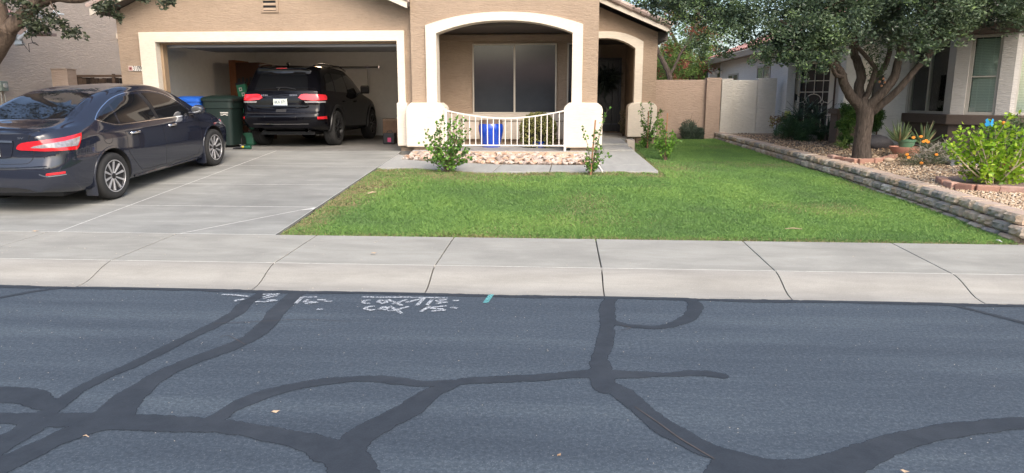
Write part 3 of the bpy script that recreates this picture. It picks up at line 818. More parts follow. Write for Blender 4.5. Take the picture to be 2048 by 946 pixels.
# ================================================================== THE TAN HOUSE
house = thing('stucco_house', 'tan single-storey stucco house with cream trim, open garage and arched porch', 'house', (-4, 14, 0.645))
# garage front with opening; gable above
GL, GR, GT = -8.11, -3.23, 2.78
gpts = [(-8.80, .55), (GL-.02, .55), (GL-.02, GT+.02), (GR+.02, GT+.02), (GR+.02, .55), (-2.915, .55), (-2.915, 3.55), (-5.95, 4.72), (-8.80, 3.43)]
w = MB(); w.xz(gpts, 14.05, 14.30); w.build('garage_wall', TAN, house)
# cream trim round the opening
t = MB(); t.ring_xz([(-8.44, .75), (-8.44, 2.975), (-3.08, 2.975), (-3.08, .75)], [(GL, .75), (GL, GT), (GR, GT), (GR, .75)], 13.98, 14.16); t.build('garage_trim', TRIM, house, bevel=0.008)
for x0, x1 in ((-3.25, -3.04), (-8.5, -8.13)): MB().box(x0, x1, 13.90, 14.10, .75, 1.6).build('trim_base', TRIM, house, bevel=0.02)
for x0, x1 in ((-3.20, -2.90), (-8.46, -8.16)): MB().box(x0, x1, 14.0, 14.2, .5, .748).build('plinth', TAN, house)
JAMB = simple('door_jamb_paint', (0.33, 0.235, 0.15), 0.7, var=0.1)
j = MB(); j.box(GL-.015, GL+.05, 14.163, 14.32, .6, GT); j.box(GR-.02, GR+.015, 14.163, 14.32, .6, GT); j.box(GL+.05, GR-.02, 14.163, 14.32, GT-.03, GT+.015)
j.build('door_jamb', JAMB, house)
# the raised door's edge and its tracks under the ceiling
dm = MB(); dm.box(GL-.03, GR+.03, 14.36, 14.41, GT-.075, GT-.03)
dm.build('garage_door_edge', simple('pale_door_steel', (0.45, 0.47, 0.5), 0.4, metal=0.3), house)
d2 = MB(); d2.box(GL-.03, GR+.03, 14.42, 16.6, GT-.03, GT+.01); d2.build('garage_door', simple('door_panel_paint', (0.30, 0.29, 0.28), 0.6), house)
# inside of the garage
gi = MB(); gi.box(-8.9, -8.78, 14.31, 20.3, .6, 3.2); gi.box(-3.0, -2.9, 14.31, 20.3, .6, 3.2); gi.box(-8.78, -3.0, 20.2, 20.3, .6, 3.2)
gi.build('garage_inner_wall', IWALL, house)
MB().box(-8.9, -2.9, 14.31, 20.3, 2.98, 3.06).build('garage_ceiling', IWALL, house)
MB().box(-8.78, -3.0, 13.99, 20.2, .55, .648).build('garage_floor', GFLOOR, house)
for x0, x1 in ((-8.78, GL-.022), (GR+.022, -3.0)): MB().box(x0, x1, 14.31, 14.42, .648, 2.98).build('garage_return_wall', IWALL, house)
MB().box(-8.92, -8.80, 14.06, 20.4, .5, 3.4).build('side_wall', TAN, house)
# gable vent
v = MB(); vx0, vx1, vz0, vz1 = at_y(521, 22, 14.0).x, at_y(556, 22, 14.0).x, 3.335, 3.75
v.ring_xz([(vx0, vz0), (vx1, vz0), (vx1, vz1), (vx0, vz1), (vx0, vz0)], [(vx0+.045, vz0+.03), (vx1-.045, vz0+.03), (vx1-.045, vz1-.04), (vx0+.045, vz1-.04), (vx0+.045, vz0+.03)], 14.02, 14.06)
vent = v.build('gable_vent', TAN, house)
MB().box(vx0+.04, vx1-.04, 14.043, 14.047, vz0+.02, vz1).build('vent_backing', BLACK, vent)
for k in range(4):
    MB().box(vx0+.045, vx1-.045, -0.004, 0.004, -0.03, 0.03, mat=Matrix.Translation((0, 14.03, vz0+.065+.09*k)) @ Matrix.Rotation(R(-35), 4, 'X')).build('louvre', TAN, vent)
# roof of the garage: slab, barge boards, rake tiles
def rake(xa, za, xb, zb, y0, y1, parent, mat=FASCIA, h=0.14, tiles=0, ymax=20.6, soff=True, tsc=1.0):
    """sloping roof edge from low (xa,za) to high (xb,zb); board in plane y0..y1"""
    s = (zb-za)/(xb-xa)
    MB().xz([(xa, za), (xb, zb), (xb, zb+h), (xa, za+h)], y0, y1).build('barge_board', mat, parent)
    r_ = MB(); r_.xz([(xa, za+h*.35), (xb, zb+h*.35), (xb, zb+h-.004), (xa, za+h-.004)], y1+.001, ymax); r_.build('roof_deck', SOFFIT, parent)
    L_ = math.hypot(xb-xa, zb-za); n = tiles or max(1, round(L_/0.33)); sg = 1 if xb > xa else -1
    ang = math.atan2(zb-za, xb-xa)
    for i in range(n):
        # half-round rake tile lying over the edge
        m = MB(); ln = L_/n; k = 9; r0, r1 = 0.105*tsc, 0.088*tsc
        vs = []
        for e, (dx, rr) in enumerate(((-0.03*1, r0), (ln, r1))):
            for q in range(k):
                a = R(-20)+R(220)*q/(k-1)
                vs.append((dx, -rr*math.cos(a)*1.0, rr*math.sin(a)*0.75))
        for e, (dx, rr) in enumerate(((-0.03*1, r0-.015), (ln, r1-.015))):
            for q in range(k):
                a = R(-20)+R(220)*q/(k-1)
                vs.append((dx, -rr*math.cos(a)*1.0, rr*math.sin(a)*0.75))
        f = [(q, q+1, k+q+1, k+q) for q in range(k-1)] + [(2*k+q, 3*k+q, 3*k+q+1, 2*k+q+1) for q in range(k-1)] + [(q, 2*k+q, 2*k+q+1, q+1) for q in range(k-1)] + [(k+q, k+q+1, 3*k+q+1, 3*k+q) for q in range(k-1)]
        f += [(0, k, 3*k, 2*k), (k-1, 3*k-1, 4*k-1, 2*k-1)]
        m.add(vs, f)
        o = m.build('rake_tile', TILE, parent, local=False)
        t0 = i*ln
        p = Vector((xa+math.cos(ang)*t0, (y0+y1)/2+.03, za+math.sin(ang)*t0+h+.045*tsc*tsc))
        o.location = p; o.rotation_euler = (0, -ang, 0)
        for pl_ in o.data.polygons: pl_.use_smooth = False
    # field tiles behind
    ft = MB(); ft.xz([(xa, za+h+.0), (xb, zb+h+.0), (xb, zb+h+.05), (xa, za+h+.05)], y0+.13, ymax); ft.build('roof_tiles', TILE, parent)
rake(-9.16, 3.255, -5.95, 3.255+.42*3.21, 13.62, 13.66, house)
rake(-2.93, 3.345, -5.95, 3.345+.42*3.02, 13.62, 13.66, house)
# porch front: wall with a flat arch, cream surround
def arch(x0, x1, zs, zc, n=16):
    pts = []
    for i in range(n+1):
        t_ = i/n; x = x0+(x1-x0)*t_; u_ = 2*t_-1
        pts.append((x, zs+(zc-zs)*(1-abs(u_)**2.2)))
    return pts
inn = [(-2.42, .55)] + arch(-2.42, 0.18, 2.90, 3.13) + [(0.18, .55)]
out = [(-2.625, 1.55)] + arch(-2.625, 0.375, 3.05, 3.285) + [(0.375, 1.55)]
wp = [(-2.92, .55), (-2.42-.02, .55)] + [(x, z+.02) for x, z in arch(-2.44, .20, 2.90, 3.13)] + [(.20, .55), (.67, .55), (.67, 4.6), (-2.92, 4.6)]
w = MB(); w.xz(wp, 13.85, 14.12); w.build('porch_wall', TAN, house)
t = MB()
inn2 = [(-2.42, 1.55)] + arch(-2.42, 0.18, 2.90, 3.13) + [(0.18, 1.55)]
t.ring_xz(out, inn2, 13.80, 14.15); t.build('arch_trim', TRIM, house, smooth=True)
MB().box(-2.92, -2.72, 14.12, 18, .5, 4.6).build('porch_side_wall', TAN, house)
MB().box(.47, .67, 14.12, 20.6, .5, 4.6).build('porch_side_wall', TAN, house)
MB().box(-3.3, 1.0, 13.5, 20.5, 4.6, 4.8).build('porch_roof', TILE, house)
def base(x0, x1, y0, y1, px0, px1, name='pillar_base'):
    m = MB(); c = .13
    m.xz([(x0, .745), (x1, .745), (x1, 1.60-c), (x1-.02, 1.60-c*.55), (x1-c*.8, 1.60), (x0+c*.8, 1.60), (x0+.02, 1.60-c*.55), (x0, 1.60-c)], y0, y1)
    o = m.build(name, TRIM, house, bevel=0.022)
    MB().box(px0, px1, y0+.1, y1-.05, .48, .75).build('plinth', TAN, house)
base(-3.03, -2.255, 13.70, 14.22, -2.9, -2.45)
base(.03, .775, 13.70, 14.22, .17, .66)
PORCHF = concrete('porch_floor', (0.33, 0.32, 0.31), (0.45, 0.44, 0.42), (0.25, 0.24, 0.22), (2, 2, 2), 0.66)
MB().box(-2.9, .66, 13.64, 16.0, .50, .685).build('porch_floor', PORCHF, house)
MB().box(-2.9, .45, 13.60, 13.635, .50, .672).build('porch_floor_edge', simple('floor_edge_paint', (0.50, 0.37, 0.27), .8, var=.12), house)
# wall with the big window
MB().box(-2.95, .7, 15.70, 15.90, .6, 4.0).build('front_room_wall', TAN, house)
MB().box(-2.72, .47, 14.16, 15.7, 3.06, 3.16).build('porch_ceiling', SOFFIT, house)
MB().box(-2.72, .47, 15.62, 15.699, 2.90, 3.03).build('window_head_band', TAN, house, bevel=.006)
for z0, z1, y0 in ((.80, 1.185, 15.60), (1.20, 1.355, 15.585)):
    MB().box(-2.72, .47, y0, 15.699, z0, z1).build('wainscot_band', TRIM_D, house, bevel=.012)
def win(name, x0, x1, z0, z1, y, parent, fr, gm, mull=(), fw=.045, dep=.05):
    m = MB(); m.ring_xz([(x0, z0), (x1, z0), (x1, z1), (x0, z1), (x0, z0)], [(x0+fw, z0+fw), (x1-fw, z0+fw), (x1-fw, z1-fw), (x0+fw, z1-fw), (x0+fw, z0+fw)], y-dep, y-.001)
    for mx_ in mull: m.box(mx_-fw*.6, mx_+fw*.6, y-dep+.003, y-.002, z0+fw, z1-fw)
    f = m.build(name, fr, parent, bevel=.004)
    xs = [x0+fw]+list(mull)+[x1-fw]
    for a, b_ in zip(xs, xs[1:]):
        p_ = MB(); p_.box(a+.001, b_-.001, y-.028, y-.018, z0+fw-.002, z1-fw+.002); p_.build('screen' if gm is SCREEN else 'pane', gm, f)
    return f
SCREEN = simple('sun_screen', (0.036, 0.039, 0.043), 0.10, spec=0.6, var=.18, vscale=1.5)
FR = simple('window_frame_paint', (0.52, 0.47, 0.39), .5, var=.05)
wx0, wx1, wxm = at_y(944.5, 100, 15.66).x, at_y(1114, 100, 15.66).x, at_y(1029, 100, 15.66).x
win('window', wx0, wx1, 1.357, 2.845, 15.70, house, FR, SCREEN, (wxm,), .032, .05)
# narrow side window seen at the right edge of the arch
win('window', .10, .45, 1.357, 2.85, 15.695, house, FR, SCREEN, (), .03, .04)
# entry: set back wall with arch
EY = 18.0
ex = lambda u_: at_y(u_, 150, EY).x
ina = arch(.30, 1.77, 2.90, 3.14)
oua = arch(.12, 1.96, 3.05, 3.30)
wp = [(.0, .55), (.28, .55)] + [(x, z+.02) for x, z in arch(.28, 1.79, 2.90, 3.14)] + [(1.79, .55), (2.31, .55), (2.31, 3.27), (.67, 3.96), (.0, 4.1)]
w = MB(); w.xz(wp, EY, EY+.3); w.build('entry_wall', TAN, house)
t = MB(); t.ring_xz([(.12, 1.5)]+oua+[(1.96, 1.5)], [(.30, 1.5)]+ina+[(1.77, 1.5)], EY-.05, EY+.33); t.build('entry_arch_trim', TRIM, house, smooth=True)
m = MB(); c = .12; m.xz([(1.62, .745), (2.33, .745), (2.33, 1.46), (2.31, 1.52), (2.23, 1.585), (1.72, 1.585), (1.64, 1.52), (1.62, 1.46)], EY-.2, EY+.36); m.build('pillar_base', TRIM, house, bevel=.022)
MB().box(1.86, 2.32, EY-.08, EY+.3, .45, .75).build('plinth', TAN, house)
MB().box(2.12, 2.31, EY+.3, 24, .5, 3.3).build('side_wall', TAN, house)
MB().box(.67, 1.45, 15.6, 18.02, .50, .715).build('entry_floor', PATH, house)
MB().box(.67, 1.80, 18.021, 21, .50, .714).build('entry_floor', PATH, house)
MB().box(1.45, 1.62, 15.9, 16.3, .5, .78).build('step_brick', TRIM_D, house)
MB().box(-.2, 2.4, 20.9, 21.1, .7, 3.4).build('entry_back_wall', TAN, house)
MB().box(1.80, 2.12, 18.35, 20.9, .7, 3.3).build('entry_inner_wall', TAN, house)
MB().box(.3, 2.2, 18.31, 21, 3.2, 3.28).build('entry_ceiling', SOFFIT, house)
DOORM = simple('black_security_door', (0.012, 0.013, 0.016), .35)
dx0, dx1 = .75, at_y(1243, 150, 20.8).x
dz1 = at_y(1220, 116, 20.8).z
fr_ = MB(); fr_.ring_xz([(dx0, .74), (dx0, dz1), (dx1, dz1), (dx1, .74)], [(dx0+.07, .74), (dx0+.07, dz1-.07), (dx1-.07, dz1-.07), (dx1-.07, .74)], 20.78, 20.90)
door = fr_.build('front_door', DARK, house)
MB().box(dx0+.07, dx1-.07, 20.84, 20.87, .76, dz1-.07).build('door_panel', DOORM, door)
g_ = MB(); cx_ = (dx0+dx1)/2-.12
for k in range(7):
    a = R(k*51.4); g_.tube([(cx_+.0, 20.82, 1.5), (cx_+.16*math.cos(a+.5), 20.82, 1.5+.22*math.sin(a+.5)), (cx_+.30*math.cos(a), 20.82, 1.5+.36*math.sin(a))], .007, 5)
    g_.tube([(cx_+.18*math.cos(a+q*.5), 20.82, 1.5+.27*math.sin(a+q*.5)) for q in range(4)], .007, 5)
for x in (dx0+.12, cx_-.34, cx_+.34, dx1-.25): g_.tube([(x, 20.83, .8), (x, 20.83, dz1-.1)], .012, 6)
g_.box(dx0+.07, dx1-.07, 20.81, 20.84, .95, .99); g_.build('door_grille', simple('grille_iron', (0.055, .06, .07), .4, metal=.5), door)
# entry roof
rake(2.56, 3.21, .70, 3.21+.425*1.86, EY-.42, EY-.38, house, h=.11, tiles=6, ymax=24, tsc=1.5)
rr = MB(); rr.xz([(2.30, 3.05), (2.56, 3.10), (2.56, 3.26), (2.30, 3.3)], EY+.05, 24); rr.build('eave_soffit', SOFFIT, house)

# house number plaque
def text_mesh(s, size, ext=0.003, mat=None, align='CENTER'):
    cu = bpy.data.curves.new('txt', 'FONT'); cu.body = s; cu.size = size; cu.extrude = ext; cu.align_x = align; cu.align_y = 'CENTER'
    o = bpy.data.objects.new('txt', cu); scene.collection.objects.link(o)
    dg = bpy.context.evaluated_depsgraph_get(); me = bpy.data.meshes.new_from_object(o.evaluated_get(dg))
    bpy.data.objects.remove(o)
    me.materials.clear(); me.materials.append(mat or BLACK); return me
pq0, pq1 = at_y(256, 132, 14.02), at_y(284, 142, 14.02)
plq = thing('house_number_sign', 'white tile house number sign reading 3109 left of the garage', 'sign', ((pq0.x+pq1.x)/2, 14.03, (pq0.z+pq1.z)/2))
MB().box(pq0.x, pq1.x-.004, 14.028, 14.049, pq1.z, pq0.z).build('plate', WHITE, plq, bevel=.003)
tx = link('numerals', text_mesh('3109', .115), plq, loc=(pq0.x+.185, 14.024, (pq0.z+pq1.z)/2), rot=(R(90), 0, 0)); tx.scale = (.82, 1.15, 1)
em = MB(); em.lathe([(.0, 0), (.022, 0), (.022, .004), (0, .004)], 12, mat=Matrix.Rotation(R(90), 4, 'X'), c=(pq0.x+.045, 14.026, (pq0.z+pq1.z)/2)); em.build('emblem', simple('maroon_print', (.15, .03, .03), .6), plq)
er = MB(); er.box(pq0.x+.006, pq0.x+.084, 14.0265, 14.028, pq1.z+.008, pq0.z-.008); er.build('emblem_panel', simple('pink_print', (.45, .25, .22), .6), plq)
wl = thing('wall_light', 'small round wall lamp on the left house near the eave', 'lamp', (0, 0, 0))

# porch railing
rl = thing('porch_railing', 'cream metal railing with dipped top rail between the two porch pillars', 'railing', (-1.08, 13.67, .65))
RX0, RX1, RY = -2.235, .065, 13.67
def rz(x): u_ = (x-(RX0+RX1)/2)/((RX1-RX0)/2); return 1.305+.15*abs(u_)**1.8
for x, zb in ((RX0, .685), (RX1, .64)):
    MB().box(x-.022, x+.022, RY-.022, RY+.022, zb, 1.485).build('post', WHITE, rl, bevel=.003)
xs = lin(RX0+.022, RX1-.022, 25); tr_ = MB(); tr_.add([(x, RY+a, rz(x)+b_) for x in xs for a, b_ in ((-.018, -.012), (.018, -.012), (.018, .012), (-.018, .012))],
    [(4*i+j_, 4*i+(j_+1) % 4, 4*i+4+(j_+1) % 4, 4*i+4+j_) for i in range(24) for j_ in range(4)]+[(0, 3, 2, 1), (96, 97, 98, 99)])
tr_.build('top_rail', WHITE, rl)
MB().box(RX0+.022, RX1-.022, RY-.014, RY+.014, .775, .80).build('bottom_rail', WHITE, rl, bevel=.002)
for k in range(1, 20):
    x = RX0+(RX1-RX0)*k/20
    MB().box(x-.0075, x+.0075, RY-.0075, RY+.0075, .799, rz(x)-.011).build('baluster', WHITE, rl)

# ================================================================== LEFT NEIGHBOUR
lh = thing('two_storey_house', 'grey-tan two-storey stucco house beyond the fence at left', 'house', (-11, 15, .6))
LX = -11.5
MB().box(LX-.25, LX, 13.7, 24, .4, 6.5).build('side_wall', LWALL, lh)
MB().box(-17, LX-.251, 13.7, 13.9, .4, 2.9).build('garage_front_wall', LWALL, lh)
MB().box(-17, LX-.25, 13.65, 13.68, .6, 2.35).build('garage_door', simple('pale_garage_door', (.42, .43, .43), .6), lh)
eL = at_y(75, 67, 13.1)
m = MB(); m.box(-17, eL.x, 13.05, 13.10, eL.z-.02, eL.z+.17); m.build('fascia', simple('mauve_fascia', (.30, .22, .19), .7), lh)
m = MB(); m.box(-17, eL.x-.05, 13.1, 13.69, eL.z-.0, eL.z+.05); m.build('eave_soffit', simple('mauve_soffit', (.27, .20, .175), .8), lh)
m = MB(); m.add([(-17, 13.0, eL.z+.17), (eL.x-.05, 13.0, eL.z+.17), (LX-.26, 14.4, eL.z+.75), (-17, 14.4, eL.z+.75), (-17, 13.0, eL.z+.21), (eL.x-.05, 13.0, eL.z+.21), (LX-.26, 14.4, eL.z+.79), (-17, 14.4, eL.z+.79)],
      [(0, 3, 2, 1), (4, 5, 6, 7), (0, 1, 5, 4), (1, 2, 6, 5), (2, 3, 7, 6), (3, 0, 4, 7)]); m.build('roof', TILE_N, lh)
# vertical conduit at the wall's front corner
MB().tube([(LX+.03, 13.75, .6), (LX+.03, 13.75, 2.9)], .02, 6).build('conduit', simple('conduit_paint', (.28, .24, .2), .6), lh)
p_ = at_y(245, 73, 16.3)
_d = ray(241, 75); WY = _d.y/_d.x*(LX+.08); p_ = at_y(241, 75, WY); wl.location = (LX+.08, WY, p_.z)
MB().lathe([(0, -.07), (.05, -.06), (.06, 0), (.05, .05), (0, .07)], 12, c=(LX+.085, WY, p_.z)).build('lamp_body', TRIM_D, wl, smooth=True)
MB().box(LX, LX+.05, WY-.05, WY+.05, p_.z-.03, p_.z+.1).build('bracket', TRIM_D, wl)
# electric box
eb0 = at_y(24, 162, 13.9)
eb = thing('utility_box', 'small grey-green utility box on the left house wall above the sedan', 'utility box', (LX+.06, 14.0, eb0.z-.2))
MB().box(LX+.001, LX+.10, 13.9, 14.1, eb0.z-.20, eb0.z).build('casing', simple('utility_green', (.19, .23, .2), .6), eb, bevel=.01)
MB().lathe([(0, 0), (.045, 0), (.05, .03), (0, .035)], 14, mat=Matrix.Rotation(R(90), 4, 'Y'), c=(LX+.10, 14.0, eb0.z-.09)).build('dial', simple('dial_grey', (.35, .36, .35), .4), eb)
for k in range(2): MB().tube([(LX+.04, 13.95+.09*k, eb0.z-.2), (LX+.04, 13.95+.09*k, .7)], .012, 6).build('conduit', simple('conduit_grey', (.3, .3, .28), .6), eb)
# satellite dish on the eave
D = 12.95
def dp(u_, v_, y=D): return at_y(u_, v_, y)
sdh = thing('satellite_dish', 'grey satellite dish on an angled arm fixed below the left eave', 'dish', dp(38, 78))
MB().tube([dp(38, 78), dp(58, 62), dp(75, 47)], .035, 10).build('mast', simple('dish_grey', (.42, .44, .46), .45), sdh, smooth=True)
MB().tube([dp(75, 47), dp(95, 40), dp(112, 27)], .022, 8).build('feed_arm', simple('arm_grey', (.45, .46, .47), .45), sdh, smooth=True)
ds = MB(); prof = [(.0, .0), (.12, .015), (.22, .05), (.30, .10), (.31, .115), (.29, .115), (.2, .07), (.1, .03), (0, .015)]
dc = dp(80, 36); ds.lathe(prof, 28, mat=Matrix.Rotation(R(35), 4, 'Y') @ Matrix.Rotation(R(-20), 4, 'X') , c=dc); ds.build('reflector', simple('dish_white', (.62, .66, .70), .4), sdh, smooth=True)
fb = MB(); pf = dp(113, 26); fb.cbox(pf, (.07, .10, .09)); fb.cbox((pf.x+.06, pf.y, pf.z-.02), (.1, .12, .03)); fb.build('feed_horn', simple('feed_white', (.6, .65, .68), .4), sdh, bevel=.01)
pb = dp(35, 80); bb = MB(); bb.cbox((pb.x, pb.y+.03, pb.z), (.14, .05, .2), mat=None); bb.cbox((pb.x+.03, pb.y, pb.z-.07), (.16, .09, .03)); bb.cbox((pb.x-.04, pb.y, pb.z+.05), (.05, .1, .1)); bb.build('mount_bracket', simple('galvanised', (.35, .38, .4), .4, metal=.5), sdh, bevel=.006)
MB().tube([dp(70, 66), dp(62, 76), dp(66, 86), dp(77, 91), dp(70, 85), dp(57, 87), dp(59, 104), dp(50, 92), dp(44, 84)], .007, 5).build('cable', BLACK, sdh)
# wooden side fence of planks and the masonry stub
WOOD = stone_mat('fence_wood', [(0.2, (0.020, 0.015, 0.013)), (0.5, (0.050, 0.035, 0.027)), (0.8, (0.11, 0.075, 0.055))], 4, .4)
fy = 15.5; f0, f1 = at_y(139, 149, fy), at_y(262, 149, fy)
fn = thing('wooden_fence', 'weathered dark plank side fence between the two houses above the sedan', 'fence', ((f0.x+f1.x)/2, fy, .65))
npl = 15; wdt = (f1.x-f0.x)/npl
for k in range(npl):
    o = MB().box(-wdt/2+.004, wdt/2-.004, -.01, .01, 0, f0.z-.68-.03-random.uniform(0, .03)).build('plank', WOOD, fn); o.matrix_parent_inverse = Matrix.Translation(fn.location).inverted(); o.location = (f0.x+wdt*(k+.5), fy+random.uniform(-.008, .008), .65)
MB().box(f0.x-.03, f1.x, fy-.04, fy+.04, f0.z-.06, f0.z-.01).build('top_rail', WOOD, fn)
for x in (f0.x-.02, f0.x+(f1.x-f0.x)*.73): MB().box(x-.03, x+.03, fy-.05, fy-.015, .65, f0.z+.01).build('fence_post', WOOD, fn)
s0, s1 = at_y(101, 139, 14.6), at_y(133, 139, 14.6)
ms_ = thing('masonry_stub_wall', 'short tan stucco stub wall standing left of the wooden fence', 'wall', ((s0.x+s1.x)/2, 14.6, .65))
MB().box(s0.x, s1.x, 14.6, 14.9, .5, s0.z).build('stub', TAN2, ms_, bevel=.01)
MB().box(s0.x, s1.x+.01, 14.59, 14.91, s0.z+.001, s0.z+.02).build('cap', TAN2, ms_)

# ================================================================== YARD WALLS
yw = thing('tan_block_wall', 'tan stuccoed garden wall between the entry arch and the white wall', 'wall', (3.2, 19.4, .6))
MB().box(2.33, 3.86, 19.42, 19.6, .45, 2.175).build('panel', TAN2, yw, bevel=.006)
MB().box(3.80, 4.18, 19.30, 19.66, .45, 2.225).build('pilaster', TAN2, yw, bevel=.008)
ww = thing('white_block_wall', 'white stuccoed garden wall joining the neighbour house', 'wall', (4.9, 19.4, .6))
MB().box(4.185, 4.47, 19.26, 19.6, .45, 2.2).build('pilaster', NWALL, ww, bevel=.008)
MB().box(4.471, 5.12, 19.36, 19.55, .45, 2.165).build('panel', NWALL, ww, bevel=.006)
MB().box(5.121, 5.60, 19.28, 19.58, .45, 2.215).build('pilaster', NWALL, ww, bevel=.008)
vb = MB(); v0, v1 = at_y(1476, 268, 19.34), at_y(1498, 273, 19.34); vb.box(v0.x, v1.x, 19.335, 19.359, v1.z-.02, v0.z+.03); vb.build('drain_opening', BLACK, ww)
vv = MB()
for k in range(3): vv.tube([(v0.x+.1*k, 19.33, v1.z-.02), (v0.x+.06+.1*k, 19.33, v0.z+.03)], .01, 4); vv.tube([(v0.x+.1*k+.1, 19.328, v1.z-.02), (v0.x+.04+.1*k, 19.328, v0.z+.03)], .01, 4)
vv.build('drain_lattice', NWALL, ww)

# ================================================================== RIGHT NEIGHBOUR
nh = thing('white_stucco_house', 'white stucco house with brown trim, bay windows and a lattice security door', 'house', (7.5, 16, .65))
NX, NCY = 5.77, 19.0
MB().box(NX, NX+.2, NCY, 27.0, .4, 3.0).build('side_wall', NWHITE, nh)
# windows in the side wall, facing the tan house
def win_x(name, x, y0, y1, z0, z1, parent, fr, pane):
    m = MB(); fw = .05
    m.box(x-.03, x-.001, y0, y1, z0, z0+fw); m.box(x-.03, x-.001, y0, y1, z1-fw, z1); m.box(x-.03, x-.001, y0, y0+fw, z0+fw, z1-fw); m.box(x-.03, x-.001, y1-fw, y1, z0+fw, z1-fw)
    m.box(x-.028, x-.002, (y0+y1)/2-.02, (y0+y1)/2+.02, z0+fw, z1-fw)
    f = m.build(name, fr, parent)
    for a, b_ in ((y0+fw, (y0+y1)/2-.021), ((y0+y1)/2+.021, y1-fw)):
        MB().box(x-.016, x-.008, a, b_, z0+fw, z1-fw).build('pane', pane, f)
    return f
NGL = simple('pale_curtained_glass', (.13, .155, .15), .12, spec=.8, coat=.4)
NFR = simple('neighbour_window_frame', (.35, .33, .29), .5)
def yx(u_, x=NX): d = ray(u_, 150); return d.y/d.x*x
for ua, ub in ((1458, 1477), (1515, 1541)):
    ya, yb = yx(ub), yx(ua)
    win_x('window', NX, ya, yb, 1.5, 2.52 if ua < 1500 else 2.62, nh, NFR, NGL)
# eave and roof of the side
MB().box(NX-.42, NX-.36, NCY-.35, 27.2, 2.93, 3.10).build('fascia', FASCIA_N, nh)
MB().box(NX-.36, NX+.3, NCY-.3, 27.2, 2.98, 3.03).build('eave_soffit', FASCIA_N, nh)
# roof field of barrel tiles rising away from the eave
rf = MB(); nrow, ncol = 22, 44
for c_ in range(ncol):
    y0 = NCY-.3+c_*.19
    for r_ in range(nrow):
        x0 = NX-.47+r_*.34; z0 = 3.12+r_*.34*.40
        vs = []
        for e in (0, 1):
            for q in range(5):
                a = math.pi*q/4; vs.append((x0+e*.36, y0+.095-.085*math.cos(a), z0+e*.36*.40+.055*math.sin(a)-(.0 if e == 0 else .02)))
        rf.add(vs, [(q, q+1, 5+q+1, 5+q) for q in range(4)])
o = rf.build('roof_tiles', TILE_N, nh); o['kind'] = 'stuff'
m = MB(); m.add([(NX-.42, NCY-.3, 3.105), (NX+7, NCY-.3, 3.105+7.42*.4), (NX+7, 27.2, 3.105+7.42*.4), (NX-.42, 27.2, 3.105)], [(0, 1, 2, 3)]); m.build('roof_deck', TILE_N, nh)
# covered patio behind the yard wall
pz = at_y(1418, 130, 27.0).z
MB().box(5.42, NX+.6, 27.21, 27.3, pz-.10, pz+.14).build('patio_fascia', FASCIA_N, nh)
MB().box(5.40, NX+3, 27.31, 30, pz+.1, pz+.2).build('patio_roof', FASCIA_N, nh)
MB().box(5.46, 5.75, 27.35, 27.6, .5, pz+.09).build('patio_post', NWHITE, nh)
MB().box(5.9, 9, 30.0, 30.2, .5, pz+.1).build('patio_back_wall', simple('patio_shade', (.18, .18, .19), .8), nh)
# beam and column of the entry recess
MB().box(NX-.02, NX+.22, 15.85, NCY-.001, 2.72, 2.97).build('entry_beam', NWHITE, nh)
MB().box(NX-.42, NX-.36, 15.3, NCY-.36, 2.93, 3.10).build('fascia', FASCIA_N, nh)
MB().box(NX-.36, 8.6, 15.3, NCY+1.5, 2.98, 3.03).build('entry_ceiling', NWHITE, nh)
MB().box(5.90, 6.22, 15.55, 15.85, .6, 2.97).build('entry_column', NWHITE, nh, bevel=.01)
MB().box(5.79, 6.26, 15.50, 15.90, .75, 1.36).build('column_base', NBROWN, nh, bevel=.01)
MB().box(5.75, 6.30, 15.46, 15.94, 1.361, 1.47).build('column_cap', NBROWN, nh, bevel=.01)
MB().box(5.95, 6.2, 15.6, 15.8, .45, .75).build('plinth', NCREAM, nh)
# recess: cream return wall, then the door on a 45 degree wall
m = MB(); m.add([(5.772, 19.0, .4), (6.08, 19.28, .4), (6.08, 19.28, 3.0), (5.772, 19.0, 3.0), (5.80, 19.2, .4), (6.0, 19.5, .4), (6.0, 19.5, 3.0), (5.80, 19.2, 3.0)],
                [(0, 1, 2, 3), (5, 4, 7, 6), (0, 3, 7, 4), (1, 5, 6, 2), (3, 2, 6, 7), (0, 4, 5, 1)]); m.build('recess_wall', NCREAM, nh)
DA = Vector((6.06, 19.22, .72)); DB = Vector((6.80, 18.58, .72)); DW = (DB-DA).length
DM = Matrix.Translation(DA) @ Matrix.Rotation(math.atan2(DB.y-DA.y, DB.x-DA.x), 4, 'Z')
def dbx(x0, x1, y0, y1, z0, z1, name, mat, par, bev=0): return MB().box(x0, x1, y0, y1, z0, z1, mat=DM).build(name, mat, par, bevel=bev)
dbx(-.06, DW+.6, .06, .2, -.3, 2.3, 'door_wall', NCREAM, nh)
dbx(-.06, -.005, -.03, .06, -.05, 2.02, 'door_casing', simple('brown_casing', (.09, .06, .045), .6), nh)
dbx(DW+.005, DW+.06, -.03, .06, -.05, 2.02, 'door_casing', bpy.data.materials['brown_casing'], nh)
DH = 1.95
md = MB(); fw = .12
for x0, x1, z0, z1 in ((0, fw, 0, DH), (DW-fw, DW, 0, DH), (fw, DW-fw, DH-fw, DH), (fw, DW-fw, 0, .2)): md.box(x0, x1, -.02, .02, z0, z1, mat=DM)
CRM = simple('cream_door_paint', (.84, .80, .72), .5)
sdoor = md.build('security_door', CRM, nh)
dbx(fw, DW-fw, .025, .04, .2, DH-fw, 'dark_glass', simple('dark_screen', (.012, .014, .022), .3), sdoor)
gx0, gx1, gz0, gz1 = fw, DW-fw, .2, DH-fw; gw = gx1-gx0; gm_ = (gx0+gx1)/2
gr = MB(); T = lambda x, z: DM @ Vector((x, -.005, z))
def bar(pts, r_=.010): gr.tube([T(*p) for p in pts], r_, 6)
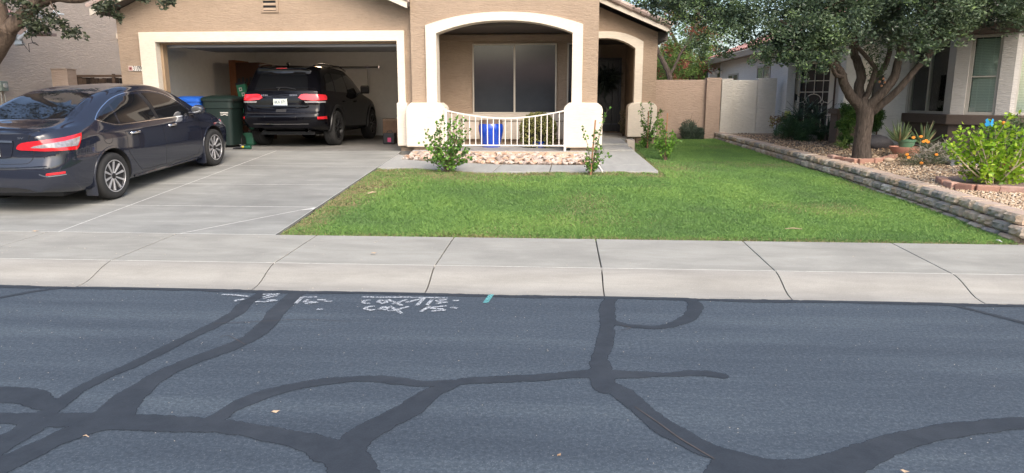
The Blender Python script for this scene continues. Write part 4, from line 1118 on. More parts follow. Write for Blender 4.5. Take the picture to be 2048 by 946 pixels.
za, zb, zc, zd = gz1-.13, gz1-.42, gz1-.70, gz1-.95
xa, xb = gx0+gw*.20, gx1-gw*.20
def circ(cx, cz, r_, a0, a1, n=10): return [(cx+r_*math.cos(R(a0+(a1-a0)*i/n)), cz+r_*math.sin(R(a0+(a1-a0)*i/n))) for i in range(n+1)]
for z in (zb, zc): bar([(gx0, z), (gx1, z)])
bar([(gm_, gz1), (gm_, zc-.05)])
for x, s in ((xa, 1), (xb, -1)):
    bar([(x, za-.06), (x, zd+.05)]); bar(circ(x, za, .055, 45, 405, 4), .009)   # small diamonds at the top corners
    bar([(gx0 if s == 1 else gx1, za), (x-s*.055, za)]); bar([(x+s*.055, za), (gm_, za+.0)]); bar([(x, za+.055), (x, gz1)])
    bar(circ(x, zd, .05, 0, 360, 4), .009)
    # ogee arcs below
    bar([(gm_, zc-.05)] + [(gm_-s*(gm_-x if s == 1 else x-gm_)*abs(math.sin(R(a)))*.9, zc-.05-.17*(1-math.cos(R(a)))) for a in (20, 40, 60, 80)] + [(x+s*.05, zd)])
    bar([(x+s*.05, zd)] + [(x+s*(.05+(gw*.3-.05)*math.sin(R(a))), zd-.30*(1-math.cos(R(a)))-.02) for a in (30, 50, 70, 90)])
    bar([(x-s*.05, zd), (gx0 if s == 1 else gx1, zd-.02)]); bar([(x, zd-.05), (x, gz0)])
bar([(gm_, zd-.28), (gm_, gz0)]); bar([(gx0, .55), (gx1, .55)])
gr.build('door_grille', CRM, sdoor)
hd = MB(); hd.cbox((.05, -.04, 1.0), (.03, .04, .16), mat=DM); hd.build('door_handle', BLACK, sdoor)
# wall right of the door, wall behind the tree, sconce
MB().box(6.82, 6.95, 15.86, 19.6, .5, 3.0).build('recess_side_wall', NWHITE, nh)
MB().box(6.221, 7.6, 15.60, 15.85, .4, 3.1).build('front_wall', NWHITE, nh)
MB().box(6.221, 6.55, 15.57, 15.599, .7, 2.98).build('front_wall_strip', NCREAM, nh)
sc0 = at_y(1757, 172, 15.5)
scn = thing('wall_sconce', 'black box lantern on the white wall behind the tree trunk', 'lamp', (sc0.x, 15.55, sc0.z-.15))
MB().box(sc0.x-.09, sc0.x+.09, 15.48, 15.60, sc0.z-.30, sc0.z+.22).build('lantern_body', BLACK, scn, bevel=.008)
MB().box(sc0.x-.06, sc0.x+.06, 15.47, 15.48, sc0.z-.22, sc0.z+.12).build('lantern_glass', simple('smoked_glass', (.05, .05, .055), .15), scn)
# bay: side facing left, 45 degree side, front
BX, BY0, BY1, BF = 7.2, 15.6, 13.85, 13.19
bd = BY1-BF
bay = [(BX, BY0), (BX, BY1), (BX+bd, BF), (16, BF), (16, BY0)]
def prism_z(pts, z0, z1, name, mat, par, bev=0, off=0.0):
    q = pts
    if off:
        q = [(pts[0][0]-off, pts[0][1]), (pts[1][0]-off, pts[1][1]-off*.41), (pts[2][0]-off*.41, pts[2][1]-off), (pts[3][0], pts[3][1]-off), (pts[4][0], pts[4][1])]
    return MB().prism(q, lambda a, b_: (a, b_, z0), lambda a, b_: (a, b_, z1)).build(name, mat, par, bevel=bev)
prism_z(bay, .45, 1.20, 'bay_base', NBROWN, nh)
prism_z(bay, 1.201, 1.385, 'bay_sill', NBROWN, nh, .015, .07)
prism_z(bay, 2.80, 3.0, 'bay_head', NBROWN, nh, .012, .06)
prism_z(bay, 3.001, 6.0, 'upper_wall', NWHITE, nh)
# wall body behind the openings
def wseg(a, b, holes, z0=1.386, z1=2.799, th=.16, mat=NWHITE):
    """wall from a to b with rectangular full-height holes given as (s0,s1) fractions, windows set in them"""
    a, b = Vector((*a, 0)), Vector((*b, 0)); L_ = (b-a).length
    M = Matrix.Translation(a) @ Matrix.Rotation(math.atan2(b.y-a.y, b.x-a.x), 4, 'Z')
    s = 0; 
    for h0, h1 in holes+[(1, 1)]:
        if h0*L_-s > .005: MB().box(s, h0*L_, 0, th, z0, z1, mat=M).build('bay_wall', BAYM, nh)
        if h1 > h0:
            x0, x1 = h0*L_+.003, h1*L_-.003; fw = .05
            f = MB()
            for q in ((x0, x1, z0, z0+fw), (x0, x1, z1-fw, z1), (x0, x0+fw, z0+fw, z1-fw), (x1-fw, x1, z0+fw, z1-fw)): f.box(q[0], q[1], .03, .10, q[2], q[3], mat=M)
            xm = (x0+x1)/2
            if x1-x0 > 1: f.box(xm-.02, xm+.02, .04, .09, z0+fw, z1-fw, mat=M)
            else: f.box(x0+fw, x1-fw, .04, .08, (z0+z1)/2-.04, (z0+z1)/2-.015, mat=M)
            fo = f.build('window', NFR, nh)
            MB().box(x0+fw-.002, x1-fw+.002, .055, .063, z0+fw-.002, z1-fw+.002, mat=M).build('pane', GLP, fo)
            bl = MB(); k = 0; z = z0+fw+.02
            while z < z1-fw-.02:
                bl.box(x0+fw, x1-fw, -.012, .012, -.0015, .0015, mat=M @ Matrix.Translation((0, .12, z)) @ Matrix.Rotation(R(-74), 4, 'X')); z += .028
            for q in (.3, .7): bl.box(x0+(x1-x0)*q-.006, x0+(x1-x0)*q+.006, .095, .10, z0+fw, z1-fw, mat=M)
            o_ = bl.build('blind_slats', BLIND, fo); o_['kind'] = 'stuff'
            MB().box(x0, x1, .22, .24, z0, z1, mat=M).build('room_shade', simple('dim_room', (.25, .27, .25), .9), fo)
        s = h1*L_
BAYM = stucco('shaded_bay_stucco', (.46, .44, .41), .06, .4)  # greyer copy of the white stucco, the bay's shade put into its colour
GLP = glass_pane('house_glass', (.88, .92, .89), 1.5, 1.0)
BLIND = simple('blind_slat', (.78, .82, .76), .6)
wseg((BX, BY0), (BX, BY1), [(.012, .86)])
wseg((BX, BY1), (BX+bd, BF), [(.24, .77)])
wseg((BX+bd, BF), (16, BF), [(.0095, .15), (.25, .38)])
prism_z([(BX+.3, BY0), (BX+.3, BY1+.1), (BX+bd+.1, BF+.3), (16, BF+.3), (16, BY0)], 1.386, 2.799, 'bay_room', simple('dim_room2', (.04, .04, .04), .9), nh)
# little white card in the 45 degree window
cc = Matrix.Translation((BX, BY1, 0)) @ Matrix.Rotation(R(-45), 4, 'Z'); L45 = bd*math.sqrt(2)
MB().box(L45*.24+.06, L45*.24+.15, .066, .07, 1.44, 1.52, mat=cc).build('window_card', WHITE, nh)
# porch walk of the neighbour
PW = simple('grey_porch_paint', (.13, .14, .16), .6, var=.1)
pw = MB().box(6.4, 16, 12.1, 15.6, .45, .655); pw = pw.build('porch_walk', PW, nh)
MB().box(6.2, 6.8, 15.3, 19.5, .45, .70).build('entry_step', PW, nh)
# string of bulbs along the patio eave
st = thing('string_lights', 'string of small white bulbs hanging under the patio eave behind the wall', 'lights', (5.2, 26.7, pz-.1))
pts = [at_y(1418+52*i/20, 142-8*i/20+2.5*abs(math.sin(i/20*math.pi*3)), 26.7) for i in range(21)]
MB().tube(pts, .008, 4).build('cord', BLACK, st)
for i in range(1, 20, 3):
    p = pts[i]; m = MB(); m.ellipsoid((p.x, p.y, p.z-.07), (.05, .05, .06), 8, 5); m.build('bulb', WHITE, st, smooth=True)

# ================================================================== ACROSS THE STREET (out-of-view houses, added only for cars and windows to reflect)
for k, (x0, x1, zt, col, lb) in enumerate(((-24, -11, 3.4, (.42, .33, .25), 'unseen low tan stucco house added for reflections across the street at the left'), (-7, 6, 3.6, (.36, .30, .25), 'unseen low brown stucco house added for reflections across the street opposite the lawn'), (10, 23, 3.4, (.45, .40, .34), 'unseen low cream stucco house added for reflections across the street at the right'))):
    oh = thing('added_reflection_house', lb, 'house', ((x0+x1)/2, -19, 0), group='houses added for reflections across the street')
    om = stucco('opposite_stucco%d' % k, col)
    MB().box(x0, x1, -30, -19, 0, zt-.6).build('wall', om, oh)
    r_ = MB(); r_.prism([(-30.6, zt-.6), (-18.4, zt-.6), (-24.5, zt+1.2)], lambda a, b: (x0-.5, a, b), lambda a, b: (x1+.5, a, b)); r_.build('roof', TILE_N, oh)
    MB().box(x0+1, x0+6, -18.99, -18.94, .1, 2.4).build('garage_door', WHITE, oh)
    for wx in (x0+7.5, x0+10): MB().box(wx, wx+1.5, -18.99, -18.95, 1, 2.3).build('window', BLACK, oh)
sheet('far_yard', [-60, 60], [-60, -10.2], lambda x, y: 0.05, EARTH, kind='structure', smooth=False)
# ================================================================== VEHICLES
def pchip(xs, ys, x):
    xs, ys = np.array(xs, float), np.array(ys, float); h = np.diff(xs); d = np.diff(ys)/h
    m = np.zeros_like(ys); m[0], m[-1] = d[0], d[-1]
    for i in range(1, len(xs)-1):
        if d[i-1]*d[i] > 0:
            w1, w2 = 2*h[i]+h[i-1], h[i]+2*h[i-1]; m[i] = (w1+w2)/(w1/d[i-1]+w2/d[i])
    x = np.clip(x, xs[0], xs[-1]); k = np.clip(np.searchsorted(xs, x, side='right')-1, 0, len(xs)-2)
    t = (x-xs[k])/h[k]
    return (2*t**3-3*t**2+1)*ys[k]+(t**3-2*t**2+t)*h[k]*m[k]+(-2*t**3+3*t**2)*ys[k+1]+(t**3-t**2)*h[k]*m[k+1]
def curve(d, x): return float(pchip(list(d.keys()), list(d.values()), x))
def catmull(P, k):
    out = []; n = len(P)
    for i in range(n-1):
        p0, p1, p2, p3 = P[max(i-1, 0)], P[i], P[i+1], P[min(i+2, n-1)]
        # centripetal-ish damping: limit tangents to chord lengths
        l1 = (p2-p1).length
        t1 = (p2-p0); t2 = (p3-p1)
        t1 = t1*min(0.5, l1/max(t1.length, 1e-6)); t2 = t2*min(0.5, l1/max(t2.length, 1e-6))
        for j in range(k):
            t = j/k
            out.append(p1*(2*t**3-3*t**2+1)+t1*(t**3-2*t**2+t)+p2*(-2*t**3+3*t**2)+t2*(t**3-t**2))
    out.append(P[-1]); return out

def car_shell(K, xs, shear, mats, wells, K2=4, capn=22):
    """K: dict of curves giving the half section; returns evaluated mesh (y left positive), with wheel wells cut"""
    rows = []
    for x in xs:
        c = lambda n: curve(K[n], x)
        P = [Vector((0, c('zb'))), Vector((c('w0')*.6, c('zb'))), Vector((c('w0'), c('zb')+.012)), Vector((c('w1'), c('zb')+.10)), Vector((c('W'), c('zm'))),
             Vector((c('ws'), c('zs'))), Vector((c('wb'), c('zbelt'))), Vector(((c('wb')*.55+c('wr')*.45)+c('bul'), c('zbelt')*.5+c('zr')*.5)), Vector((c('wr'), c('zr'))), Vector((c('wr')*.62, c('zr')*.28+c('zt')*.72)), Vector((0, c('zt')))]
        rows.append(catmull(P, K2))
    M_ = len(rows[0]); verts = []; faces = []
    def V(x, y, z): 
        verts.append([x+shear(x, y, z), y, z]); return len(verts)-1
    L_ = [[V(x, p.x, p.y) for p in r_] for x, r_ in zip(xs, rows)]
    Rr = [[L_[i][0] if j == 0 else (L_[i][-1] if j == M_-1 else V(x, -p.x, p.y)) for j, p in enumerate(r_)] for i, (x, r_) in enumerate(zip(xs, rows))]
    for i in range(len(xs)-1):
        for j in range(M_-1):
            faces.append((L_[i][j], L_[i+1][j], L_[i+1][j+1], L_[i][j+1]))
            faces.append((Rr[i][j], Rr[i][j+1], Rr[i+1][j+1], Rr[i+1][j]))
    for end in (0, len(xs)-1):       # end caps as grids so they can bulge
        prev = None; x = xs[end]
        for j in range(M_):
            p = rows[end][j]
            if j == 0 or j == M_-1: row = [L_[end][j]]*(capn+1)
            else: row = [L_[end][j]]+[V(x, p.x*(1-2*k/capn), p.y) for k in range(1, capn)]+[Rr[end][j]]
            if prev:
                for k in range(capn):
                    q = [prev[k], row[k], row[k+1], prev[k+1]]
                    q2 = []; [q2.append(a) for a in q if a not in q2]
                    if len(q2) > 2: faces.append(tuple(q2) if end == 0 else tuple(reversed(q2)))
            prev = row
    me = mesh_of('body', verts, faces, mats)
    bm = bmesh.new(); bm.from_mesh(me); bmesh.ops.remove_doubles(bm, verts=bm.verts, dist=1e-4); bmesh.ops.recalc_face_normals(bm, faces=bm.faces); bm.to_mesh(me); bm.free()
    o = link('body', me)
    bv = bmesh.new(); bv.from_mesh(me); bvh = BVHTree.FromBMesh(bv); bv.free()
    cut = []
    for (wx, wz, wr_, y0, y1) in wells:
        for s in (1, -1):
            m = MB(); Mx = Matrix.Translation((wx, 0, wz)) @ Matrix.Rotation(R(90), 4, 'X')
            k = 40; vs = []
            for yy in (y0*s, y1*s):
                for q in range(k): a = 2*math.pi*q/k; vs.append((wx+wr_*math.cos(a), yy, wz+wr_*math.sin(a)))
            m.add(vs, [tuple((q, (q+1) % k, k+(q+1) % k, k+q)) for q in range(k)]+[tuple(range(k-1, -1, -1)), tuple(range(k, 2*k))], 1)
            m.box(wx-wr_*.985, wx+wr_*.985, min(y0*s, y1*s)+.001, max(y0*s, y1*s)-.001, wz-.6, wz, 1) if False else None
            c_ = m.build('cut', [mats[0], mats[1]]); cut.append(c_)
            md_ = o.modifiers.new('b', 'BOOLEAN'); md_.operation = 'DIFFERENCE'; md_.object = c_; md_.solver = 'EXACT'; md_.use_self = True
    dg = bpy.context.evaluated_depsgraph_get(); me2 = bpy.data.meshes.new_from_object(o.evaluated_get(dg)); me2.name = 'body'
    o.modifiers.clear(); o.data = me2
    for c_ in cut: bpy.data.objects.remove(c_)
    me2.polygons.foreach_set('use_smooth', [True]*len(me2.polygons)); me2.set_sharp_from_angle(angle=R(42)); me2.update()
    return o, bvh

class Decal:
    """thin fitted pieces laid on the body surface, with returned edges"""
    def __init__(s, bvh): s.bvh = bvh
    def hit(s, a, b, mode, fan=None):
        if mode == 'R': o, d = Vector((a, -3, b)), Vector((0, 1, 0))
        elif mode == 'L': o, d = Vector((a, 3, b)), Vector((0, -1, 0))
        elif mode == 'B': o, d = Vector((-3, a, b)), Vector((1, 0, 0))
        elif mode == 'F': o, d = Vector((8, a, b)), Vector((-1, 0, 0))
        elif mode == 'T': o, d = Vector((a, b, 4)), Vector((0, 0, -1))
        elif mode == 'BR':   # diagonal wrap round the rear right corner: a = angle-like arc coordinate
            c_ = Vector((0.9, -0.15, b)); an = a; d = -Vector((-math.cos(an), -math.sin(an), 0)); o = c_-d*3
        elif mode == 'BL':
            c_ = Vector((0.9, 0.15, b)); an = a; d = -Vector((-math.cos(an), math.sin(an), 0)); o = c_-d*3
        h = s.bvh.ray_cast(o, d)
        if h[0] is None:
            n = s.bvh.find_nearest(o+d*2.3); return n[0], n[1] if n[1].dot(d) < 0 else -n[1], d
        n = h[1] if h[1].dot(d) < 0 else -h[1]
        return h[0], n, d
    def patch(s, name, poly, mode, mat, parent, off=.004, step=.05, depth=.012, smooth_n=True):
        # densify outline
        out = []
        n = len(poly)
        for i in range(n):
            a, b = Vector(poly[i]), Vector(poly[(i+1) % n]); k = max(1, int((b-a).length/step))
            out += [a+(b-a)*j/k for j in range(k)]
        nb = len(out); xs = [p.x for p in out]; ys = [p.y for p in out]
        def inside(p):
            c = False; j = nb-1
            for i in range(nb):
                if (out[i].y > p.y) != (out[j].y > p.y) and p.x < (out[j].x-out[i].x)*(p.y-out[i].y)/(out[j].y-out[i].y)+out[i].x: c = not c
                j = i
            return c
        pts = list(out); gx = min(xs)+step/2
        while gx < max(xs):
            gy = min(ys)+step/2
            while gy < max(ys):
                p = Vector((gx, gy))
                if inside(p) and min((p-q).length for q in out) > step*.45: pts.append(p)
                gy += step
            gx += step
        r_ = delaunay_2d_cdt(pts, [], [list(range(nb))], 1, 1e-5)
        vc, ed, fc, ov = r_[0], r_[1], r_[2], r_[3]
        V, Nn = [], []
        for p in vc:
            h, n_, d = s.hit(p.x, p.y, mode); V.append(h+n_*off); Nn.append(n_)
        m = MB(); m.v = [tuple(v) for v in V]
        m.f = [list(f) for f in fc]; m.m = [0]*len(m.f)
        # skirt along boundary edges
        ec = {}
        for f in fc:
            for i in range(len(f)):
                e = (f[i], f[(i+1) % len(f)]); key = tuple(sorted(e)); ec.setdefault(key, []).append(e)
        bmap = {}
        for key, l in ec.items():
            if len(l) == 1:
                a, b = l[0]
                for q in (a, b):
                    if q not in bmap: bmap[q] = len(m.v); m.v.append(tuple(V[q]-Nn[q]*depth))
                m.f.append([b, a, bmap[a], bmap[b]]); m.m.append(0)
        return m.build(name, mat, parent, smooth=True, local=True)
    def strip(s, name, line, mode, w, mat, parent, off=.0025, step=.03, h=None):
        """narrow strip along a line on the surface; w may be list"""
        P = [Vector(p) for p in line]; Q = catmull(P, max(2, int(max((b-a).length for a, b in zip(P, P[1:]))/step)))
        H = [s.hit(p.x, p.y, mode) for p in Q]
        m = MB(); ww = w if hasattr(w, '__len__') else [w]*2
        vs = []
        for i, (p, n_, d) in enumerate(H):
            t = (H[min(i+1, len(H)-1)][0]-H[max(i-1, 0)][0]); t = t.normalized() if t.length > 1e-6 else Vector((1, 0, 0))
            b = t.cross(n_).normalized(); wi = (ww[0]+(ww[1]-ww[0])*i/(len(H)-1))/2
            vs += [p-b*wi-n_*.003, p-b*wi*.8+n_*off, p+b*wi*.8+n_*off, p+b*wi-n_*.003]
        f = [(4*i+j, 4*i+j+1, 4*i+5+j, 4*i+4+j) for i in range(len(H)-1) for j in range(3)]
        m.add(vs, f); return m.build(name, mat, parent, smooth=True, local=True)

def paint(name, col, rough=.28, metal=.6, flake=True):
    m = simple(name, col, rough, metal=metal, coat=1.0, spec=0.0); m.node_tree.nodes['Principled BSDF'].inputs['Coat IOR'].default_value = 1.72; return m
def wheel(parent, x, y, z, r_, w_, side, style, tmat, cm, dm):
    """side: -1 = right. one wheel: tyre, rim"""
    R0 = Matrix.Translation((x, y, z)) @ Matrix.Rotation(R(90)*(-side), 4, 'X')   # local z points outward
    ri = r_*(.69 if style != 'suv' else .67); h = w_/2
    m = MB(); prof = [(ri-.01, -h*.9), (ri+.01, -h), (r_-.03, -h), (r_-.006, -h*.8), (r_, -h*.5), (r_, -h*.28), (r_-.007, -h*.25), (r_-.007, -h*.2), (r_, -h*.17), (r_, h*.17), (r_-.007, h*.2), (r_-.007, h*.25), (r_, h*.28), (r_, h*.5), (r_-.006, h*.8), (r_-.03, h*.99), ((r_+ri)/2, h*1.02), (ri+.012, h*.98), (ri-.01, h*.88)]
    m.lathe(prof, 56, mat=R0); ty = m.build('tyre', tmat, parent, smooth=True, local=True)
    m = MB(); m.lathe([(ri+.004, h*.90), (ri-.008, h*.93), (ri-.02, h*.86), (ri-.03, h*.6), (ri-.045, -h*.6), (ri, -h*.9)], 48, mat=R0)
    rim = m.build('rim', dm, parent, smooth=True, local=True)
    m = MB(); m.lathe([(ri+.006, h*.90), (ri-.002, h*.935), (ri-.012, h*.93), (ri-.014, h*.88)], 48, mat=R0); m.build('rim_lip', cm, rim, smooth=True, local=True)
    m = MB(); m.lathe([(0, h*.30), (ri-.03, h*.22), (ri-.03, h*.20), (0, h*.2)], 32, mat=R0); m.build('brake_backing', dm, rim, local=True)
    sp_ = MB(); n = 10 if style != 'suv' else 5
    for k in range(n):
        a = 2*math.pi*k/n+.15
        Rm = R0 @ Matrix.Rotation(a, 4, 'Z')
        if style != 'suv':
            w0, w1 = .008, .021
            z0, z1 = h*.70, h*.86
            vs = [(.03, -w0, z0), (ri-.018, -w1*(.5), z1), (ri-.018, w1, z1), (.03, w0, z0), (.03, -w0, z0-.03), (ri-.018, -w1*.5, z1-.04), (ri-.018, w1, z1-.04), (.03, w0, z0-.03)]
            sp_.add([Rm @ Vector(v) for v in vs], [(0, 1, 2, 3), (7, 6, 5, 4), (0, 4, 5, 1), (1, 5, 6, 2), (2, 6, 7, 3), (3, 7, 4, 0)])
        else:
            for s in (-1, 1):
                vs = [(.04, s*.012-.012, h*.72), (ri-.018, s*.055-.016, h*.86), (ri-.018, s*.055+.016, h*.86), (.04, s*.012+.012, h*.72)]
                vs += [(a_, b_, c_-.035) for a_, b_, c_ in vs]
                sp_.add([Rm @ Vector(v) for v in vs], [(0, 1, 2, 3), (7, 6, 5, 4), (0, 4, 5, 1), (1, 5, 6, 2), (2, 6, 7, 3), (3, 7, 4, 0)])
    sp_.build('spokes', cm, rim, local=True, bevel=.003)
    if style != 'suv':   # black inner half of each twin spoke
        bb = MB()
        for k in range(10):
            Rm = R0 @ Matrix.Rotation(2*math.pi*(k+.5)/10+.15, 4, 'Z')
            vs = [(.03, -.01, h*.60), (ri-.02, -.035, h*.74), (ri-.02, .03, h*.74), (.03, .01, h*.60)]; vs += [(a_, b_, c_-.02) for a_, b_, c_ in vs]
            bb.add([Rm @ Vector(v) for v in vs], [(0, 1, 2, 3), (7, 6, 5, 4), (0, 4, 5, 1), (1, 5, 6, 2), (2, 6, 7, 3), (3, 7, 4, 0)])
        bb.build('dark_spokes', dm, rim, local=True)
    m = MB(); m.lathe([(.0, h*.80), (.03, h*.80), (.038, h*.74), (.04, h*.5)], 20, mat=R0); m.build('hub_cap', dm, rim, smooth=True, local=True)
    return ty

GLASS = simple('car_glass', (.008, .009, .011), .03, spec=.7)
REDL = simple('red_lens', (.62, .012, .02), .12, coat=1.0, spec=.8, var=.25, vscale=40)
CLRL = simple('clear_lens', (.27, .26, .27), .12, coat=1.0, spec=.9, var=.35, vscale=30)
SEAM = simple('panel_gap', (.006, .006, .007), .6)
WELL = simple('wheel_well', (.012, .012, .012), .95)

# ------------------------------------------------------------------ sedan on the drive
def make_sedan():
    ry = 9.38; rx = -7.09
    s_ = math.atan(.075)
    root = thing('parked_sedan', 'dark grey four-door sedan parked on the driveway at left', 'car', (rx, ry-1.04*math.cos(s_), drive_z(rx, ry-1.04*math.cos(s_))), (0, -s_, R(88.8)))
    root.scale = (1.04, 1.04, 1.012)
    PM = paint('sedan_paint', (.016, .019, .031), .5, .0)
    K = dict(
     zb={0:.285,.25:.235,.6:.20,1.2:.185,3.6:.185,4.2:.20,4.62:.24},
     w0={0:.60,.15:.70,.5:.77,1.2:.80,3.4:.80,4.1:.76,4.45:.62,4.62:.42},
     w1={0:.68,.12:.77,.4:.835,1.0:.855,2.3:.862,3.6:.86,4.1:.82,4.45:.68,4.62:.46},
     W={0:.705,.12:.80,.4:.862,.9:.876,2.3:.880,3.7:.872,4.15:.825,4.45:.70,4.62:.47},
     zm={0:.56,.5:.60,1.0:.62,2.3:.60,3.6:.62,4.2:.55,4.62:.50},
     ws={0:.685,.12:.785,.4:.846,.9:.860,2.3:.862,3.5:.85,4.1:.80,4.45:.66,4.62:.44},
     zs={0:.82,.4:.865,1.0:.88,2.0:.86,3.2:.82,3.8:.78,4.3:.68,4.62:.60},
     wb={0:.62,.12:.70,.4:.765,.9:.80,1.4:.80,2.3:.80,3.2:.79,3.6:.765,4.1:.70,4.45:.56,4.62:.36},
     zbelt={0:.965,.12:1.0,.4:1.035,.9:1.03,1.4:1.005,2.3:.975,3.1:.945,3.6:.915,4.1:.83,4.45:.72,4.62:.64},
     bul={0:0,.5:.01,.9:.03,1.3:.032,2.8:.032,3.4:.012,3.6:.005,4.62:0},
     wr={0:.52,.12:.58,.4:.62,.7:.625,1.1:.60,1.6:.575,2.4:.57,2.9:.595,3.3:.64,3.5:.665,3.7:.64,4.1:.56,4.45:.42,4.62:.25},
     zr={0:1.005,.12:1.04,.4:1.075,.62:1.115,.9:1.22,1.2:1.325,1.55:1.405,2.0:1.44,2.5:1.425,2.9:1.335,3.2:1.20,3.5:1.035,3.7:.975,4.1:.885,4.45:.765,4.62:.67},
     zt={0:1.035,.12:1.07,.4:1.095,.6:1.115,.75:1.165,1.0:1.27,1.3:1.375,1.6:1.445,2.0:1.485,2.4:1.485,2.7:1.45,3.0:1.36,3.3:1.21,3.5:1.105,3.6:1.06,3.75:1.025,4.1:.945,4.45:.82,4.62:.70},
    )
    xs = sorted(set([round(v, 4) for v in list(np.linspace(0, .3, 11))+list(np.linspace(.3, 4.2, 60))+list(np.linspace(4.2, 4.62, 14))]))
    def shear(x, y, z):
        f = float(pchip([.2,.3,.45,.60,.655,.70,.85,1.0,1.12], [.07,.02,0,.0,.03,.055,.045,.04,.10], z))
        a = f*max(0, 1-x/.5)**2
        if x < .4:
            yy = min(1, abs(y)/.8); a += -.085*(1-yy**2.4)*max(0, 1-x/.4)**2 + .05*max(0, 1-x/.4)**2
        if x > 4.2:
            yy = min(1, abs(y)/.6); a += .06*(1-yy**2)*((x-4.2)/.42)
        return a
    AX0, AX1, AZ, AR = 1.0, 3.70, .318, .318
    body, bvh = car_shell(K, xs, shear, [PM, WELL], [(AX0, AZ+.01, .368, .60, 1.2), (AX1, AZ+.01, .368, .60, 1.2)])
    body.parent = root
    D = Decal(bvh)
    for s, md in ((-1, 'R'), (1, 'L')):
        # side glass: quarter, rear door, front door
        D.patch('quarter_window', [(.93,1.085),(1.27,.995),(1.325,.992),(1.325,1.235),(1.22,1.205),(1.07,1.145)], md, GLASS, body, .003, .05)
        D.patch('rear_door_window', [(1.36,.990),(2.20,.968),(2.14,1.15),(2.06,1.345),(1.90,1.352),(1.60,1.325),(1.36,1.25)], md, GLASS, body, .003, .05)
        D.patch('front_door_window', [(2.30,.966),(3.20,.942),(3.13,1.02),(2.92,1.16),(2.66,1.29),(2.42,1.345),(2.17,1.350),(2.24,1.15)], md, GLASS, body, .003, .05)
        D.patch('door_pillar', [(2.215,.972),(2.285,.968),(2.225,1.16),(2.155,1.352),(2.085,1.352),(2.155,1.15)], md, BLACK, body, .005, .06)
        D.strip('window_trim', [(3.26,.928),(2.3,.953),(1.3,.978),(1.1,1.025),(.905,1.088)], md, .016, CHROME, body, .006)
        D.strip('window_trim', [(.905,1.088),(1.02,1.155),(1.2,1.235),(1.45,1.318),(1.75,1.370),(2.1,1.385),(2.4,1.368),(2.7,1.30),(2.95,1.17),(3.2,1.01)], md, .012, CHROME, body, .006)
        # door cuts
        for ln in ([(1.335,.97),(1.37,.80),(1.36,.62),(1.50,.42),(1.62,.295)], [(2.22,.955),(2.25,.8),(2.25,.5),(2.22,.285)], [(1.62,.295),(2.22,.285),(3.15,.285)], [(3.24,.925),(3.30,.8),(3.26,.5),(3.15,.285)],
                   [(.90,.90),(.905,.80),(.955,.765),(1.02,.765),(1.065,.80),(1.065,.90),(1.02,.935),(.95,.935),(.90,.90)]):
            D.strip('door_gap', ln, md, .007, SEAM, body, .0012)
        D.strip('sill_moulding', [(1.45,.235),(2.3,.225),(3.25,.225)], md, .035, PM, body, .012)
        D.strip('character_line', [(.5,.905),(1.2,.895),(2.2,.87),(3.2,.835)], md, .016, PM, body, .004)
        # handles
        for hx in (1.50, 2.44):
            h, n_, d = D.hit(hx+.07, .845, md)
            m = MB(); m.ellipsoid((hx+.065, h.y+s*.028, .845), (.105, .017, .018), 12, 6); m.ellipsoid((hx-.02, h.y+s*.014, .845), (.028, .022, .022), 8, 5); m.ellipsoid((hx+.15, h.y+s*.014, .845), (.024, .022, .02), 8, 5)
            m.build('door_handle', CHROME, body, smooth=True, local=True)
            D.patch('handle_recess', [(hx+.065+.085*math.cos(a), .838+.036*math.sin(a)) for a in np.linspace(0, 6.28, 13)[:-1]], md, SEAM, body, .001, .05, .004)
        # mirror
        h, n_, d = D.hit(3.14, .98, md)
        m = MB(); yb = h.y+s*.02
        m.box(3.10, 3.17, min(yb, yb+s*.10), max(yb, yb+s*.10), .955, .985)
        mi = m.build('mirror_arm', PM, body, local=True, bevel=.008)
        m = MB(); m.ellipsoid((3.15, yb+s*.155, 1.02), (.075, .105, .078), 16, 10); m.v = [(min(max(x, 3.085), 9), y, z) for x, y, z in m.v]
        m.build('mirror_housing', PM, mi, smooth=True, local=True)
        m = MB(); m.ellipsoid((3.083, yb+s*.155, 1.02), (.004, .088, .060), 16, 8); m.build('mirror_glass', simple('mirror_chrome', (.30,.31,.33), .08, metal=1), mi, smooth=True, local=True)
        # mud flaps
        for fx in (.60, 3.315):
            h, n_, d = D.hit(fx+.02, .35, md)
            m = MB(); m.box(fx-.0, fx+.03, min(h.y-s*.14, h.y+s*.012), max(h.y-s*.14, h.y+s*.012), .10 if fx > 2 else .12, .40); m.build('mud_flap', PM if fx > 2 else PM, body, local=True, bevel=.008)
        # side of the headlight
        D.patch('headlight', [(4.05,.76),(4.30,.755),(4.44,.70),(4.50,.62),(4.38,.60),(4.20,.66),(4.08,.71)], md, CLRL, body, .006, .04)
        # arch lips
        for ax in (AX0, AX1):
            D.strip('arch_lip', [(ax+.385*math.cos(R(a)), AZ+.01+.385*math.sin(R(a))) for a in range(-8, 189, 14)], md, .03, PM, body, .007)
        wheel(root, AX0, s*.775, AZ, AR, .215, s, 'sedan', RUBBER, simple('machined_alloy', (.60,.60,.62), .35, metal=.7), simple('black_alloy', (.010,.010,.012), .5))
        wheel(root, AX1, s*.775, AZ, AR, .215, s, 'sedan', RUBBER, bpy.data.materials['machined_alloy'], bpy.data.materials['black_alloy'])
        # tail light, wrapping the corner: inner on the lid, outer on the wing
        mdw = 'BR' if s == -1 else 'BL'
        # arc coordinate = angle from straight back
        D.patch('tail_light', [(.245,.825),(.25,.850),(.275,.876),(.32,.897),(.40,.912),(.55,.926),(.80,.938),(1.09,.960),(1.04,.885),(.97,.80),(.93,.772),(.70,.785),(.45,.802),(.28,.812)], mdw, REDL, body, .010, .03, .02)
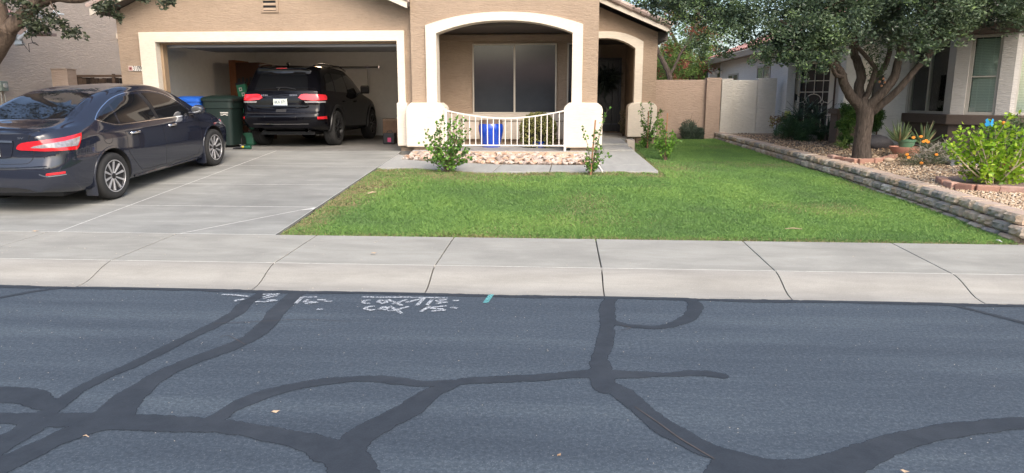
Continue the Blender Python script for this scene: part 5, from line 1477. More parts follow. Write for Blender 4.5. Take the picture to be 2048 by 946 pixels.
        D.patch('reverse_light', [(.42,.838),(.46,.858),(.54,.874),(.66,.884),(.80,.893),(1.035,.920),(.995,.865),(.95,.818),(.80,.822),(.55,.832)], mdw, CLRL, body, .0135, .03, .01)
        D.patch('reflector', [(.54,.500),(.55,.528),(.74,.530),(.74,.502)], mdw, REDL, body, .008, .03)
        D.strip('reflector_trim', [(.47,.515),(.53,.489),(.62,.487),(.75,.490)], mdw, .012, CHROME, body, .006)
    # windscreen, rear glass
    D.patch('rear_window', [(-.54,1.135),(-.50,1.25),(-.475,1.385),(-.25,1.405),(.25,1.405),(.475,1.385),(.50,1.25),(.54,1.135),(.3,1.125),(-.3,1.125)], 'B', GLASS, body, .004, .05)
    D.patch('windscreen', [(-.58,1.06),(-.47,1.39),(-.2,1.41),(.2,1.41),(.47,1.39),(.58,1.06)], 'F', GLASS, body, .004, .06)
    # trunk lid cuts, chrome bar, plate recess, plate, badge
    D.strip('lid_gap', [(-.60,1.075),(-.565,1.02),(-.53,.93),(-.56,.80),(-.50,.665),(-.42,.645),(0,.640),(.42,.645),(.50,.665),(.56,.80),(.53,.93),(.565,1.02),(.60,1.075)], 'B', .008, SEAM, body, .0015)
    D.strip('lid_edge', [(-.60,1.035),(-.3,1.052),(0,1.055),(.3,1.052),(.60,1.035)], 'B', .028, PM, body, .014)
    D.strip('chrome_bar', [(-.34,.915),(0,.925),(.34,.915)], 'B', .028, CHROME, body, .016)
    D.strip('plate_recess_edge', [(-.34,.90),(-.30,.79),(-.255,.725),(0,.715),(.255,.725),(.30,.79),(.34,.90)], 'B', .014, PM, body, .010)
    h, n_, d = D.hit(0, .80, 'B')
    m = MB(); m.box(h.x-.014, h.x-.004, -.155, .155, .735, .89); m.build('number_plate', WHITE, body, local=True, bevel=.003)
    m = MB()
    for i in range(40):
        y, z = random.uniform(-.14, .14), random.uniform(.755, .87); m.box(h.x-.0155, h.x-.0145, y-.006, y+.008, z-.006, z+.006)
    m.build('plate_print', simple('grey_print', (.2, .2, .22), .6), body, local=True)
    D.strip('bumper_step', [(-.70,.615),(-.35,.60),(0,.597),(.35,.60),(.70,.615)], 'B', .014, PM, body, .005)
    D.patch('bumper_valance', [(-.52,.30),(-.42,.335),(-.30,.352),(0,.358),(.30,.352),(.42,.335),(.52,.30),(.3,.292),(-.3,.292)], 'B', BLACK, body, .004, .05)
    tx = link('badge', text_mesh('SV', .045, .002, CHROME), body, local=True)
    h, n_, d = D.hit(-.44, .955, 'B'); tx.location = (h.x-.006, -.44, .955); tx.rotation_euler = (R(90), 0, R(-90)+R(12)); tx.scale = (1.4, .8, 1)
    h, n_, d = D.hit(0, .98, 'B')
    m = MB(); m.lathe([(.028, -.003), (.036, 0), (.028, .003), (.022, 0), (.028, -.003)], 20, mat=Matrix.Rotation(R(90), 4, 'Y'), c=(h.x-.006, 0, .985)); m.cbox((h.x-.007, 0, .985), (.004, .085, .014)); m.build('round_emblem', CHROME, body, local=True)
    # front bumper lower grille, under-body
    D.patch('grille', [(-.4,.42),(-.4,.62),(.4,.62),(.4,.42)], 'F', BLACK, body, .006, .06)
    MB().box(.35, 4.3, -.60, .60, .17, .22).build('underbody', BLACK, root, local=True)
    m = MB(); m.tube([(.10, .45, .25), (.8, .45, .24)], .028, 10); m.build('exhaust_pipe', DARK, root, local=True, smooth=True)
    # interior hints are hidden by the dark glass; high brake light
    return root
make_sedan()

# ------------------------------------------------------------------ SUV in the garage
def make_suv():
    p = at_z(668, 290, .65); ry = p.y; rx = p.x-.80
    root = thing('parked_suv', 'black sport utility vehicle parked inside the open garage', 'car', (rx, ry-1.02, .648), (0, 0, R(90))); root.scale = (1, .965, 1)
    PM = simple('suv_paint', (.004, .004, .006), .4, spec=0.0, coat=.6)
    K = dict(
     zb={0:.42,.3:.36,.8:.30,4.0:.30,4.6:.34,4.82:.38},
     w0={0:.72,.2:.82,.6:.88,4.0:.88,4.5:.78,4.82:.5},
     w1={0:.80,.2:.90,.6:.94,1.4:.93,3.6:.94,4.2:.92,4.6:.78,4.82:.55},
     W={0:.83,.15:.92,.5:.955,1.4:.95,2.6:.945,3.8:.955,4.3:.92,4.6:.80,4.82:.56},
     zm={0:.68,1:.74,3.8:.74,4.82:.62},
     ws={0:.84,.15:.91,.5:.935,1.4:.935,2.6:.93,3.8:.94,4.3:.89,4.6:.77,4.82:.54},
     zs={0:.98,1:1.0,3.8:.98,4.4:.92,4.82:.82},
     wb={0:.80,.15:.855,.5:.875,1.4:.88,2.6:.88,3.5:.87,4.0:.83,4.6:.70,4.82:.50},
     zbelt={0:1.17,1:1.15,2.6:1.12,3.5:1.10,4.0:1.06,4.6:.98,4.82:.90},
     bul={0:.012,.5:.025,2.8:.03,3.4:.01,3.8:.0,4.82:0},
     wr={0:.60,.15:.64,.5:.66,1.4:.665,2.6:.66,3.1:.68,3.6:.74,3.8:.72,4.6:.58,4.82:.42},
     zr={0:1.63,.2:1.665,.5:1.69,1.4:1.71,2.4:1.68,2.9:1.56,3.3:1.36,3.6:1.18,3.8:1.13,4.6:1.02,4.82:.93},
     zt={0:1.67,.2:1.705,.5:1.735,1.4:1.76,2.4:1.73,2.9:1.62,3.3:1.40,3.6:1.22,3.8:1.165,4.6:1.05,4.82:.95},
    )
    xs = sorted(set([round(v, 4) for v in list(np.linspace(0, .4, 11))+list(np.linspace(.4, 4.3, 54))+list(np.linspace(4.3, 4.82, 12))]))
    def shear(x, y, z):
        f = float(pchip([.35,.46,.62,.70,.74,.80,1.02,1.15,1.20,1.60,1.68,1.75], [.10,.04,.0,.0,.05,.09,.10,.13,.15,.36,.36,.40], z))
        a = f*max(0, 1-x/.9)**1.5
        if x < .5: yy = min(1, abs(y)/.9); a += (.06-.09*(1-yy**2.6))*max(0, 1-x/.5)**2
        if x > 4.2: yy = min(1, abs(y)/.7); a += .08*(1-yy**2)*((x-4.2)/.6)
        return a
    AX0, AX1, AZ, AR = 1.02, 3.935, .385, .385
    body, bvh = car_shell(K, xs, shear, [PM, WELL], [(AX0, AZ+.01, .445, .62, 1.2), (AX1, AZ+.01, .445, .62, 1.2)])
    body.parent = root
    D = Decal(bvh)
    al = simple('gloss_black_alloy', (.02, .02, .022), .15, metal=.5)
    for s, md in ((-1, 'R'), (1, 'L')):
        D.patch('quarter_window', [(.55,1.20),(1.12,1.19),(1.14,1.56),(.95,1.58),(.72,1.52)], md, GLASS, body, .004, .06)
        D.patch('rear_door_window', [(1.20,1.185),(2.05,1.17),(2.02,1.58),(1.22,1.59)], md, GLASS, body, .004, .06)
        D.patch('front_door_window', [(2.13,1.17),(3.15,1.15),(3.22,1.22),(3.0,1.37),(2.75,1.50),(2.5,1.57),(2.11,1.585)], md, GLASS, body, .004, .06)
        for ln in ([(1.28,1.14),(1.36,.9),(1.50,.6),(1.62,.42)], [(2.08,1.15),(2.12,.9),(2.12,.42)], [(1.62,.42),(2.4,.41),(3.3,.42)], [(3.30,1.1),(3.36,.9),(3.30,.42)]):
            D.strip('door_gap', ln, md, .008, SEAM, body, .0012)
        for ax in (AX0, AX1): D.strip('arch_flare', [(ax+.475*math.cos(R(a)), AZ+.01+.475*math.sin(R(a))) for a in range(-10, 191, 14)], md, .075, simple('flare_black', (.012,.012,.013), .4), body, .022)
        for hx in (1.62, 2.52):
            h, n_, d = D.hit(hx, .98, md); m = MB(); m.ellipsoid((hx, h.y+s*.025, .98), (.11, .016, .018), 10, 6); m.build('door_handle', PM, body, smooth=True, local=True)
        h, n_, d = D.hit(3.05, 1.17, md); yb = h.y
        m = MB(); m.box(3.03, 3.10, min(yb, yb+s*.1), max(yb, yb+s*.1), 1.15, 1.185); mi = m.build('mirror_arm', PM, body, local=True, bevel=.008)
        m = MB(); m.box(3.0, 3.12, min(yb+s*.06, yb+s*.28), max(yb+s*.06, yb+s*.28), 1.16, 1.36); m.build('mirror_housing', simple('matt_black', (.006,.006,.007), .6), mi, local=True, bevel=.035)
        wheel(root, AX0, s*.845, AZ, AR, .26, s, 'suv', RUBBER, al, BLACK)
        wheel(root, AX1, s*.845, AZ, AR, .26, s, 'suv', RUBBER, al, BLACK)
        mw = 'BR' if s == -1 else 'BL'
        D.patch('tail_light', [(.30,1.05),(.36,1.11),(.44,1.125),(.98,1.11),(1.03,1.07),(.98,1.0),(.60,.99),(.38,1.01)], mw, simple('lit_red_lens', (.7,.02,.03), .15, coat=1, emit=(1,.04,.06), estr=.10), body, .012, .03, .02)
        D.patch('reverse_light', [(.46,.945),(.44,.978),(.92,.978),(.92,.945)], mw, CLRL, body, .010, .03)
        D.patch('reflector', [(.66,.605),(.66,.655),(.90,.665),(.93,.605)], mw, REDL, body, .010, .03)
        m = MB(); m.tube([(.5, s*.62, 1.73), (1.0, s*.64, 1.79), (2.2, s*.64, 1.78), (2.7, s*.64, 1.70)], .016, 8); m.build('roof_rail', DARK, body, smooth=True, local=True)
        ey = s*.52
        m = MB(); m.tube([(.16, ey, .37), (.45, ey, .37), (.9, ey*.95, .36)], .038, 16, caps=False); m.tube([(.155, ey, .37), (.18, ey, .37)], .047, 16, caps=False); m.build('exhaust_pipe', CHROME, root, smooth=True, local=True)
    D.patch('rear_window', [(-.60,1.20),(-.56,1.42),(-.50,1.58),(0,1.60),(.50,1.58),(.56,1.42),(.60,1.20),(0,1.185)], 'B', GLASS, body, .004, .06)
    D.patch('windscreen', [(-.62,1.22),(-.54,1.62),(0,1.66),(.54,1.62),(.62,1.22)], 'F', GLASS, body, .004, .07)
    m = MB(); m.add([(.34, -.56, 1.655), (.34, .56, 1.655), (.55, .58, 1.70), (.55, -.58, 1.70), (.33, -.56, 1.635), (.33, .56, 1.635), (.55, .58, 1.66), (.55, -.58, 1.66)], [(0, 3, 2, 1), (4, 5, 6, 7), (0, 1, 5, 4), (1, 2, 6, 5), (2, 3, 7, 6), (3, 0, 4, 7)])
    m.v = [(x-.08 if x < .4 else x, y, z+.015) for x, y, z in m.v]; m.build('roof_spoiler', PM, body, local=True, bevel=.01)
    m = MB(); m.box(.245, .26, -.12, .12, 1.655, 1.668); m.build('high_brake_light', REDL, body, local=True)
    m = MB(); m.ellipsoid((.62, 0, 1.77), (.08, .03, .035), 10, 6); m.build('roof_antenna', BLACK, body, local=True, smooth=True)
    h, n_, d = D.hit(0, 1.02, 'B')
    m = MB(); m.box(h.x-.02, h.x-.012, -.155, .155, .885, 1.035); pl_ = m.build('number_plate', simple('plate_face', (.62,.68,.62), .5), body, local=True, bevel=.003)
    tx = link('plate_number', text_mesh('4KA 97Y', .082, .0015, simple('plate_print_blue', (.03,.05,.12), .5)), pl_, local=True); tx.location = (h.x-.022, 0, .955); tx.rotation_euler = (R(90), 0, R(-90)); tx.scale = (.86, 1.15, 1)
    m = MB(); m.box(h.x-.0215, h.x-.0205, -.15, .15, .885, .897); m.box(h.x-.0215, h.x-.0205, -.15, .15, 1.02, 1.035); m.build('plate_frame', CHROME, pl_, local=True)
    D.strip('chrome_line', [(-.40,1.07),(0,1.075),(.40,1.07)], 'B', .006, DARK, body, .004)
    m = MB()
    for k, yy in enumerate(list(np.linspace(.42, .30, 4))+list(np.linspace(-.22, -.36, 5))):
        hh, _, _ = D.hit(yy, 1.10, 'B'); m.cbox((hh.x-.006, yy, 1.10), (.006, .022, .030))
    m.build('badge_letters', CHROME, body, local=True)
    D.strip('hatch_handle_bar', [(-.62,.87),(-.55,.85),(0,.85),(.55,.85),(.62,.87)], 'B', .03, PM, body, .02)
    D.strip('bumper_ledge', [(-.80,.725),(0,.715),(.80,.725)], 'B', .022, DARK, body, .012)
    D.strip('bumper_crease', [(-.75,.58),(-.62,.60),(0,.60),(.62,.60),(.75,.58)], 'B', .012, PM, body, .006)
    D.strip('bumper_chrome', [(-.62,.505),(0,.50),(.62,.505)], 'B', .010, CHROME, body, .005)
    D.patch('hitch_cover', [(-.13,.73+.02),(-.13,.81),(.10,.81),(.10,.75)], 'B', BLACK, body, .004, .05)
    for yy in (-.36, .34): D.patch('parking_sensor', [(yy+.016*math.cos(a), .655+.016*math.sin(a)) for a in np.linspace(0, 6.28, 11)[:-1]], 'B', DARK, body, .003, .05)
    m = MB(); m.tube([(.20, .10, 1.20), (.15, .02, 1.215), (.20, -.05, 1.245), (.24, -.33, 1.235)], .009, 6)
    pts = [D.hit(a, b, 'B') for a, b in ((.05, 1.20), (.02, 1.235), (.10, 1.25), (-.12, 1.255), (-.34, 1.215))]
    m = MB(); m.tube([h_+n_*.02 for h_, n_, d_ in pts], .009, 6); m.build('rear_wiper', BLACK, body, local=True)
    m = MB(); m.box(.4, 4.4, -.62, .62, .26, .33); m.build('underbody', BLACK, root, local=True)
    m = MB(); m.tube([(.55, -.35, .33), (.6, .05, .30), (.75, .35, .33)], .05, 10); m.tube([(.98, -.8, .385), (.98, .8, .385)], .035, 8); m.build('muffler', DARK, root, smooth=True, local=True)
    D.patch('grille', [(-.5,.55),(-.5,.85),(.5,.85),(.5,.55)], 'F', BLACK, body, .006, .08)
    return root
make_suv()

# ================================================================== THINGS IN THE GARAGE
def bin_(name, label, cat, x, y, z, w_, d_, h_, mat, wheels=True, group=None, s=1):
    r_ = thing(name, label, cat, (x, y, z), group=group)
    m = MB(); a, b = w_/2*.80, d_/2*.78; A, B = w_/2*.96, d_/2*.92
    lo, hi = .05, h_*.86
    def ring(hx, hy, z_, n=6, c=.09):
        out = []
        for cx_, cy_, a0 in ((hx-c, hy-c, 0), (-hx+c, hy-c, 90), (-hx+c, -hy+c, 180), (hx-c, -hy+c, 270)):
            for q in range(n): t_ = R(a0+90*q/(n-1)); out.append((cx_+c*math.cos(t_), cy_+c*math.sin(t_), z_))
        return out
    rings = [ring(a, b, lo), ring((a*.45+A*.55), b*.5+B*.5, lo+(hi-lo)*.62), ring(A*.985, B*.98, hi-.16), ring(A*1.03, B*1.03, hi-.15), ring(A*1.05, B*1.05, hi)]
    k = len(rings[0]); vs = [p for rg in rings for p in rg]
    m.add(vs, [(i*k+j, i*k+(j+1) % k, (i+1)*k+(j+1) % k, (i+1)*k+j) for i in range(len(rings)-1) for j in range(k)]+[tuple(range(k-1, -1, -1))])
    m.build('body', mat, r_, local=True, smooth=True)
    m = MB(); rings = [ring(A*1.12, B*1.12, hi+.001), ring(A*1.13, B*1.13, hi+.05), ring(A*1.02, B*1.0, hi+.085, c=.12), ring(A*.6, B*.6, hi+.12, c=.12)]
    vs = [p for rg in rings for p in rg]
    m.add(vs, [(i*k+j, i*k+(j+1) % k, (i+1)*k+(j+1) % k, (i+1)*k+j) for i in range(len(rings)-1) for j in range(k)]+[tuple(range(k-1, -1, -1)), tuple(range(3*k, 4*k))])
    m.build('lid', mat, r_, local=True, smooth=True)
    m = MB(); m.tube([(-A*.8, B*1.1, hi-.01), (-A*.8, B*1.28, hi+.02), (A*.8, B*1.28, hi+.02), (A*.8, B*1.1, hi-.01)], .016, 6); m.build('handle', mat, r_, local=True)
    for sx in (-1, 1):
        m = MB(); m.lathe([(0, -.03), (.11, -.03), (.12, -.02), (.12, .02), (.11, .03), (0, .03)], 18, mat=Matrix.Rotation(R(90), 4, 'Y'), c=(sx*a*.95, b*.85, .12)); m.build('wheel', BLACK, r_, local=True, smooth=True)
    # white print on the front: a line of small letters over a swoosh
    zf = lo+(hi-lo)*.74; yf = -(b*.3+B*.7)-.008
    m = MB()
    for q in range(9): m.cbox((A*.22+q*.020, yf, zf), (.013, .003, .022))
    pts = [(A*.22+q*.02, yf, zf-.045-.012*math.sin(q*1.1)) for q in range(9)]
    for p, q in zip(pts, pts[1:]): m.cbox(((p[0]+q[0])/2, yf, (p[2]+q[2])/2), (.021, .003, .008))
    m.cbox((A*.22+.08, yf, zf-.028), (.17, .003, .005)); m.build('printed_mark', WHITE, r_, local=True)
    return r_
BLUEP = simple('blue_bin_plastic', (.02, .12, .55), .4); GREENP = simple('green_bin_plastic', (.006, .017, .014), .55)
bb = at_y(383, 190, 14.95)
bin_('recycling_bin', 'bright blue wheeled recycling bin with closed lid inside the garage', 'bin', bb.x, 15.0, .648, .60, .66, 1.12, BLUEP)
gb_ = at_y(444, 190, 14.95)
bin_('rubbish_bin', 'dark green wheeled rubbish bin beside the blue bin', 'bin', gb_.x, 15.0, .648, .66, .72, 1.14, GREENP)
# tall orange-brown cardboard carton standing on end
CARD = simple('cardboard', (.22, .085, .035), .85, var=.15); CARD2 = simple('brown_box_card', (.17, .10, .06), .85, var=.2)
c0, c1 = at_y(457, 120, 17.6), at_y(512, 128, 17.6)
cb = thing('tall_carton', 'tall orange-brown cardboard carton standing against the garage wall', 'box', ((c0.x+c1.x)/2, 17.7, .648))
MB().box(c0.x, c0.x+.16, 17.58, 18.4, .648, c0.z).build('narrow_side', CARD, cb, bevel=.006)
MB().box(c0.x+.161, c1.x+.1, 17.62, 18.38, .648, c0.z-.06).build('wide_side', simple('dark_carton_face', (.085, .035, .02), .85), cb, bevel=.006)
m = MB()
for q in range(5): m.box(c0.x+.2+.1*q, c0.x+.26+.1*q, 17.612, 17.619, c0.z-.55, c0.z-.45+.03*(q % 2))
m.build('carton_print', BLACK, cb)
# long green box leaning
GBOX = simple('green_box_card', (.03, .24, .12), .6, var=.1)
g0 = at_y(476, 168, 16.2); g1 = at_y(494, 218, 16.2)
gbx = thing('long_green_box', 'long green printed box leaning beside the black vehicle', 'box', (g0.x+.1, 16.3, .648))
Mx = Matrix.Translation(((g0.x+g1.x)/2+.02, 16.25, (g0.z+g1.z)/2-.05)) @ Matrix.Rotation(R(-9), 4, 'Y')
hh = (g0.z-g1.z)/2+.04
MB().box(-.11, .11, -.05, .05, -hh, hh, mat=Mx).build('carton', GBOX, gbx, bevel=.004)
MB().box(-.115, .115, -.052, .052, hh+.001, hh+.05, mat=Mx).build('end_cap', BLACK, gbx)
m = MB()
for q, (a, b) in enumerate(((-.02, .22), (.02, .10), (-.03, 0), (.03, -.04), (0, -.13))): m.ring_xz([(a-.035, b-.04), (a+.035, b-.04), (a+.035, b+.04), (a-.035, b+.04), (a-.035, b-.04)], [(a-.02, b-.02), (a+.02, b-.02), (a+.02, b+.02), (a-.02, b+.02), (a-.02, b-.02)], -.0535, -.0505)
m.v = [tuple(Mx @ Vector(v)) for v in m.v]; m.build('white_print', WHITE, gbx)
# red hand truck between bin and vehicle
RED = simple('dark_red_steel', (.09, .012, .015), .45)
h0 = at_y(480, 215, 15.9)
ht = thing('hand_truck', 'dark red steel hand truck standing behind the green bin', 'hand truck', (h0.x, 15.9, .648))
m = MB()
for sx in (-.16, .16): m.tube([(h0.x+sx, 15.9, .70), (h0.x+sx, 15.98, 1.5)], .018, 8)
m.tube([(h0.x-.16, 15.98, 1.5), (h0.x-.1, 16.0, 1.62), (h0.x+.1, 16.0, 1.62), (h0.x+.16, 15.98, 1.5)], .018, 8)
for z in (.9, 1.1, 1.3): m.tube([(h0.x-.16, 15.91+(z-.7)*.09, z), (h0.x+.16, 15.91+(z-.7)*.09, z)], .014, 6)
m.build('frame', RED, ht, smooth=True); MB().box(h0.x-.18, h0.x+.18, 15.70, 15.90, .655, .67).build('toe_plate', RED, ht)
for sx in (-.2, .2): m = MB(); m.lathe([(0, -.025), (.11, -.025), (.12, 0), (.11, .025), (0, .025)], 16, mat=Matrix.Rotation(R(90), 4, 'Y'), c=(h0.x+sx, 15.98, .77)); m.build('wheel', BLACK, ht, smooth=True)
# green watering can / tank behind, orange float
w0 = at_y(499, 268, 15.55)
wc = thing('spray_tank', 'green plastic spray tank with hose standing beside the rear tyre', 'spray tank', (w0.x, 15.55, .648))
m = MB(); m.box(w0.x-.15, w0.x+.13, 15.45, 15.66, .65, .93); m.build('tank', simple('green_tank_plastic', (.03, .13, .08), .5, var=.2), wc, bevel=.04)
m = MB(); m.tube([(w0.x-.1, 15.5, .93), (w0.x-.16, 15.5, 1.05), (w0.x-.05, 15.5, 1.14), (w0.x+.05, 15.5, 1.05)], .014, 8); m.build('hose', BLACK, wc, smooth=True)
m = MB(); m.lathe([(0, .0), (.05, 0), (.05, .04), (0, .05)], 12, c=(w0.x+.02, 15.55, .93)); m.build('cap', BLACK, wc)
of = thing('orange_ball', 'small orange-red ball on the garage floor beside the green tank', 'ball', (w0.x-.24, 15.5, .71))
m = MB(); m.ellipsoid((w0.x-.24, 15.5, .715), (.065, .065, .065), 14, 8); m.build('ball', simple('orange_rubber', (.3, .06, .03), .5), of, smooth=True)
# small electric tool lying at the threshold
t0, t1 = at_z(456, 299, .66), at_z(512, 296, .66)
tl = thing('garden_trimmer', 'dark green hand-held garden tool lying at the garage threshold', 'garden tool', ((t0.x+t1.x)/2, t0.y, .65))
GT_ = simple('tool_green', (.015, .085, .05), .4)
m = MB(); ym = (t0.y+t1.y)/2
m.tube([(t0.x+.22, ym, .685), (t1.x-.12, ym, .69), (t1.x, ym, .69)], [.034, .036, .045], 10); m.build('body', GT_, tl, smooth=True)
m = MB(); m.tube([(t0.x+.22, ym, .685), (t0.x+.12, ym, .675), (t0.x, ym-.02, .665)], [.02, .03, .012], 8); m.build('head', BLACK, tl, smooth=True)
m = MB(); m.tube([(t0.x+.15, ym, .70), (t0.x+.25, ym+.02, .745), (t1.x-.25, ym+.02, .745), (t1.x-.12, ym, .70)], .008, 6); m.build('cable', simple('grey_cable', (.3,.3,.3), .5), tl, smooth=True)
m = MB(); m.tube([(t0.x+.20, ym-.03, .70), (t0.x+.24, ym-.03, .70)], .02, 8); m.build('yellow_button', simple('yellow_plastic', (.6,.45,.02), .5), tl)
# stack of boxes at the right, small pink-labelled case
b1, b2 = at_y(765, 228, 16.6), at_y(796, 262, 16.6)
for (x0, x1, y0, z0, z1, lb, nm) in ((b1.x+.02, -3.02, 16.5, .648, 1.22, 'large brown cardboard box on the garage floor at right', CARD2), (-3.30, -3.02, 16.6, 1.222, 1.52, 'small dark cardboard box stacked on the large brown box', simple('dark_card', (.09,.06,.045), .9)), (-3.16, -3.02, 16.6, 1.522, 1.85, 'narrow dark carton topmost of the stack at the right garage wall', simple('dark_card2', (.05,.04,.035), .9))):
    bx_ = thing('cardboard_box', lb, 'box', ((x0+x1)/2, y0+.2, z0), group='boxes stacked in the garage')
    MB().box(x0, x1, y0, y0+.4, z0, z1).build('carton', nm, bx_, bevel=.006)
    MB().box(x0+.01, x1-.01, y0-.002, y0-.0005, z1-.035, z1-.02).build('tape', simple('tape', (.3,.22,.14), .4), bx_)
k0 = at_y(778, 262, 16.1)
kc = thing('small_case', 'small black case with pink label beside the cardboard boxes', 'case', (k0.x, 16.2, .648))
MB().box(k0.x-.15, k0.x+.12, 16.1, 16.35, .65, .90).build('case_body', BLACK, kc, bevel=.02)
MB().box(k0.x-.04, k0.x+.04, 16.094, 16.099, .70, .80).build('pink_label', simple('pink_label', (.55,.06,.16), .6), kc)
m = MB(); m.tube([(k0.x-.08, 16.2, .90), (k0.x-.05, 16.2, .95), (k0.x+.03, 16.2, .95), (k0.x+.06, 16.2, .90)], .01, 6); m.build('handle', BLACK, kc)
# horizontal rod on a hanger against the back wall
r0, r1 = at_y(655, 134, 20.0), at_y(758, 134, 20.0)
rd = thing('wall_rod', 'thin dark horizontal rod on a bracket across the garage back wall', 'rod', ((r0.x+r1.x)/2, 20.0, r0.z))
MB().tube([r0, r1], .014, 8).build('rod', DARK, rd); q = at_y(735, 134, 20.05); m = MB(); m.tube([(q.x, 20.05, q.z), (q.x, 20.05, q.z-.75)], .01, 6); m.cbox((q.x, 20.08, q.z), (.12, .1, .05)); m.cbox((r1.x, 20.0, r1.z), (.03, .06, .07)); m.build('bracket', CHROME, rd)
# door opener with two lit bulbs under the ceiling
LAMP = simple('warm_bulb', (.9, .6, .3), .5, emit=(1, .62, .3), estr=12)
for u_ in (641, 667):
    p = at_y(u_, 91, 17.2)
lo_, hi_ = at_y(641, 91.5, 17.2), at_y(667, 91.5, 17.2)
op = thing('ceiling_light', 'ceiling light with two warm lit bulbs inside the garage', 'lamp', ((lo_.x+hi_.x)/2, 17.3, lo_.z+.05))
MB().box(lo_.x-.1, hi_.x+.1, 17.22, 17.45, lo_.z+.035, 2.975).build('fitting', DARK, op)
for p in (lo_, hi_):
    m = MB(); m.ellipsoid((p.x, 17.3, p.z+.01), (.075, .05, .03), 12, 6); m.build('bulb', LAMP, op, smooth=True)
# porch pots
def pot(name, label, x, y, z, r_, h_, mat, rimmat):
    t_ = thing(name, label, 'pot', (x, y, z))
    m = MB(); m.lathe([(0, 0), (r_*.70, 0), (r_*.72, .03*h_), (r_*.86, .3*h_), (r_*1.0, .62*h_), (r_*.99, .78*h_), (r_*.93, .86*h_)], 32); m.build('pot_body', mat, t_, smooth=True, local=True)
    m = MB(); m.lathe([(r_*.932, .8605*h_), (r_*.90, .93*h_), (r_*.87, h_), (r_*.76, h_), (r_*.76, h_*.9), (0, h_*.9)], 32); m.build('pot_rim', rimmat, t_, smooth=True, local=True)
    return t_
BLUEG = simple('blue_glaze', (.008, .055, .42), .12, coat=.8, var=.25, vscale=5)
pp = at_y(982, 290, 14.75)
pot('blue_pot', 'glazed cobalt blue pot with bare brown rim on the porch behind the railing', pp.x, 14.75, .686, .265, .56, BLUEG, simple('brown_rim', (.12,.08,.06), .6))

_pl = bpy.data.lights.new('ceiling_bulb_light', 'POINT'); _pl.energy = 6; _pl.color = (1, .78, .58); _pl.shadow_soft_size = .08
_po = bpy.data.objects.new('ceiling_bulb_light', _pl); scene.collection.objects.link(_po); _po.location = ((lo_.x+hi_.x)/2, 17.15, lo_.z-.06)
# ================================================================== PLANTS
def leaf_mesh(name, P, size, aspect, mat, attr=None, up=0.3, jitter=.3, fold=.25, dirs=None, droop=0):
    """one folded rhombus leaf (two triangles) at each point P (n,3)"""
    n = len(P); s = size*(1+rng.uniform(-jitter, jitter, n))
    if dirs is None:
        d = rng.normal(0, 1, (n, 3)); d[:, 2] = d[:, 2]*.6+up-droop
    else: d = dirs+rng.normal(0, .25, (n, 3))
    d /= np.linalg.norm(d, axis=1)[:, None]+1e-9
    r_ = rng.normal(0, 1, (n, 3)); w = np.cross(d, r_); w /= np.linalg.norm(w, axis=1)[:, None]+1e-9
    nn = np.cross(d, w)
    L_ = s[:, None]; W = L_*aspect/2
    base = P; tip = P+d*L_; mid = P+d*L_*.5
    a = mid+w*W+nn*W*fold; b = mid-w*W+nn*W*fold
    V = np.stack([base, a, tip, b], 1).reshape(-1, 3)
    i = np.arange(n)*4
    F = np.stack([np.stack([i, i+1, i+2], 1), np.stack([i, i+2, i+3], 1)], 1).reshape(-1, 3)
    c = rng.random(n) if attr is None else attr
    return np_mesh(name, V, F, mat, np.repeat(c, 2))
def clump_points(centers, rad, per, flat=.8):
    k = len(centers); c = np.repeat(centers, per, 0); n = len(c)
    d = rng.normal(0, 1, (n, 3)); d /= np.linalg.norm(d, axis=1)[:, None]
    r_ = rng.random(n)**.45
    R_ = np.repeat(rad if hasattr(rad, '__len__') else np.full(k, rad), per)
    p = c+d*(r_*R_)[:, None]*np.array([1, 1, flat]); return p
def blob_samples(blobs, n, shell=.35):
    """points in union of ellipsoids, biased to the outside"""
    vol = np.array([b[3]*b[4]*b[5] for b in blobs])**.8; k = rng.choice(len(blobs), n, p=vol/vol.sum())
    B = np.array(blobs)[k]; d = rng.normal(0, 1, (n, 3)); d /= np.linalg.norm(d, axis=1)[:, None]
    r_ = rng.random(n)**shell
    return B[:, :3]+d*B[:, 3:6]*r_[:, None]
def limb(m, pts, r0, r1, k=10, wig=.0):
    P = catmull([Vector(p) for p in pts], 5); n = len(P)
    P = [p+Vector((random.uniform(-wig, wig), random.uniform(-wig, wig), 0)) for p in P]
    m.tube(P, [r0+(r1-r0)*(i/(n-1)) for i in range(n)], k); return P
BARK = bark_mat('tree_bark', (.036, .029, .025), (.135, .108, .088))
BARK_L = bark_mat('pale_bark', (.07, .052, .040), (.20, .15, .115), (7, 7, 2))
OLIVE = leaf_mat('evergreen_leaf', [(0, (.042, .064, .042)), (.45, (.095, .14, .075)), (.8, (.17, .235, .12)), (1, (.25, .36, .11))], .42, .25, (1.1, .42, .62, (.55, .6, .65)))
# ---- the garden tree on the right
tb = at_f(1723, 316, gravel_z); TX, TY, TZ = tb.x, tb.y, tb.z
tree = thing('garden_tree', 'large spreading evergreen tree with a forked trunk in the gravel garden', 'tree', (TX, TY, TZ))
TP = lambda u_, v_, dy=0: at_y(u_, v_, TY+dy)
m = MB()
sc_ = (TP(1745, 300)-TP(1708, 300)).length/2
limb(m, [(TX-.01, TY, TZ-.1), (TX, TY, TZ+.02), TP(1722, 290), TP(1724, 262), TP(1728, 235), TP(1727, 205), TP(1722, 180)], .01, .01, 4)
P = [Vector((TX-.01, TY, TZ-.12)), Vector((TX, TY, TZ+.02)), TP(1723, 292), TP(1727, 262), TP(1730, 238), TP(1729, 218), TP(1722, 196)]
m = MB(); Q = catmull(P, 5); nQ = len(Q); rr_ = [sc_*1.35, sc_*1.05, sc_*.90, sc_*.84, sc_*.88, sc_*.92, sc_*.52]
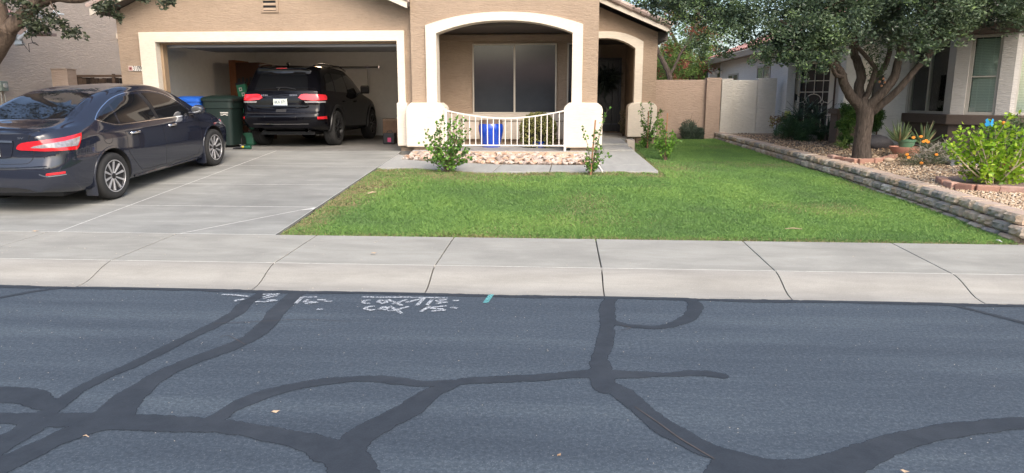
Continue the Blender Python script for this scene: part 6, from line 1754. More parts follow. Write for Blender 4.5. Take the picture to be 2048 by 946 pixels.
m.tube(Q, [float(np.interp(i/(nQ-1)*6, range(7), rr_)) for i in range(nQ)], 18)
# limbs: (points px,depth), r0, r1
for pts, r0, r1 in (
  ([(1722,215,0),(1700,190,-.1),(1688,165,-.2),(1680,142,-.25),(1665,125,-.3),(1658,100,-.35),(1640,60,-.4),(1600,10,-.6),(1560,-40,-.8)], .155, .05),
  ([(1725,210,.05),(1718,180,.1),(1722,150,.1),(1714,122,.1),(1706,98,.1),(1712,60,.1),(1700,0,0),(1690,-60,0)], .15, .07),
  ([(1728,205,0),(1738,180,-.05),(1745,158,-.1),(1750,135,-.1),(1722,102,-.3),(1700,75,-.4),(1690,50,-.5),(1650,0,-.8)], .09, .03),
  ([(1735,215,-.05),(1760,190,-.15),(1786,160,-.2),(1795,130,-.2),(1802,90,-.2),(1800,40,-.2),(1795,-40,-.2)], .15, .07),
  ([(1738,228,0),(1760,212,-.1),(1800,175,-.3),(1830,140,-.4),(1858,110,-.5),(1900,60,-.6),(1935,0,-.7)], .12, .04),
  ([(1796,120,-.2),(1812,100,-.2),(1826,85,-.2),(1850,50,-.2),(1880,0,-.1)], .06, .03),
  ([(1745,160,.2),(1765,140,.3),(1778,110,.3),(1782,70,.3),(1790,0,.3)], .09, .05),
  ([(1690,150,-.2),(1672,150,-.5),(1655,118,-.8),(1620,80,-1.2),(1560,40,-1.5)], .07, .03),
  ([(1850,118,-.5),(1862,90,-.6),(1866,50,-.7),(1870,0,-.8)], .05, .03)):
    limb(m, [TP(*p) for p in pts], r0*.62, r1*.66, 10, .008)
trunk = m.build('trunk', BARK, tree, smooth=True)
cut_ = MB(); q = TP(1761, 166, -.25)
for a, b in ((0, 0), (.05, .06), (-.04, .07), (.02, .12)): cut_.ellipsoid((q.x+a, q.y-.05, q.z+b-.05), (.022, .02, .022), 8, 6)
cut_.build('pruned_knot', simple('cut_wood', (.26, .13, .07), .8, var=.4), trunk, smooth=True)
def B(u_, v_, dy, rx, ry, rz): p = TP(u_, v_, dy); return (p.x, p.y, p.z, rx, ry, rz)
blobs = [B(1325,2,.6,.5,.8,.24), B(1400,5,.2,.7,.9,.42), B(1440,45,0,.45,.6,.34), B(1500,35,-.6,.7,.8,.56), B(1585,30,-1.0,.75,.9,.7), B(1575,85,-1.1,.35,.5,.25), B(1640,85,-1.5,.45,.5,.36),
         B(1660,30,-1.4,.7,.8,.6), B(1720,-10,-.6,.9,1.6,.55), B(1730,30,.9,.7,.8,.65), B(1800,30,-.9,.5,.6,.5), B(1830,70,-1.2,.35,.4,.32), B(1860,15,-.6,.8,1.2,.5), B(1890,50,-1.0,.35,.5,.25), B(1960,0,-.6,.8,1.2,.42), B(2045,5,-.9,.7,1.0,.42),
         B(1450,-75,.3,1.3,1.6,.4), B(1700,-90,0,2.2,2.2,.7), B(1950,-70,.2,1.6,2.0,.5), B(2150,-20,.2,1.0,1.8,.5)]
cen = blob_samples(blobs, 2050, .45)
pts = clump_points(cen, rng.uniform(.10, .24, len(cen)), 62, .75)
att = np.clip(np.repeat(rng.normal(.42, .2, len(cen)), 62)+rng.normal(0, .12, len(pts)), 0, .97)
link('crown', leaf_mesh('crown', pts, .062, .42, OLIVE, att), tree)
# hanging sprays
sp = []
for (u_, v_, dy) in ((1535,112,-1.1),(1545,125,-1.1),(1560,118,-1.1),(1600,120,-1.4),(1590,128,-1.4),(1400,108,0),(1385,90,0),(1440,108,-.2),(1350,48,.4),(1830,112,-1.2),(1822,100,-1.2),(1905,75,-1),(1880,70,-1),(1500,100,-.6),(1620,108,-1.5),(1650,122,-1.5),(1640,130,-1.5),(1300,20,.8),(1940,40,-.8),(2010,38,-.8)):
    p = TP(u_, v_, dy); 
    for k in range(7): sp.append((p.x+random.gauss(0, .13), p.y+random.gauss(0, .12), p.z+random.gauss(.05, .09)))
sp = np.array(sp); ps = clump_points(sp, .09, 34, .8)
link('crown_spray', leaf_mesh('crown_spray', ps, .065, .42, OLIVE, np.clip(rng.normal(.6, .2, len(ps)), 0, 1)), tree)
tw = MB()
for k in range(90):
    c_ = cen[random.randrange(len(cen))]
    if c_[2] > 4: continue
    tgt = Vector(c_); st_ = tgt+Vector((TX-tgt.x, TY-tgt.y, .2)).normalized()*random.uniform(.4, .9)+Vector((0, 0, random.uniform(-.1, .3)))
    tw.tube([st_, (st_+tgt)/2+Vector((random.gauss(0, .05), random.gauss(0, .05), random.gauss(0, .05))), tgt], [.012, .009, .004], 5)
tw.build('twigs', BARK_L, tree)['kind'] = 'stuff'
# mistletoe-like green shoots hanging between the limbs
ms = []
for k in range(26):
    p = TP(random.uniform(1738, 1768), random.uniform(95, 155), random.uniform(-.2, .1)); ms.append(tuple(p))
link('green_shoots', leaf_mesh('green_shoots', clump_points(np.array(ms), .10, 26, 1.6), .05, .3, leaf_mat('shoot_leaf', [(0, (.035, .07, .02)), (1, (.09, .16, .05))], .5, .25), droop=.8), tree)['kind'] = 'stuff'

# ---- the tree at the upper left, its crown over the sedan and out of frame
LTX, LTY = -10.35, 11.9
lt = thing('leaning_tree', 'pale-barked leaning tree at the left edge with leaves hanging over the drive', 'tree', (LTX-.25, LTY, .4))
LP = lambda u_, v_, dy=0: at_y(u_, v_, LTY+dy)
m = MB(); base_ = Vector((LTX-1.6, LTY, .35))
limb(m, [base_, LP(-120, 230), LP(-55, 150), LP(-18, 95), LP(8, 52)], .28, .22, 14, .01)
limb(m, [LP(4, 60), LP(-2, 30), LP(-12, -15), LP(-40, -70), LP(-80, -200)], .17, .08, 12)
limb(m, [LP(8, 66), LP(40, 38), LP(75, 6), LP(110, -8), LP(140, -4), LP(165, -5), LP(200, -22), LP(260, -60), LP(340, -110)], .13, .05, 12)
limb(m, [LP(75, 6), LP(95, -30, -.2), LP(140, -110, -.4), LP(200, -200, -.8)], .09, .04, 8)
limb(m, [LP(200, -22, 0), LP(215, -10, -.2), LP(232, 5, -.3)], .02, .008, 6)
limb(m, [LP(100, -5, 0), LP(104, 12, -.1), LP(118, 32, -.2), LP(125, 42, -.2)], .012, .006, 6)
tk = m.build('trunk', BARK_L, lt, smooth=True)
ASHL = leaf_mat('ash_leaf', [(0, (.022, .030, .018)), (.5, (.045, .058, .032)), (1, (.085, .105, .05))], .5, .2)
cl = []
for (u_, v_, dy, n_, sx, sz) in ((60,15,-.1,26,.30,.18),(85,30,-.1,14,.18,.12),(35,0,-.1,10,.15,.12),(78,58,-.2,14,.13,.09),(95,50,-.2,9,.14,.07),(62,50,-.2,9,.10,.10),(128,45,-.2,5,.06,.04),(140,58,-.2,10,.09,.09),(152,68,-.2,4,.05,.07),
    (205,18,-.3,14,.12,.12),(222,8,-.3,10,.12,.08),(235,30,-.3,4,.07,.05),(265,-6,-.3,7,.10,.05),(330,4,-.3,7,.07,.09),(345,0,-.3,4,.1,.04),(100,-25,0,30,.5,.15)):
    p = LP(u_, v_, dy)
    for k in range(n_): cl.append((p.x+random.gauss(0, sx*.6), p.y+random.gauss(0, .12), p.z+random.gauss(0, sz*.6)))
cl = np.array(cl); ps = clump_points(cl, .065, 15, .9)
big = [(-10.6, 11.0, 5.7, 2.3, 2.4, 1.3), (-8.9, 10.4, 5.8, 1.7, 2.0, .9)]
c2 = blob_samples(big, 620, .6); ps2 = clump_points(c2, rng.uniform(.15, .3, len(c2)), 34, .8)
link('crown', leaf_mesh('crown', np.concatenate([ps, ps2]), .07, .5, ASHL, None, droop=.5), lt)
tw = MB()
for c_ in cl[::9]: tgt = Vector(c_); tw.tube([tgt+Vector((random.gauss(0, .05), 0, .16)), tgt], [.006, .003], 4)
tw.build('twigs', BARK_L, lt)['kind'] = 'stuff'

# ---- trees far behind the walls
MESQ = leaf_mat('feathery_leaf', [(0, (.09, .15, .035)), (.5, (.16, .26, .06)), (1, (.28, .40, .10))], .6, .4)
PODS = leaf_mat('red_pods', [(0, (.20, .055, .035)), (1, (.34, .12, .08))], .6, .3)
def back_tree(label, u0, vb, Y, limbs, blobs_, n, per, size, mat=MESQ, pods=0, asp=.3):
    b_ = at_y(u0, vb, Y); t_ = thing('background_tree', label, 'tree', (b_.x, Y, .5), group='trees beyond the garden walls')
    m = MB()
    for pts, r0, r1 in limbs: limb(m, [at_y(u_, v_, Y+dy) for u_, v_, dy in pts], r0, r1, 8, .02)
    m.build('trunk', BARK, t_, smooth=True)
    bl = []
    for (u_, v_, dy, rx, ry, rz) in blobs_: p = at_y(u_, v_, Y+dy); bl.append((p.x, p.y, p.z, rx, ry, rz))
    c_ = blob_samples(bl, n, .6); link('crown', leaf_mesh('crown', clump_points(c_, rng.uniform(.15, .4, n), per, .9), size, asp, mat, np.clip(np.repeat(rng.normal(.45, .22, n), per)+rng.normal(0, .1, n*per), 0, 1), droop=.3), t_)
    if pods:
        pc = blob_samples([b for b in bl if b[2] < 4.6], pods, .7); link('seed_pods', leaf_mesh('seed_pods', clump_points(pc, .18, 26, 1.2), size*1.5, .25, PODS, droop=1.2), t_)
    return t_
back_tree('feathery green tree with reddish seed pods and a leaning pale trunk beyond the tan wall', 1345, 300, 25.5,
  [([(1345,300,0),(1340,160,0),(1330,130,0),(1315,100,0),(1300,60,0),(1290,10,0)], .11, .05), ([(1340,150,0),(1360,110,0),(1385,70,0),(1400,20,0)], .05, .03), ([(1316,105,0),(1305,95,.3),(1290,40,.4)], .08, .04)],
  [(1300,20,0,1.0,1.0,.8),(1345,30,.5,1.0,1.0,.8),(1335,95,.8,.8,1.0,.6),(1390,60,.5,.9,1.0,.9),(1320,140,1.5,1.3,1.0,.5),(1270,-40,0,1.6,1.5,.8),(1390,125,1.2,1.0,1,.5)], 230, 50, .10, pods=45)
back_tree('bright green bushy tree with red pods rising behind the patio eave', 1385, 290, 29.5,
  [([(1385,300,0),(1383,160,0),(1378,100,0),(1390,40,0),(1400,-20,0)], .14, .06), ([(1380,130,0),(1350,80,0),(1330,30,0)], .08, .04)],
  [(1390,100,0,1.6,1.2,1.1),(1420,60,0,1.2,1.2,1.1),(1350,135,0,1.8,1.2,.65),(1430,140,0,1.1,1.2,.5),(1370,10,0,1.2,1.4,.9),(1460,20,1,1.5,1.2,1.0)], 230, 55, .11, pods=30)
back_tree('low dense green shrubby tree filling the gap beyond the tan wall', 1330, 300, 33.0,
  [([(1330,300,0),(1335,200,0),(1340,150,0)], .12, .06)],
  [(1320,150,0,2.0,1.5,.8),(1385,150,0,2.0,1.5,.7),(1430,155,0,1.6,1.2,.6),(1345,120,.5,1.1,1,.6)], 420, 75, .13, asp=.4)

# ---- generic small plants
def stems_and_leaves(name, label, cat, base, stems, leafmat, size, asp, per, rad, stemmat=BARK_L, r0=.008, group=None, extra=None, att=None):
    t_ = thing(name, label, cat, base, group=group)
    m = MB(); C_ = []
    for tip in stems:
        b_ = Vector(base)+Vector((random.gauss(0, .015), random.gauss(0, .015), 0)); tp = Vector(tip)
        mid = (b_*.5+tp*.5)+Vector((random.gauss(0, .03), random.gauss(0, .03), .04))
        Q = catmull([b_, mid, tp], 6); m.tube(Q, [r0*(1-.7*i/(len(Q)-1)) for i in range(len(Q))], 5)
        for q in Q[len(Q)//4:]:
            for _ in range(1): C_.append(q)
    m.build('stems', stemmat, t_, smooth=True)
    C_ = np.array([tuple(c) for c in C_]); P_ = clump_points(C_, rad, per, 1)
    link('leaves', leaf_mesh('leaves', P_, size, asp, leafmat, att(len(P_)) if att else None, up=.35), t_)
    return t_
FRESH = leaf_mat('fresh_leaf', [(0, (.05, .12, .03)), (.5, (.11, .24, .04)), (1, (.22, .42, .06))], .42, .35)
def fb_pt(u_, v_, f=lawn_z): return at_f(u_, v_, f)
b0 = fb_pt(893, 343)
tips = [at_y(u_, v_, b0.y+random.uniform(-.2, .2)) for u_, v_ in ((884,238),(900,240),(912,236),(925,238),(928,255),(938,262),(872,250),(868,272),(880,262),(856,275),(846,286),(858,300),(850,318),(866,320),(920,290),(935,305),(945,315),(928,322),(905,270),(895,255),(915,262),(905,300),(880,300),(870,290),(925,280),(890,285),(905,325),(935,296),(854,262),(900,250))]
stems_and_leaves('young_shrub', 'bushy bright green young shrub in front of the left porch pillar', 'shrub', tuple(b0), tips, FRESH, .050, .95, 4, .05)
STAKE = simple('wood_stake', (.36, .19, .10), .8, var=.2)
TIE = simple('green_tie', (.03, .16, .12), .5)
def sapling(label, bu, bv, tips, stake, per=4, att=None, size=.045, group='staked saplings'):
    b_ = fb_pt(bu, bv)
    t_ = stems_and_leaves('staked_sapling', label, 'sapling', tuple(b_), [at_y(u_, v_, b_.y+random.uniform(-.08, .08)) for u_, v_ in tips], FRESH, size, .9, per, .04, group=group, r0=.007, att=att)
    s0, s1 = at_y(stake[0][0], stake[0][1], b_.y-.02), at_y(stake[1][0], stake[1][1], b_.y-.02); s0.z -= .05
    MB().tube([s0, s1], .014, 6).build('stake', STAKE, t_)
    for q in (.25, .6):
        p = s0*(1-q)+s1*q; MB().tube([(p.x, p.y, p.z-.006), (p.x, p.y, p.z+.006)], .019, 8).build('tie', TIE, t_)
sapling('sparse staked sapling before the right porch pillar with a tall twiggy shoot', 1180, 350, [(1215,218),(1208,232),(1192,262),(1165,255),(1180,300),(1205,303),(1220,310),(1173,318),(1195,330),(1198,290),(1178,332),(1190,325)], ((1181,346),(1191,240)), 3)
sapling('leafy staked sapling beside the entry arch pillar, the leftmost by the wall', 1294, 297, [(1283,207),(1303,205),(1318,220),(1280,225),(1284,245),(1300,235),(1296,255),(1300,270),(1284,268),(1282,285),(1305,262),(1312,250),(1290,280),(1298,225),(1325,222)], ((1295,294),(1297,222)), 5)
sapling('small staked sapling standing alone in the lawn with bright leaves', 1331, 321, [(1318,240),(1312,250),(1326,246),(1322,285),(1312,282),(1345,262),(1350,272),(1318,295),(1345,285),(1358,282),(1332,262),(1310,272),(1340,290),(1322,238)], ((1330,318),(1335,226)), 6, lambda n: np.clip(rng.normal(.75, .2, n), 0, 1))
# rosemary-like clumps by the wall
ROSE = leaf_mat('grey_green_leaf', [(0, (.04, .06, .045)), (1, (.12, .165, .11))], .6, .2)
for (u_, v_, w_, h_, lb) in ((1376,272,.62,.52,'grey-green upright bush at the foot of the tan garden wall'), (1398,270,.35,.30,'small grey-green clump beside the larger bush at the tan wall')):
    b_ = at_y(u_, v_, 19.1); b_.z = .62; t_ = thing('grey_bush', lb, 'bush', tuple(b_))
    n = 3000; a = rng.uniform(0, 6.28, n); r_ = np.sqrt(rng.random(n))*w_/2; hh = rng.random(n)*h_*(1-(r_/(w_/2))**2*.5)
    P_ = np.stack([b_.x+np.cos(a)*r_*(.5+.5*hh/h_), b_.y+np.sin(a)*r_*.6, b_.z+hh], 1)
    link('foliage', leaf_mesh('foliage', P_, .06, .22, ROSE, None, up=1.4), t_)
    m = MB()
    for k in range(8): m.tube([tuple(b_), (b_.x+random.gauss(0, w_*.3), b_.y, b_.z+h_*random.uniform(.8, 1.3))], [.006, .003], 4)
    m.build('stems', BARK_L, t_)
# trailing plant in the second porch pot
pc = at_y(1076, 298, 14.75)
bp = pot('planted_pot', 'blue pot hidden under a round trailing olive-green plant on the porch', pc.x, 14.75, .686, .25, .50, BLUEG, BLUEG)
OL = leaf_mat('olive_round_leaf', [(0, (.10, .095, .03)), (.5, (.20, .20, .06)), (1, (.36, .36, .13))], .5, .2)
tp_ = thing('trailing_plant', 'round trailing olive-green plant cascading over the second blue pot', 'plant', (pc.x, 14.75, 1.1))
n = 5200; d = rng.normal(0, 1, (n, 3)); d /= np.linalg.norm(d, axis=1)[:, None]; top = rng.random(n)
P_ = np.array([pc.x, 14.75, 1.06])+d*np.array([.37, .36, .36])*(.86+.14*rng.random(n))[:, None]
P_[:, 2] = np.where(P_[:, 2] < 1.0, P_[:, 2]-rng.random(n)*.12, P_[:, 2]); P_ = P_[P_[:, 2] > .70]
n_ = P_-np.array([pc.x, 14.75, 1.06]); keep = ~((np.abs(P_[:, 0]-pc.x-.07) < .05) & (P_[:, 1] < 14.7) & (P_[:, 2] < .95)); P_ = P_[keep]
link('foliage', leaf_mesh('foliage', P_, .04, .8, OL, None, up=0, dirs=np.stack([(P_[:, 0]-pc.x)*2, (P_[:, 1]-14.75)*2, np.full(len(P_), -.4)], 1)), tp_)
m = MB(); m.ellipsoid((pc.x, 14.75, 1.06), (.33, .32, .33), 16, 10); m.build('inner_mass', simple('dark_stems', (.03, .03, .015), .9), tp_)
# wreath of spiky leaves hanging on the entry door, twiggy plant beside it
wq = at_y(1211, 165, 20.6)
wr = thing('door_plant', 'spiky dark hanging plant in front of the black entry door', 'plant', (wq.x, 20.6, wq.z))
n = 420; P_ = np.tile(np.array([wq.x, 20.6, wq.z+.1]), (n, 1))+rng.normal(0, .09, (n, 3)); dd_ = rng.normal(0, 1, (n, 3))*np.array([.8, .4, .6])+np.array([0, 0, -.2])
link('leaves', leaf_mesh('leaves', P_, .42, .06, leaf_mat('dark_blade', [(0, (.02, .035, .028)), (1, (.06, .085, .07))], .5, .2), None, dirs=dd_), wr)
ep = at_y(1246, 275, 18.9); stems_and_leaves('entry_plant', 'thin dry-leaved plant at the inner corner of the entry arch', 'plant', (ep.x, 18.9, .72), [at_y(u_, v_, 18.9) for u_, v_ in ((1243,225),(1250,222),(1240,245),(1252,240),(1246,255),(1248,232))], leaf_mat('dry_leaf', [(0, (.10, .09, .05)), (1, (.18, .17, .08))], .6, .2), .06, .5, 4, .05)

# ---- right garden: yucca, fern mass, vine column
YUC = leaf_mat('yucca_leaf', [(0, (.045, .075, .055)), (1, (.14, .21, .14))], .35, .15)
def blade_mesh(L_, w_, bend):
    m = MB(); n = 6; vs = []
    for i in range(n+1):
        t = i/n; x = L_*t*math.cos(bend*t); z = L_*t*math.sin(.9-bend*t*.8); ww = w_*(1-t**2.2)+.001
        vs += [(x, -ww, z+.004), (x, 0, z-.004), (x, ww, z+.004)]
    f = []
    for i in range(n): f += [(3*i, 3*i+1, 3*i+4, 3*i+3), (3*i+1, 3*i+2, 3*i+5, 3*i+4)]
    me = mesh_of('leaf', vs, f, YUC); a = me.attributes.new('rnd', 'FLOAT', 'FACE'); a.data.foreach_set('value', [random.random()]*len(f)); return me
BL = [blade_mesh(.62, .020, .5), blade_mesh(.7, .018, .9), blade_mesh(.5, .022, .2), blade_mesh(.6, .019, 1.2)]
def yucca(label, u_, v_, Y, n, sc, group='yuccas by the security door'):
    c_ = at_y(u_, v_, Y); t_ = thing('yucca', label, 'yucca', (c_.x, Y, .68), group=group)
    MB().tube([(c_.x, Y, .6), (c_.x+.02, Y, c_.z)], [.05, .04], 8).build('stem', BARK, t_)
    for k in range(n):
        o = link('leaf', BL[k % 4], t_, loc=(c_.x+.02, Y, c_.z-random.uniform(0, .12)), rot=(random.uniform(-.2, .2), random.uniform(-.7, .5), k*2.399))
        s_ = sc*random.uniform(.75, 1.1); o.scale = (s_, s_, s_)
yucca('spiky dark yucca before the left half of the lattice security door', 1597, 232, 17.6, 46, .85)
yucca('spiky dark yucca before the right half of the lattice security door', 1632, 232, 17.4, 50, .95)
yucca('taller spiky yucca in the middle of the group before the security door', 1618, 215, 17.8, 34, .8)
yucca('low drooping yucca by the brown column base', 1652, 262, 16.7, 60, .8)
FERN = leaf_mat('fern_leaf', [(0, (.025, .065, .03)), (.6, (.055, .12, .05)), (1, (.10, .19, .07))], .5, .25)
def mass(name, label, cat, blobs_px, n, per, size, asp, mat, rad=.12, up=.2, Y=17, core=True, group=None):
    bl = []
    for (u_, v_, dy, rx, ry, rz) in blobs_px: p = at_y(u_, v_, Y+dy); bl.append((p.x, p.y, p.z, rx, ry, rz))
    t_ = thing(name, label, cat, (bl[0][0], bl[0][1], .66), group=group)
    c_ = blob_samples(bl, n, .4); link('foliage', leaf_mesh('foliage', clump_points(c_, rad, per, 1), size, asp, mat, np.clip(np.repeat(rng.normal(.5, .22, n), per)+rng.normal(0, .12, n*per), 0, 1), up=up), t_)
    m = MB()
    for b in bl: m.tube([(b[0], b[1], .6), (b[0]+.03, b[1], b[2])], [.02, .01], 5)
    m.build('stems', BARK_L, t_); return t_
mass('fern_bush', 'feathery dark green bush left of the yuccas by the white house corner', 'bush', [(1578,250,0,.27,.3,.25),(1565,262,0,.2,.25,.2),(1592,262,0,.26,.3,.25)], 130, 70, .04, .25, FERN, .08, .5, 17.3)
mass('fern_bush', 'second feathery green bush spilling over below the security door', 'bush', [(1618,258,0,.30,.3,.28),(1608,275,0,.22,.25,.15),(1640,272,0,.25,.25,.2)], 150, 70, .04, .25, FERN, .08, .5, 16.9)
mass('dry_bougainvillea', 'sparse brownish twiggy plant at the foot of the white house corner', 'plant', [(1552,242,0,.18,.15,.16),(1570,240,.1,.12,.15,.14)], 26, 14, .05, .7, leaf_mat('brownish_leaf', [(0, (.14, .06, .04)), (.6, (.20, .14, .06)), (1, (.35, .36, .12))], .6, .2), .08, 0, 17.9)
mass('yellow_flower', 'small pale yellow flower cluster by the left edge of the door', 'flower', [(1576,228,0,.05,.05,.05)], 8, 20, .04, .8, leaf_mat('yellow_petal', [(0, (.55, .6, .2)), (1, (.7, .72, .3))], .6, .3), .05, 0, 17.8)
VINE = leaf_mat('vine_leaf', [(0, (.02, .055, .014)), (.5, (.045, .11, .022)), (1, (.10, .19, .04))], .5, .25)
mass('vine_column', 'tall column of small-leaved green vine left of the tree trunk', 'vine', [(1693,222,0,.14,.14,.18),(1690,250,0,.16,.16,.2),(1692,280,0,.17,.16,.14),(1703,235,.1,.12,.12,.3),(1755,232,.5,.12,.12,.16),(1752,250,.5,.10,.1,.14)], 150, 60, .035, .7, VINE, .07, 0, 15.0)
mass('grass_tuft', 'bright pale green grassy tuft at the foot of the vine column', 'grass tuft', [(1683,290,0,.10,.1,.08)], 14, 30, .05, .1, leaf_mat('pale_tuft', [(0, (.12, .2, .04)), (1, (.25, .35, .09))], .5, .3), .05, 1.2, 14.6)
# aloe pots, terracotta bowl
TERRA = simple('terracotta', (.42, .20, .14), .75, var=.1)
def gpt(u_, v_): return at_f(u_, v_, gravel_z)
b_ = gpt(1808, 314)
tb_ = thing('terracotta_bowl', 'wide pink terracotta bowl sitting on the gravel right of the tree', 'bowl', tuple(b_))
m = MB(); rr_ = .26; m.lathe([(0, 0), (rr_*.45, 0), (rr_*.75, .06), (rr_*.97, .16), (rr_, .19), (rr_*.94, .19), (rr_*.9, .16), (0, .14)], 28); m.build('bowl', TERRA, tb_, smooth=True, local=True)
g_ = at_y(1818, 300, b_.y+.12)
gp = thing('green_pot', 'green plastic pot with spiky aloe behind the terracotta bowl', 'pot', (g_.x, g_.y+.12, b_.z+.14))
m = MB(); m.lathe([(0, 0), (.12, 0), (.14, .12), (.155, .13), (.155, .16), (.14, .16), (.13, .13), (0, .12)], 20); m.build('pot_body', simple('pot_green', (.07, .16, .09), .5), gp, smooth=True, local=True)
ALOE = leaf_mat('aloe_leaf', [(0, (.07, .11, .05)), (.7, (.16, .22, .09)), (1, (.32, .22, .13))], .45, .15)
def aloe(label, x, y, z, n, L_, name='aloe'):
    t_ = thing(name, label, 'aloe', (x, y, z)); m = MB()
    for k in range(n):
        a = k*2.399; el_ = random.uniform(.35, 1.25); l = L_*random.uniform(.7, 1.1); d_ = Vector((math.cos(a)*math.cos(el_), math.sin(a)*math.cos(el_), math.sin(el_)))
        p0 = Vector((x, y, z)); p1 = p0+d_*l*.5; p2 = p0+d_*l+Vector((0, 0, .05))
        mm = MB(); mm.tube([p0, p1, p2], [.02, .017, .002], 6); o = mm.build('leaf', ALOE, t_, smooth=True)
        at_ = o.data.attributes.new('rnd', 'FLOAT', 'FACE'); at_.data.foreach_set('value', [random.random()*.7 if k % 7 else .9]*len(o.data.polygons))
aloe('spiky pale green aloe growing in the green plastic pot', gp.location.x-.12, gp.location.y, gp.location.z+.12, 26, .36)
a2 = at_y(1868, 290, 13.6); aloe('second spiky aloe between the green pot and the marigold bush', a2.x-.15, 13.7, .84, 22, .38)
# marigold bush: dry twigs, green at the foot, orange flowers
mb = gpt(1858, 333); MY = mb.y+.25
DRYG = leaf_mat('dusty_leaf', [(0, (.06, .08, .04)), (.6, (.12, .14, .07)), (1, (.22, .22, .14))], .6, .2)
t_ = mass('marigold_bush', 'twiggy grey-green bush dotted with orange flowers beside the terracotta bowl', 'bush', [(1845,315,0,.42,.35,.14),(1870,300,0,.35,.3,.18),(1885,318,0,.3,.3,.12),(1828,325,-.1,.25,.25,.07)], 170, 34, .035, .2, DRYG, .09, .3, MY)
m = MB()
for k in range(120):
    p = at_y(random.uniform(1835, 1900), random.uniform(290, 325), MY+random.uniform(-.3, .1)); q = p+Vector((random.gauss(0, .12), random.gauss(0, .05), random.gauss(.03, .07))); m.tube([p, (p+q)/2+Vector((0, 0, .02)), q], [.004, .003, .002], 4)
m.build('dry_twigs', simple('grey_twig', (.30, .27, .23), .8), t_)
ORNG = simple('orange_petal', (.75, .26, .02), .6)
for (u_, v_) in ((1827,275),(1852,281),(1856,284),(1847,283),(1842,273),(1873,309),(1843,326),(1814,309),(1817,315)):
    p = at_y(u_, v_, MY-.3); m = MB()
    for q in range(7): a = q*.9; m.ellipsoid((p.x+.018*math.cos(a), p.y, p.z+.012*math.sin(a)), (.014, .01, .010), 6, 4)
    m.build('flower', ORNG, t_, smooth=True)
# clipped ring of edging stones round the tree, and the ring on the right with a paved plate
RSTONE = stone_mat('red_edging_stone', [(.2, (.28, .15, .11)), (.5, (.40, .23, .17)), (.8, (.48, .32, .26))], 8, .4)
def edging(name, label, pts, loc, w_=.11, h_=.07, seg_=None):
    t_ = thing(name, label, 'edging', loc); P_ = [gpt(*p) for p in pts]
    for a, b in zip(P_, P_[1:]):
        d_ = (b-a); l = d_.length; n = max(1, round(l/.30))
        for k in range(n):
            c_ = a+d_*((k+.5)/n); L_ = l/n-.012
            m = MB(); m.box(-L_/2, L_/2, -w_/2, w_/2, -.03, h_)
            m.v = [(x+random.uniform(-.008, .008), y+random.uniform(-.008, .008), z) for x, y, z in m.v]
            o = m.build('edging_stone', RSTONE, t_, bevel=.012); o.matrix_parent_inverse = Matrix.Translation(t_.location).inverted()
            o.location = (c_.x, c_.y, c_.z); o.rotation_euler = (0, 0, math.atan2(d_.y, d_.x)+random.uniform(-.05, .05))
    return t_
edging('stone_edging', 'curved ring of reddish edging stones around the tree foot', [(1660,316),(1672,320),(1692,323),(1715,326),(1745,325),(1772,322),(1790,315)], tuple(gpt(1720, 322)))
edging('stone_edging', 'row of reddish edging stones in front of the bright green shrub', [(1880,362),(1893,372),(1912,377),(1950,381),(1998,383),(2050,386),(2110,390)], tuple(gpt(1950, 381)), .12, .075)
ps_ = [gpt(u_, v_) for u_, v_ in ((1886,363),(1893,370),(1915,375),(1960,379),(2010,381),(2060,384),(2120,386),(2140,362),(2060,360),(1980,356),(1925,355),(1895,358))]
pv = thing('paved_plate', 'flat brown paved bed behind the edging stones under the bright shrub', 'paving', tuple(ps_[0]))
MB().prism([(p.x, p.y) for p in ps_], lambda a, b: (a, b, gravel_z(a, b)+.035), lambda a, b: (a, b, gravel_z(a, b)-.03)).build('plate', concrete('brown_paving', (.16, .11, .09), (.24, .175, .145), (.1, .07, .06), (3, 3, 3), .6), pv)
rk = gpt(1777, 324); r_ = thing('round_rock', 'single pale tan rounded rock beside the edging ring', 'rock', tuple(rk))
o = link('rock', rock_mesh('rock', simple('tan_rock', (.5, .38, .26), .85, var=.12), 2, .15, 3), r_, local=True, loc=(0, 0, .03)); o.scale = (.085, .07, .05)
for k, (u_, v_, s_, lb) in enumerate(((1594,274,.16,'grey boulder under the fern bush left of the yuccas'), (1621,281,.13,'small grey boulder in front of the second fern bush'), (1678,282,.10,'grey concrete block at the foot of the column'), (1755,296,.22,'low dark grey boulder beside the porch walk right of the trunk'))):
    q = gpt(u_, v_); r_ = thing('garden_boulder', lb, 'boulder', tuple(q), group='boulders in the gravel garden')
    o = link('boulder', rock_mesh('boulder', simple('grey_rock%d' % k, (.25, .24, .22) if k != 3 else (.09, .085, .09), .85, var=.2), 2, .4, 10+k), r_, local=True, loc=(0, 0, s_*.4)); o.scale = (s_*1.3, s_, s_*.75)
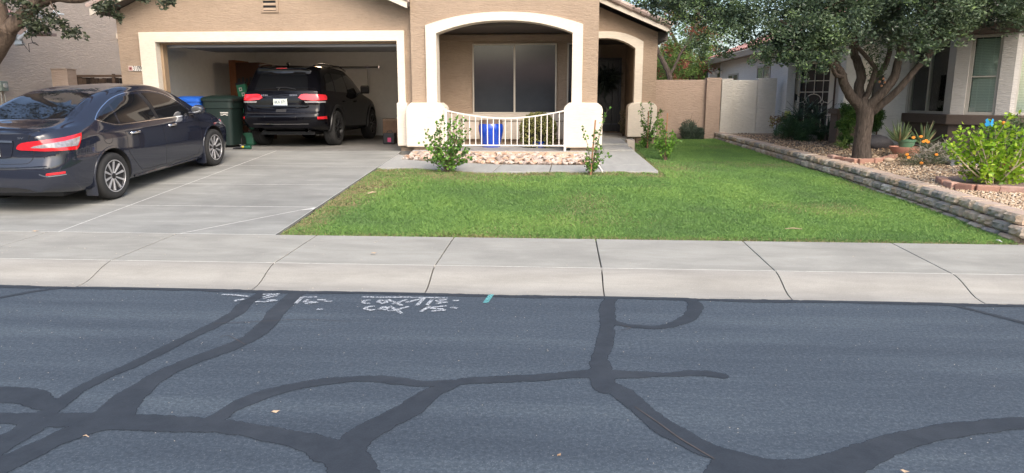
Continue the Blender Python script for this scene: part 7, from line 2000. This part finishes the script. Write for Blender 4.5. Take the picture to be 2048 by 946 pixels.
# ---- the bright lime-green shrub on the right, leaves built one by one
LIME = leaf_mat('lime_leaf', [(0, (.12, .24, .02)), (.5, (.26, .45, .03)), (1, (.48, .62, .06))], .4, .4)
sb = gpt(1985, 372); SY = sb.y
sh = thing('lime_shrub', 'bright lime-green leafy shrub with pale branches at the right edge', 'shrub', tuple(sb))
m = MB(); tipsx = []
for (u_, v_) in ((1893,285),(1898,300),(1915,268),(1925,262),(1912,300),(1925,330),(1945,275),(1950,290),(1935,310),(1975,258),(1990,255),(1960,280),(1985,290),(2018,235),(2020,262),(2010,285),(2040,285),(2050,270),(2070,260),(2030,305),(1965,320),(1945,345),(1985,330),(2005,320),(2030,335),(2060,310),(1970,345),(2000,350),(2045,345),(2080,300),(2090,335),(1955,262),(2000,275),(2060,290)):
    tp = at_y(u_, v_, SY+random.uniform(-.25, .25)); b_ = Vector(sb)+Vector((random.gauss(0, .04), random.gauss(0, .03), -.02))
    mid = b_*.45+tp*.55+Vector((random.gauss(0, .05), random.gauss(0, .05), -.04))
    Q = catmull([b_, mid, tp], 6); m.tube(Q, [.014*(1-.75*i/(len(Q)-1)) for i in range(len(Q))], 6); tipsx.append(Q)
m.build('branches', simple('pale_branch', (.36, .30, .20), .8, var=.2), sh, smooth=True)
def lf(seed):
    L_, W = .075, .030; vs = [(0, 0, 0), (L_*.3, W*.8, .006), (L_*.65, W*.75, .002), (L_, 0, -.012), (L_*.65, -W*.75, .002), (L_*.3, -W*.8, .006), (L_*.35, 0, -.004), (L_*.68, 0, -.008)]
    me = mesh_of('leaf', vs, [(0, 6, 1), (1, 6, 7, 2), (2, 7, 3), (0, 5, 6), (5, 4, 7, 6), (4, 3, 7)], LIME)
    a = me.attributes.new('rnd', 'FLOAT', 'FACE'); a.data.foreach_set('value', [min(1, max(0, .15+.14*seed))]*6); return me
LF = [lf(s) for s in range(6)]
cnt = 0; rest = []
for Q in tipsx:
    for j in range(30):
        p = Q[-1-int(min(len(Q)-1, abs(random.gauss(0, 4.5))))]+Vector((random.gauss(0, .035), random.gauss(0, .035), random.gauss(.01, .035)))
        if cnt < 298 and (j % 5 == 0):
            o = link('leaf', LF[random.randrange(6)], sh, loc=p, rot=(random.uniform(-.7, .7), random.uniform(-.9, .5), random.uniform(0, 6.28))); s_ = random.uniform(.75, 1.15); o.scale = (s_, s_, s_); cnt += 1
        else: rest.append(tuple(p))
P_ = clump_points(np.array(rest), .05, 2, 1); o = link('leaves', leaf_mesh('leaves', P_, .065, .7, LIME, None, up=.5), sh); o['kind'] = 'stuff'
# darker plants, red pots and ornaments behind it
mass('sage_bush', 'dull green bush behind the lime shrub at the right edge', 'bush', [(2020,268,0,.3,.25,.2),(2050,262,0,.3,.25,.25),(2030,300,0,.4,.2,.2),(1975,268,0,.22,.2,.1)], 120, 30, .05, .4, leaf_mat('sage_leaf', [(0, (.04, .075, .03)), (1, (.13, .17, .07))], .5, .25), .1, .3, SY+.9)
for k, (u_, v_, lb) in enumerate(((2010, 305, 'red-brown terracotta pot half hidden behind the lime shrub'),)):
    q = at_y(u_, v_, SY+1.0); t_ = thing('terracotta_pot', lb, 'pot', (q.x, q.y, gravel_z(q.x, q.y)))
    m = MB(); m.lathe([(0, 0), (.16, 0), (.21, .2), (.24, .21), (.24, .27), (.2, .27), (.19, .22), (0, .22)], 22); m.build('pot_body', simple('red_pot', (.25, .07, .045), .7), t_, smooth=True, local=True)
q = at_y(1980, 248, SY+.1); bf = thing('butterfly_ornament', 'small blue butterfly garden ornament on a thin stake above the lime shrub', 'ornament', (q.x, q.y, .7))
MB().tube([(q.x, q.y, .62), (q.x, q.y, q.z)], .004, 5).build('stake', DARK, bf)
BFB = simple('butterfly_blue', (.02, .27, .55), .4)
for s in (-1, 1):
    m = MB(); pts = [(0, -.02), (s*.05, -.035), (s*.075, .0), (s*.055, .02), (s*.07, .055), (s*.04, .075), (s*.005, .02)]
    if s == -1: pts = pts[::-1]
    m.prism(pts, lambda a, b: (q.x+a*.8, q.y-.003+abs(a)*.3, q.z+b), lambda a, b: (q.x+a*.8, q.y+abs(a)*.3, q.z+b)); m.build('wing', BFB, bf)
q = at_y(2007, 246, SY-.05); ob = thing('orange_fruit', 'small orange fruit hanging near the top of the lime shrub', 'fruit', tuple(q))
m = MB(); m.ellipsoid(q, (.025, .025, .025), 10, 6); m.build('fruit', ORNG, ob, smooth=True)

# ---- small litter: leaves and sticks
LT = simple('dry_leaf_tan', (.45, .33, .22), .8); WL = simple('pale_scrap', (.75, .72, .68), .7); SK = simple('dry_stick', (.30, .20, .12), .85)
def flat_leaf(label, p, s_, mat, rot, name='fallen_leaf', cat='leaf'):
    t_ = thing(name, label, cat, tuple(p)); m = MB(); n = 10; vs = [(0, 0, .006)]+[(s_*math.cos(2*math.pi*i/n)*(1+.25*(i == 0)), s_*.5*math.sin(2*math.pi*i/n), .001+.004*math.cos(i*2)) for i in range(n)]
    m.add(vs, [(0, 1+i, 1+(i+1) % n) for i in range(n)]); m.build('leaf_blade', mat, t_, loc=tuple(p), rot=(0, 0, rot)).matrix_parent_inverse = Matrix.Translation(t_.location).inverted()
flat_leaf('single tan dry leaf lying on the asphalt between two sealed cracks', at_z(550, 823, .003), .022, LT, .3)
flat_leaf('tiny pale leaf scrap at the bottom right of the asphalt', at_z(1808, 942, .02), .018, LT, -.6)
flat_leaf('dark curled leaf lying on the asphalt below the long sealed crack', at_z(1118, 910, .003), .012, SK, 1)
flat_leaf('orange dry leaf on the sidewalk near the lawn edge', at_z(747, 506, .156), .030, LT, .5)
flat_leaf('tan dry leaf on the drive joint at far left', at_z(70, 462, .172), .035, LT, .1)
def stick(label, u0, v0, u1, v1, f, mat, r_=.006, name='fallen_twig', cat='twig'):
    a, b = at_f(u0, v0, f, 3), at_f(u1, v1, f, 3); t_ = thing(name, label, cat, tuple((a+b)/2)); MB().tube([a, (a+b)/2+Vector((0, 0, .008)), b], [r_*.6, r_, r_*.5], 5).build('twig_piece', mat, t_)
lz = lambda x, y: lawn_z(x, y)+.03; rz_ = lambda x, y: .02
stick('tan stick lying in the lawn near the sidewalk', 1570, 457, 1604, 458, lz, LT)
stick('dry brown leaf strip lying in the lawn below the porch', 735, 387, 752, 384, lz, LT, .012)
stick('white twiggy scrap at the lawn corner by the wall end', 1992, 480, 2004, 484, lambda x, y: lawn_z(x, y)+.02, WL, .007)
stick('small twig on the asphalt at the lower left', 93, 903, 106, 905, rz_, LT, .004)
stick('second small twig on the asphalt at the lower left', 166, 872, 178, 874, rz_, LT, .003)
stick('thin green blade on the asphalt at lower left', 200, 930, 216, 926, rz_, simple('green_blade', (.2, .35, .1), .6), .003)
bits = MB()
for k in range(420):
    x = random.uniform(-6, 4.5); y = random.uniform(3, 5.8); s_ = random.uniform(.0012, .003); bits.ellipsoid((x, y, .002), (s_*1.3, s_, s_*.7), 5, 3)
for k in range(220):
    x = random.uniform(-6, 4.8); y = random.choice((random.uniform(7.3, 7.57), random.uniform(6.4, 7.5), 5.87+random.uniform(0, .1))); s_ = random.uniform(.002, .006); z_ = .1265+(y-6.38)*.0325 if y > 6.38 else .006; bits.ellipsoid((x, y, z_+.002), (s_*1.3, s_, s_*.7), 5, 3)
o = bits.build('grit', simple('pale_grit', (.42, .38, .32), .9)); setp(o, 'tiny pale grit and crumbs scattered on road and sidewalk', 'grit', kind='stuff')

for k, (x, y, s_, lb) in enumerate(((-9.3, -14, 1.0, 'unseen leafy tree added for reflections across the road at the left'), (8.2, -14.5, .9, 'unseen leafy tree added for reflections across the road at the right'), (-1, -33, 1.3, 'unseen taller tree added for reflections behind the houses across the road'))):  # trees out of view, added only so cars and windows reflect something
    t_ = thing('added_reflection_tree', lb, 'tree', (x, y, 0.05), group='trees added for reflections across the street'); m = MB(); limb(m, [(x, y, 0), (x+.1, y, 1.6), (x-.1, y, 3.2*s_)], .2, .1, 8); m.build('trunk', BARK_L, t_, smooth=True)
    c_ = blob_samples([(x, y, 4.2*s_, 2.6*s_, 2.6*s_, 1.7*s_), (x+1.2, y, 5.2*s_, 1.6*s_, 1.6*s_, 1.3*s_)], 260, .5)
    link('crown', leaf_mesh('crown', clump_points(c_, .35, 40, .9), .14, .5, OLIVE, None), t_)
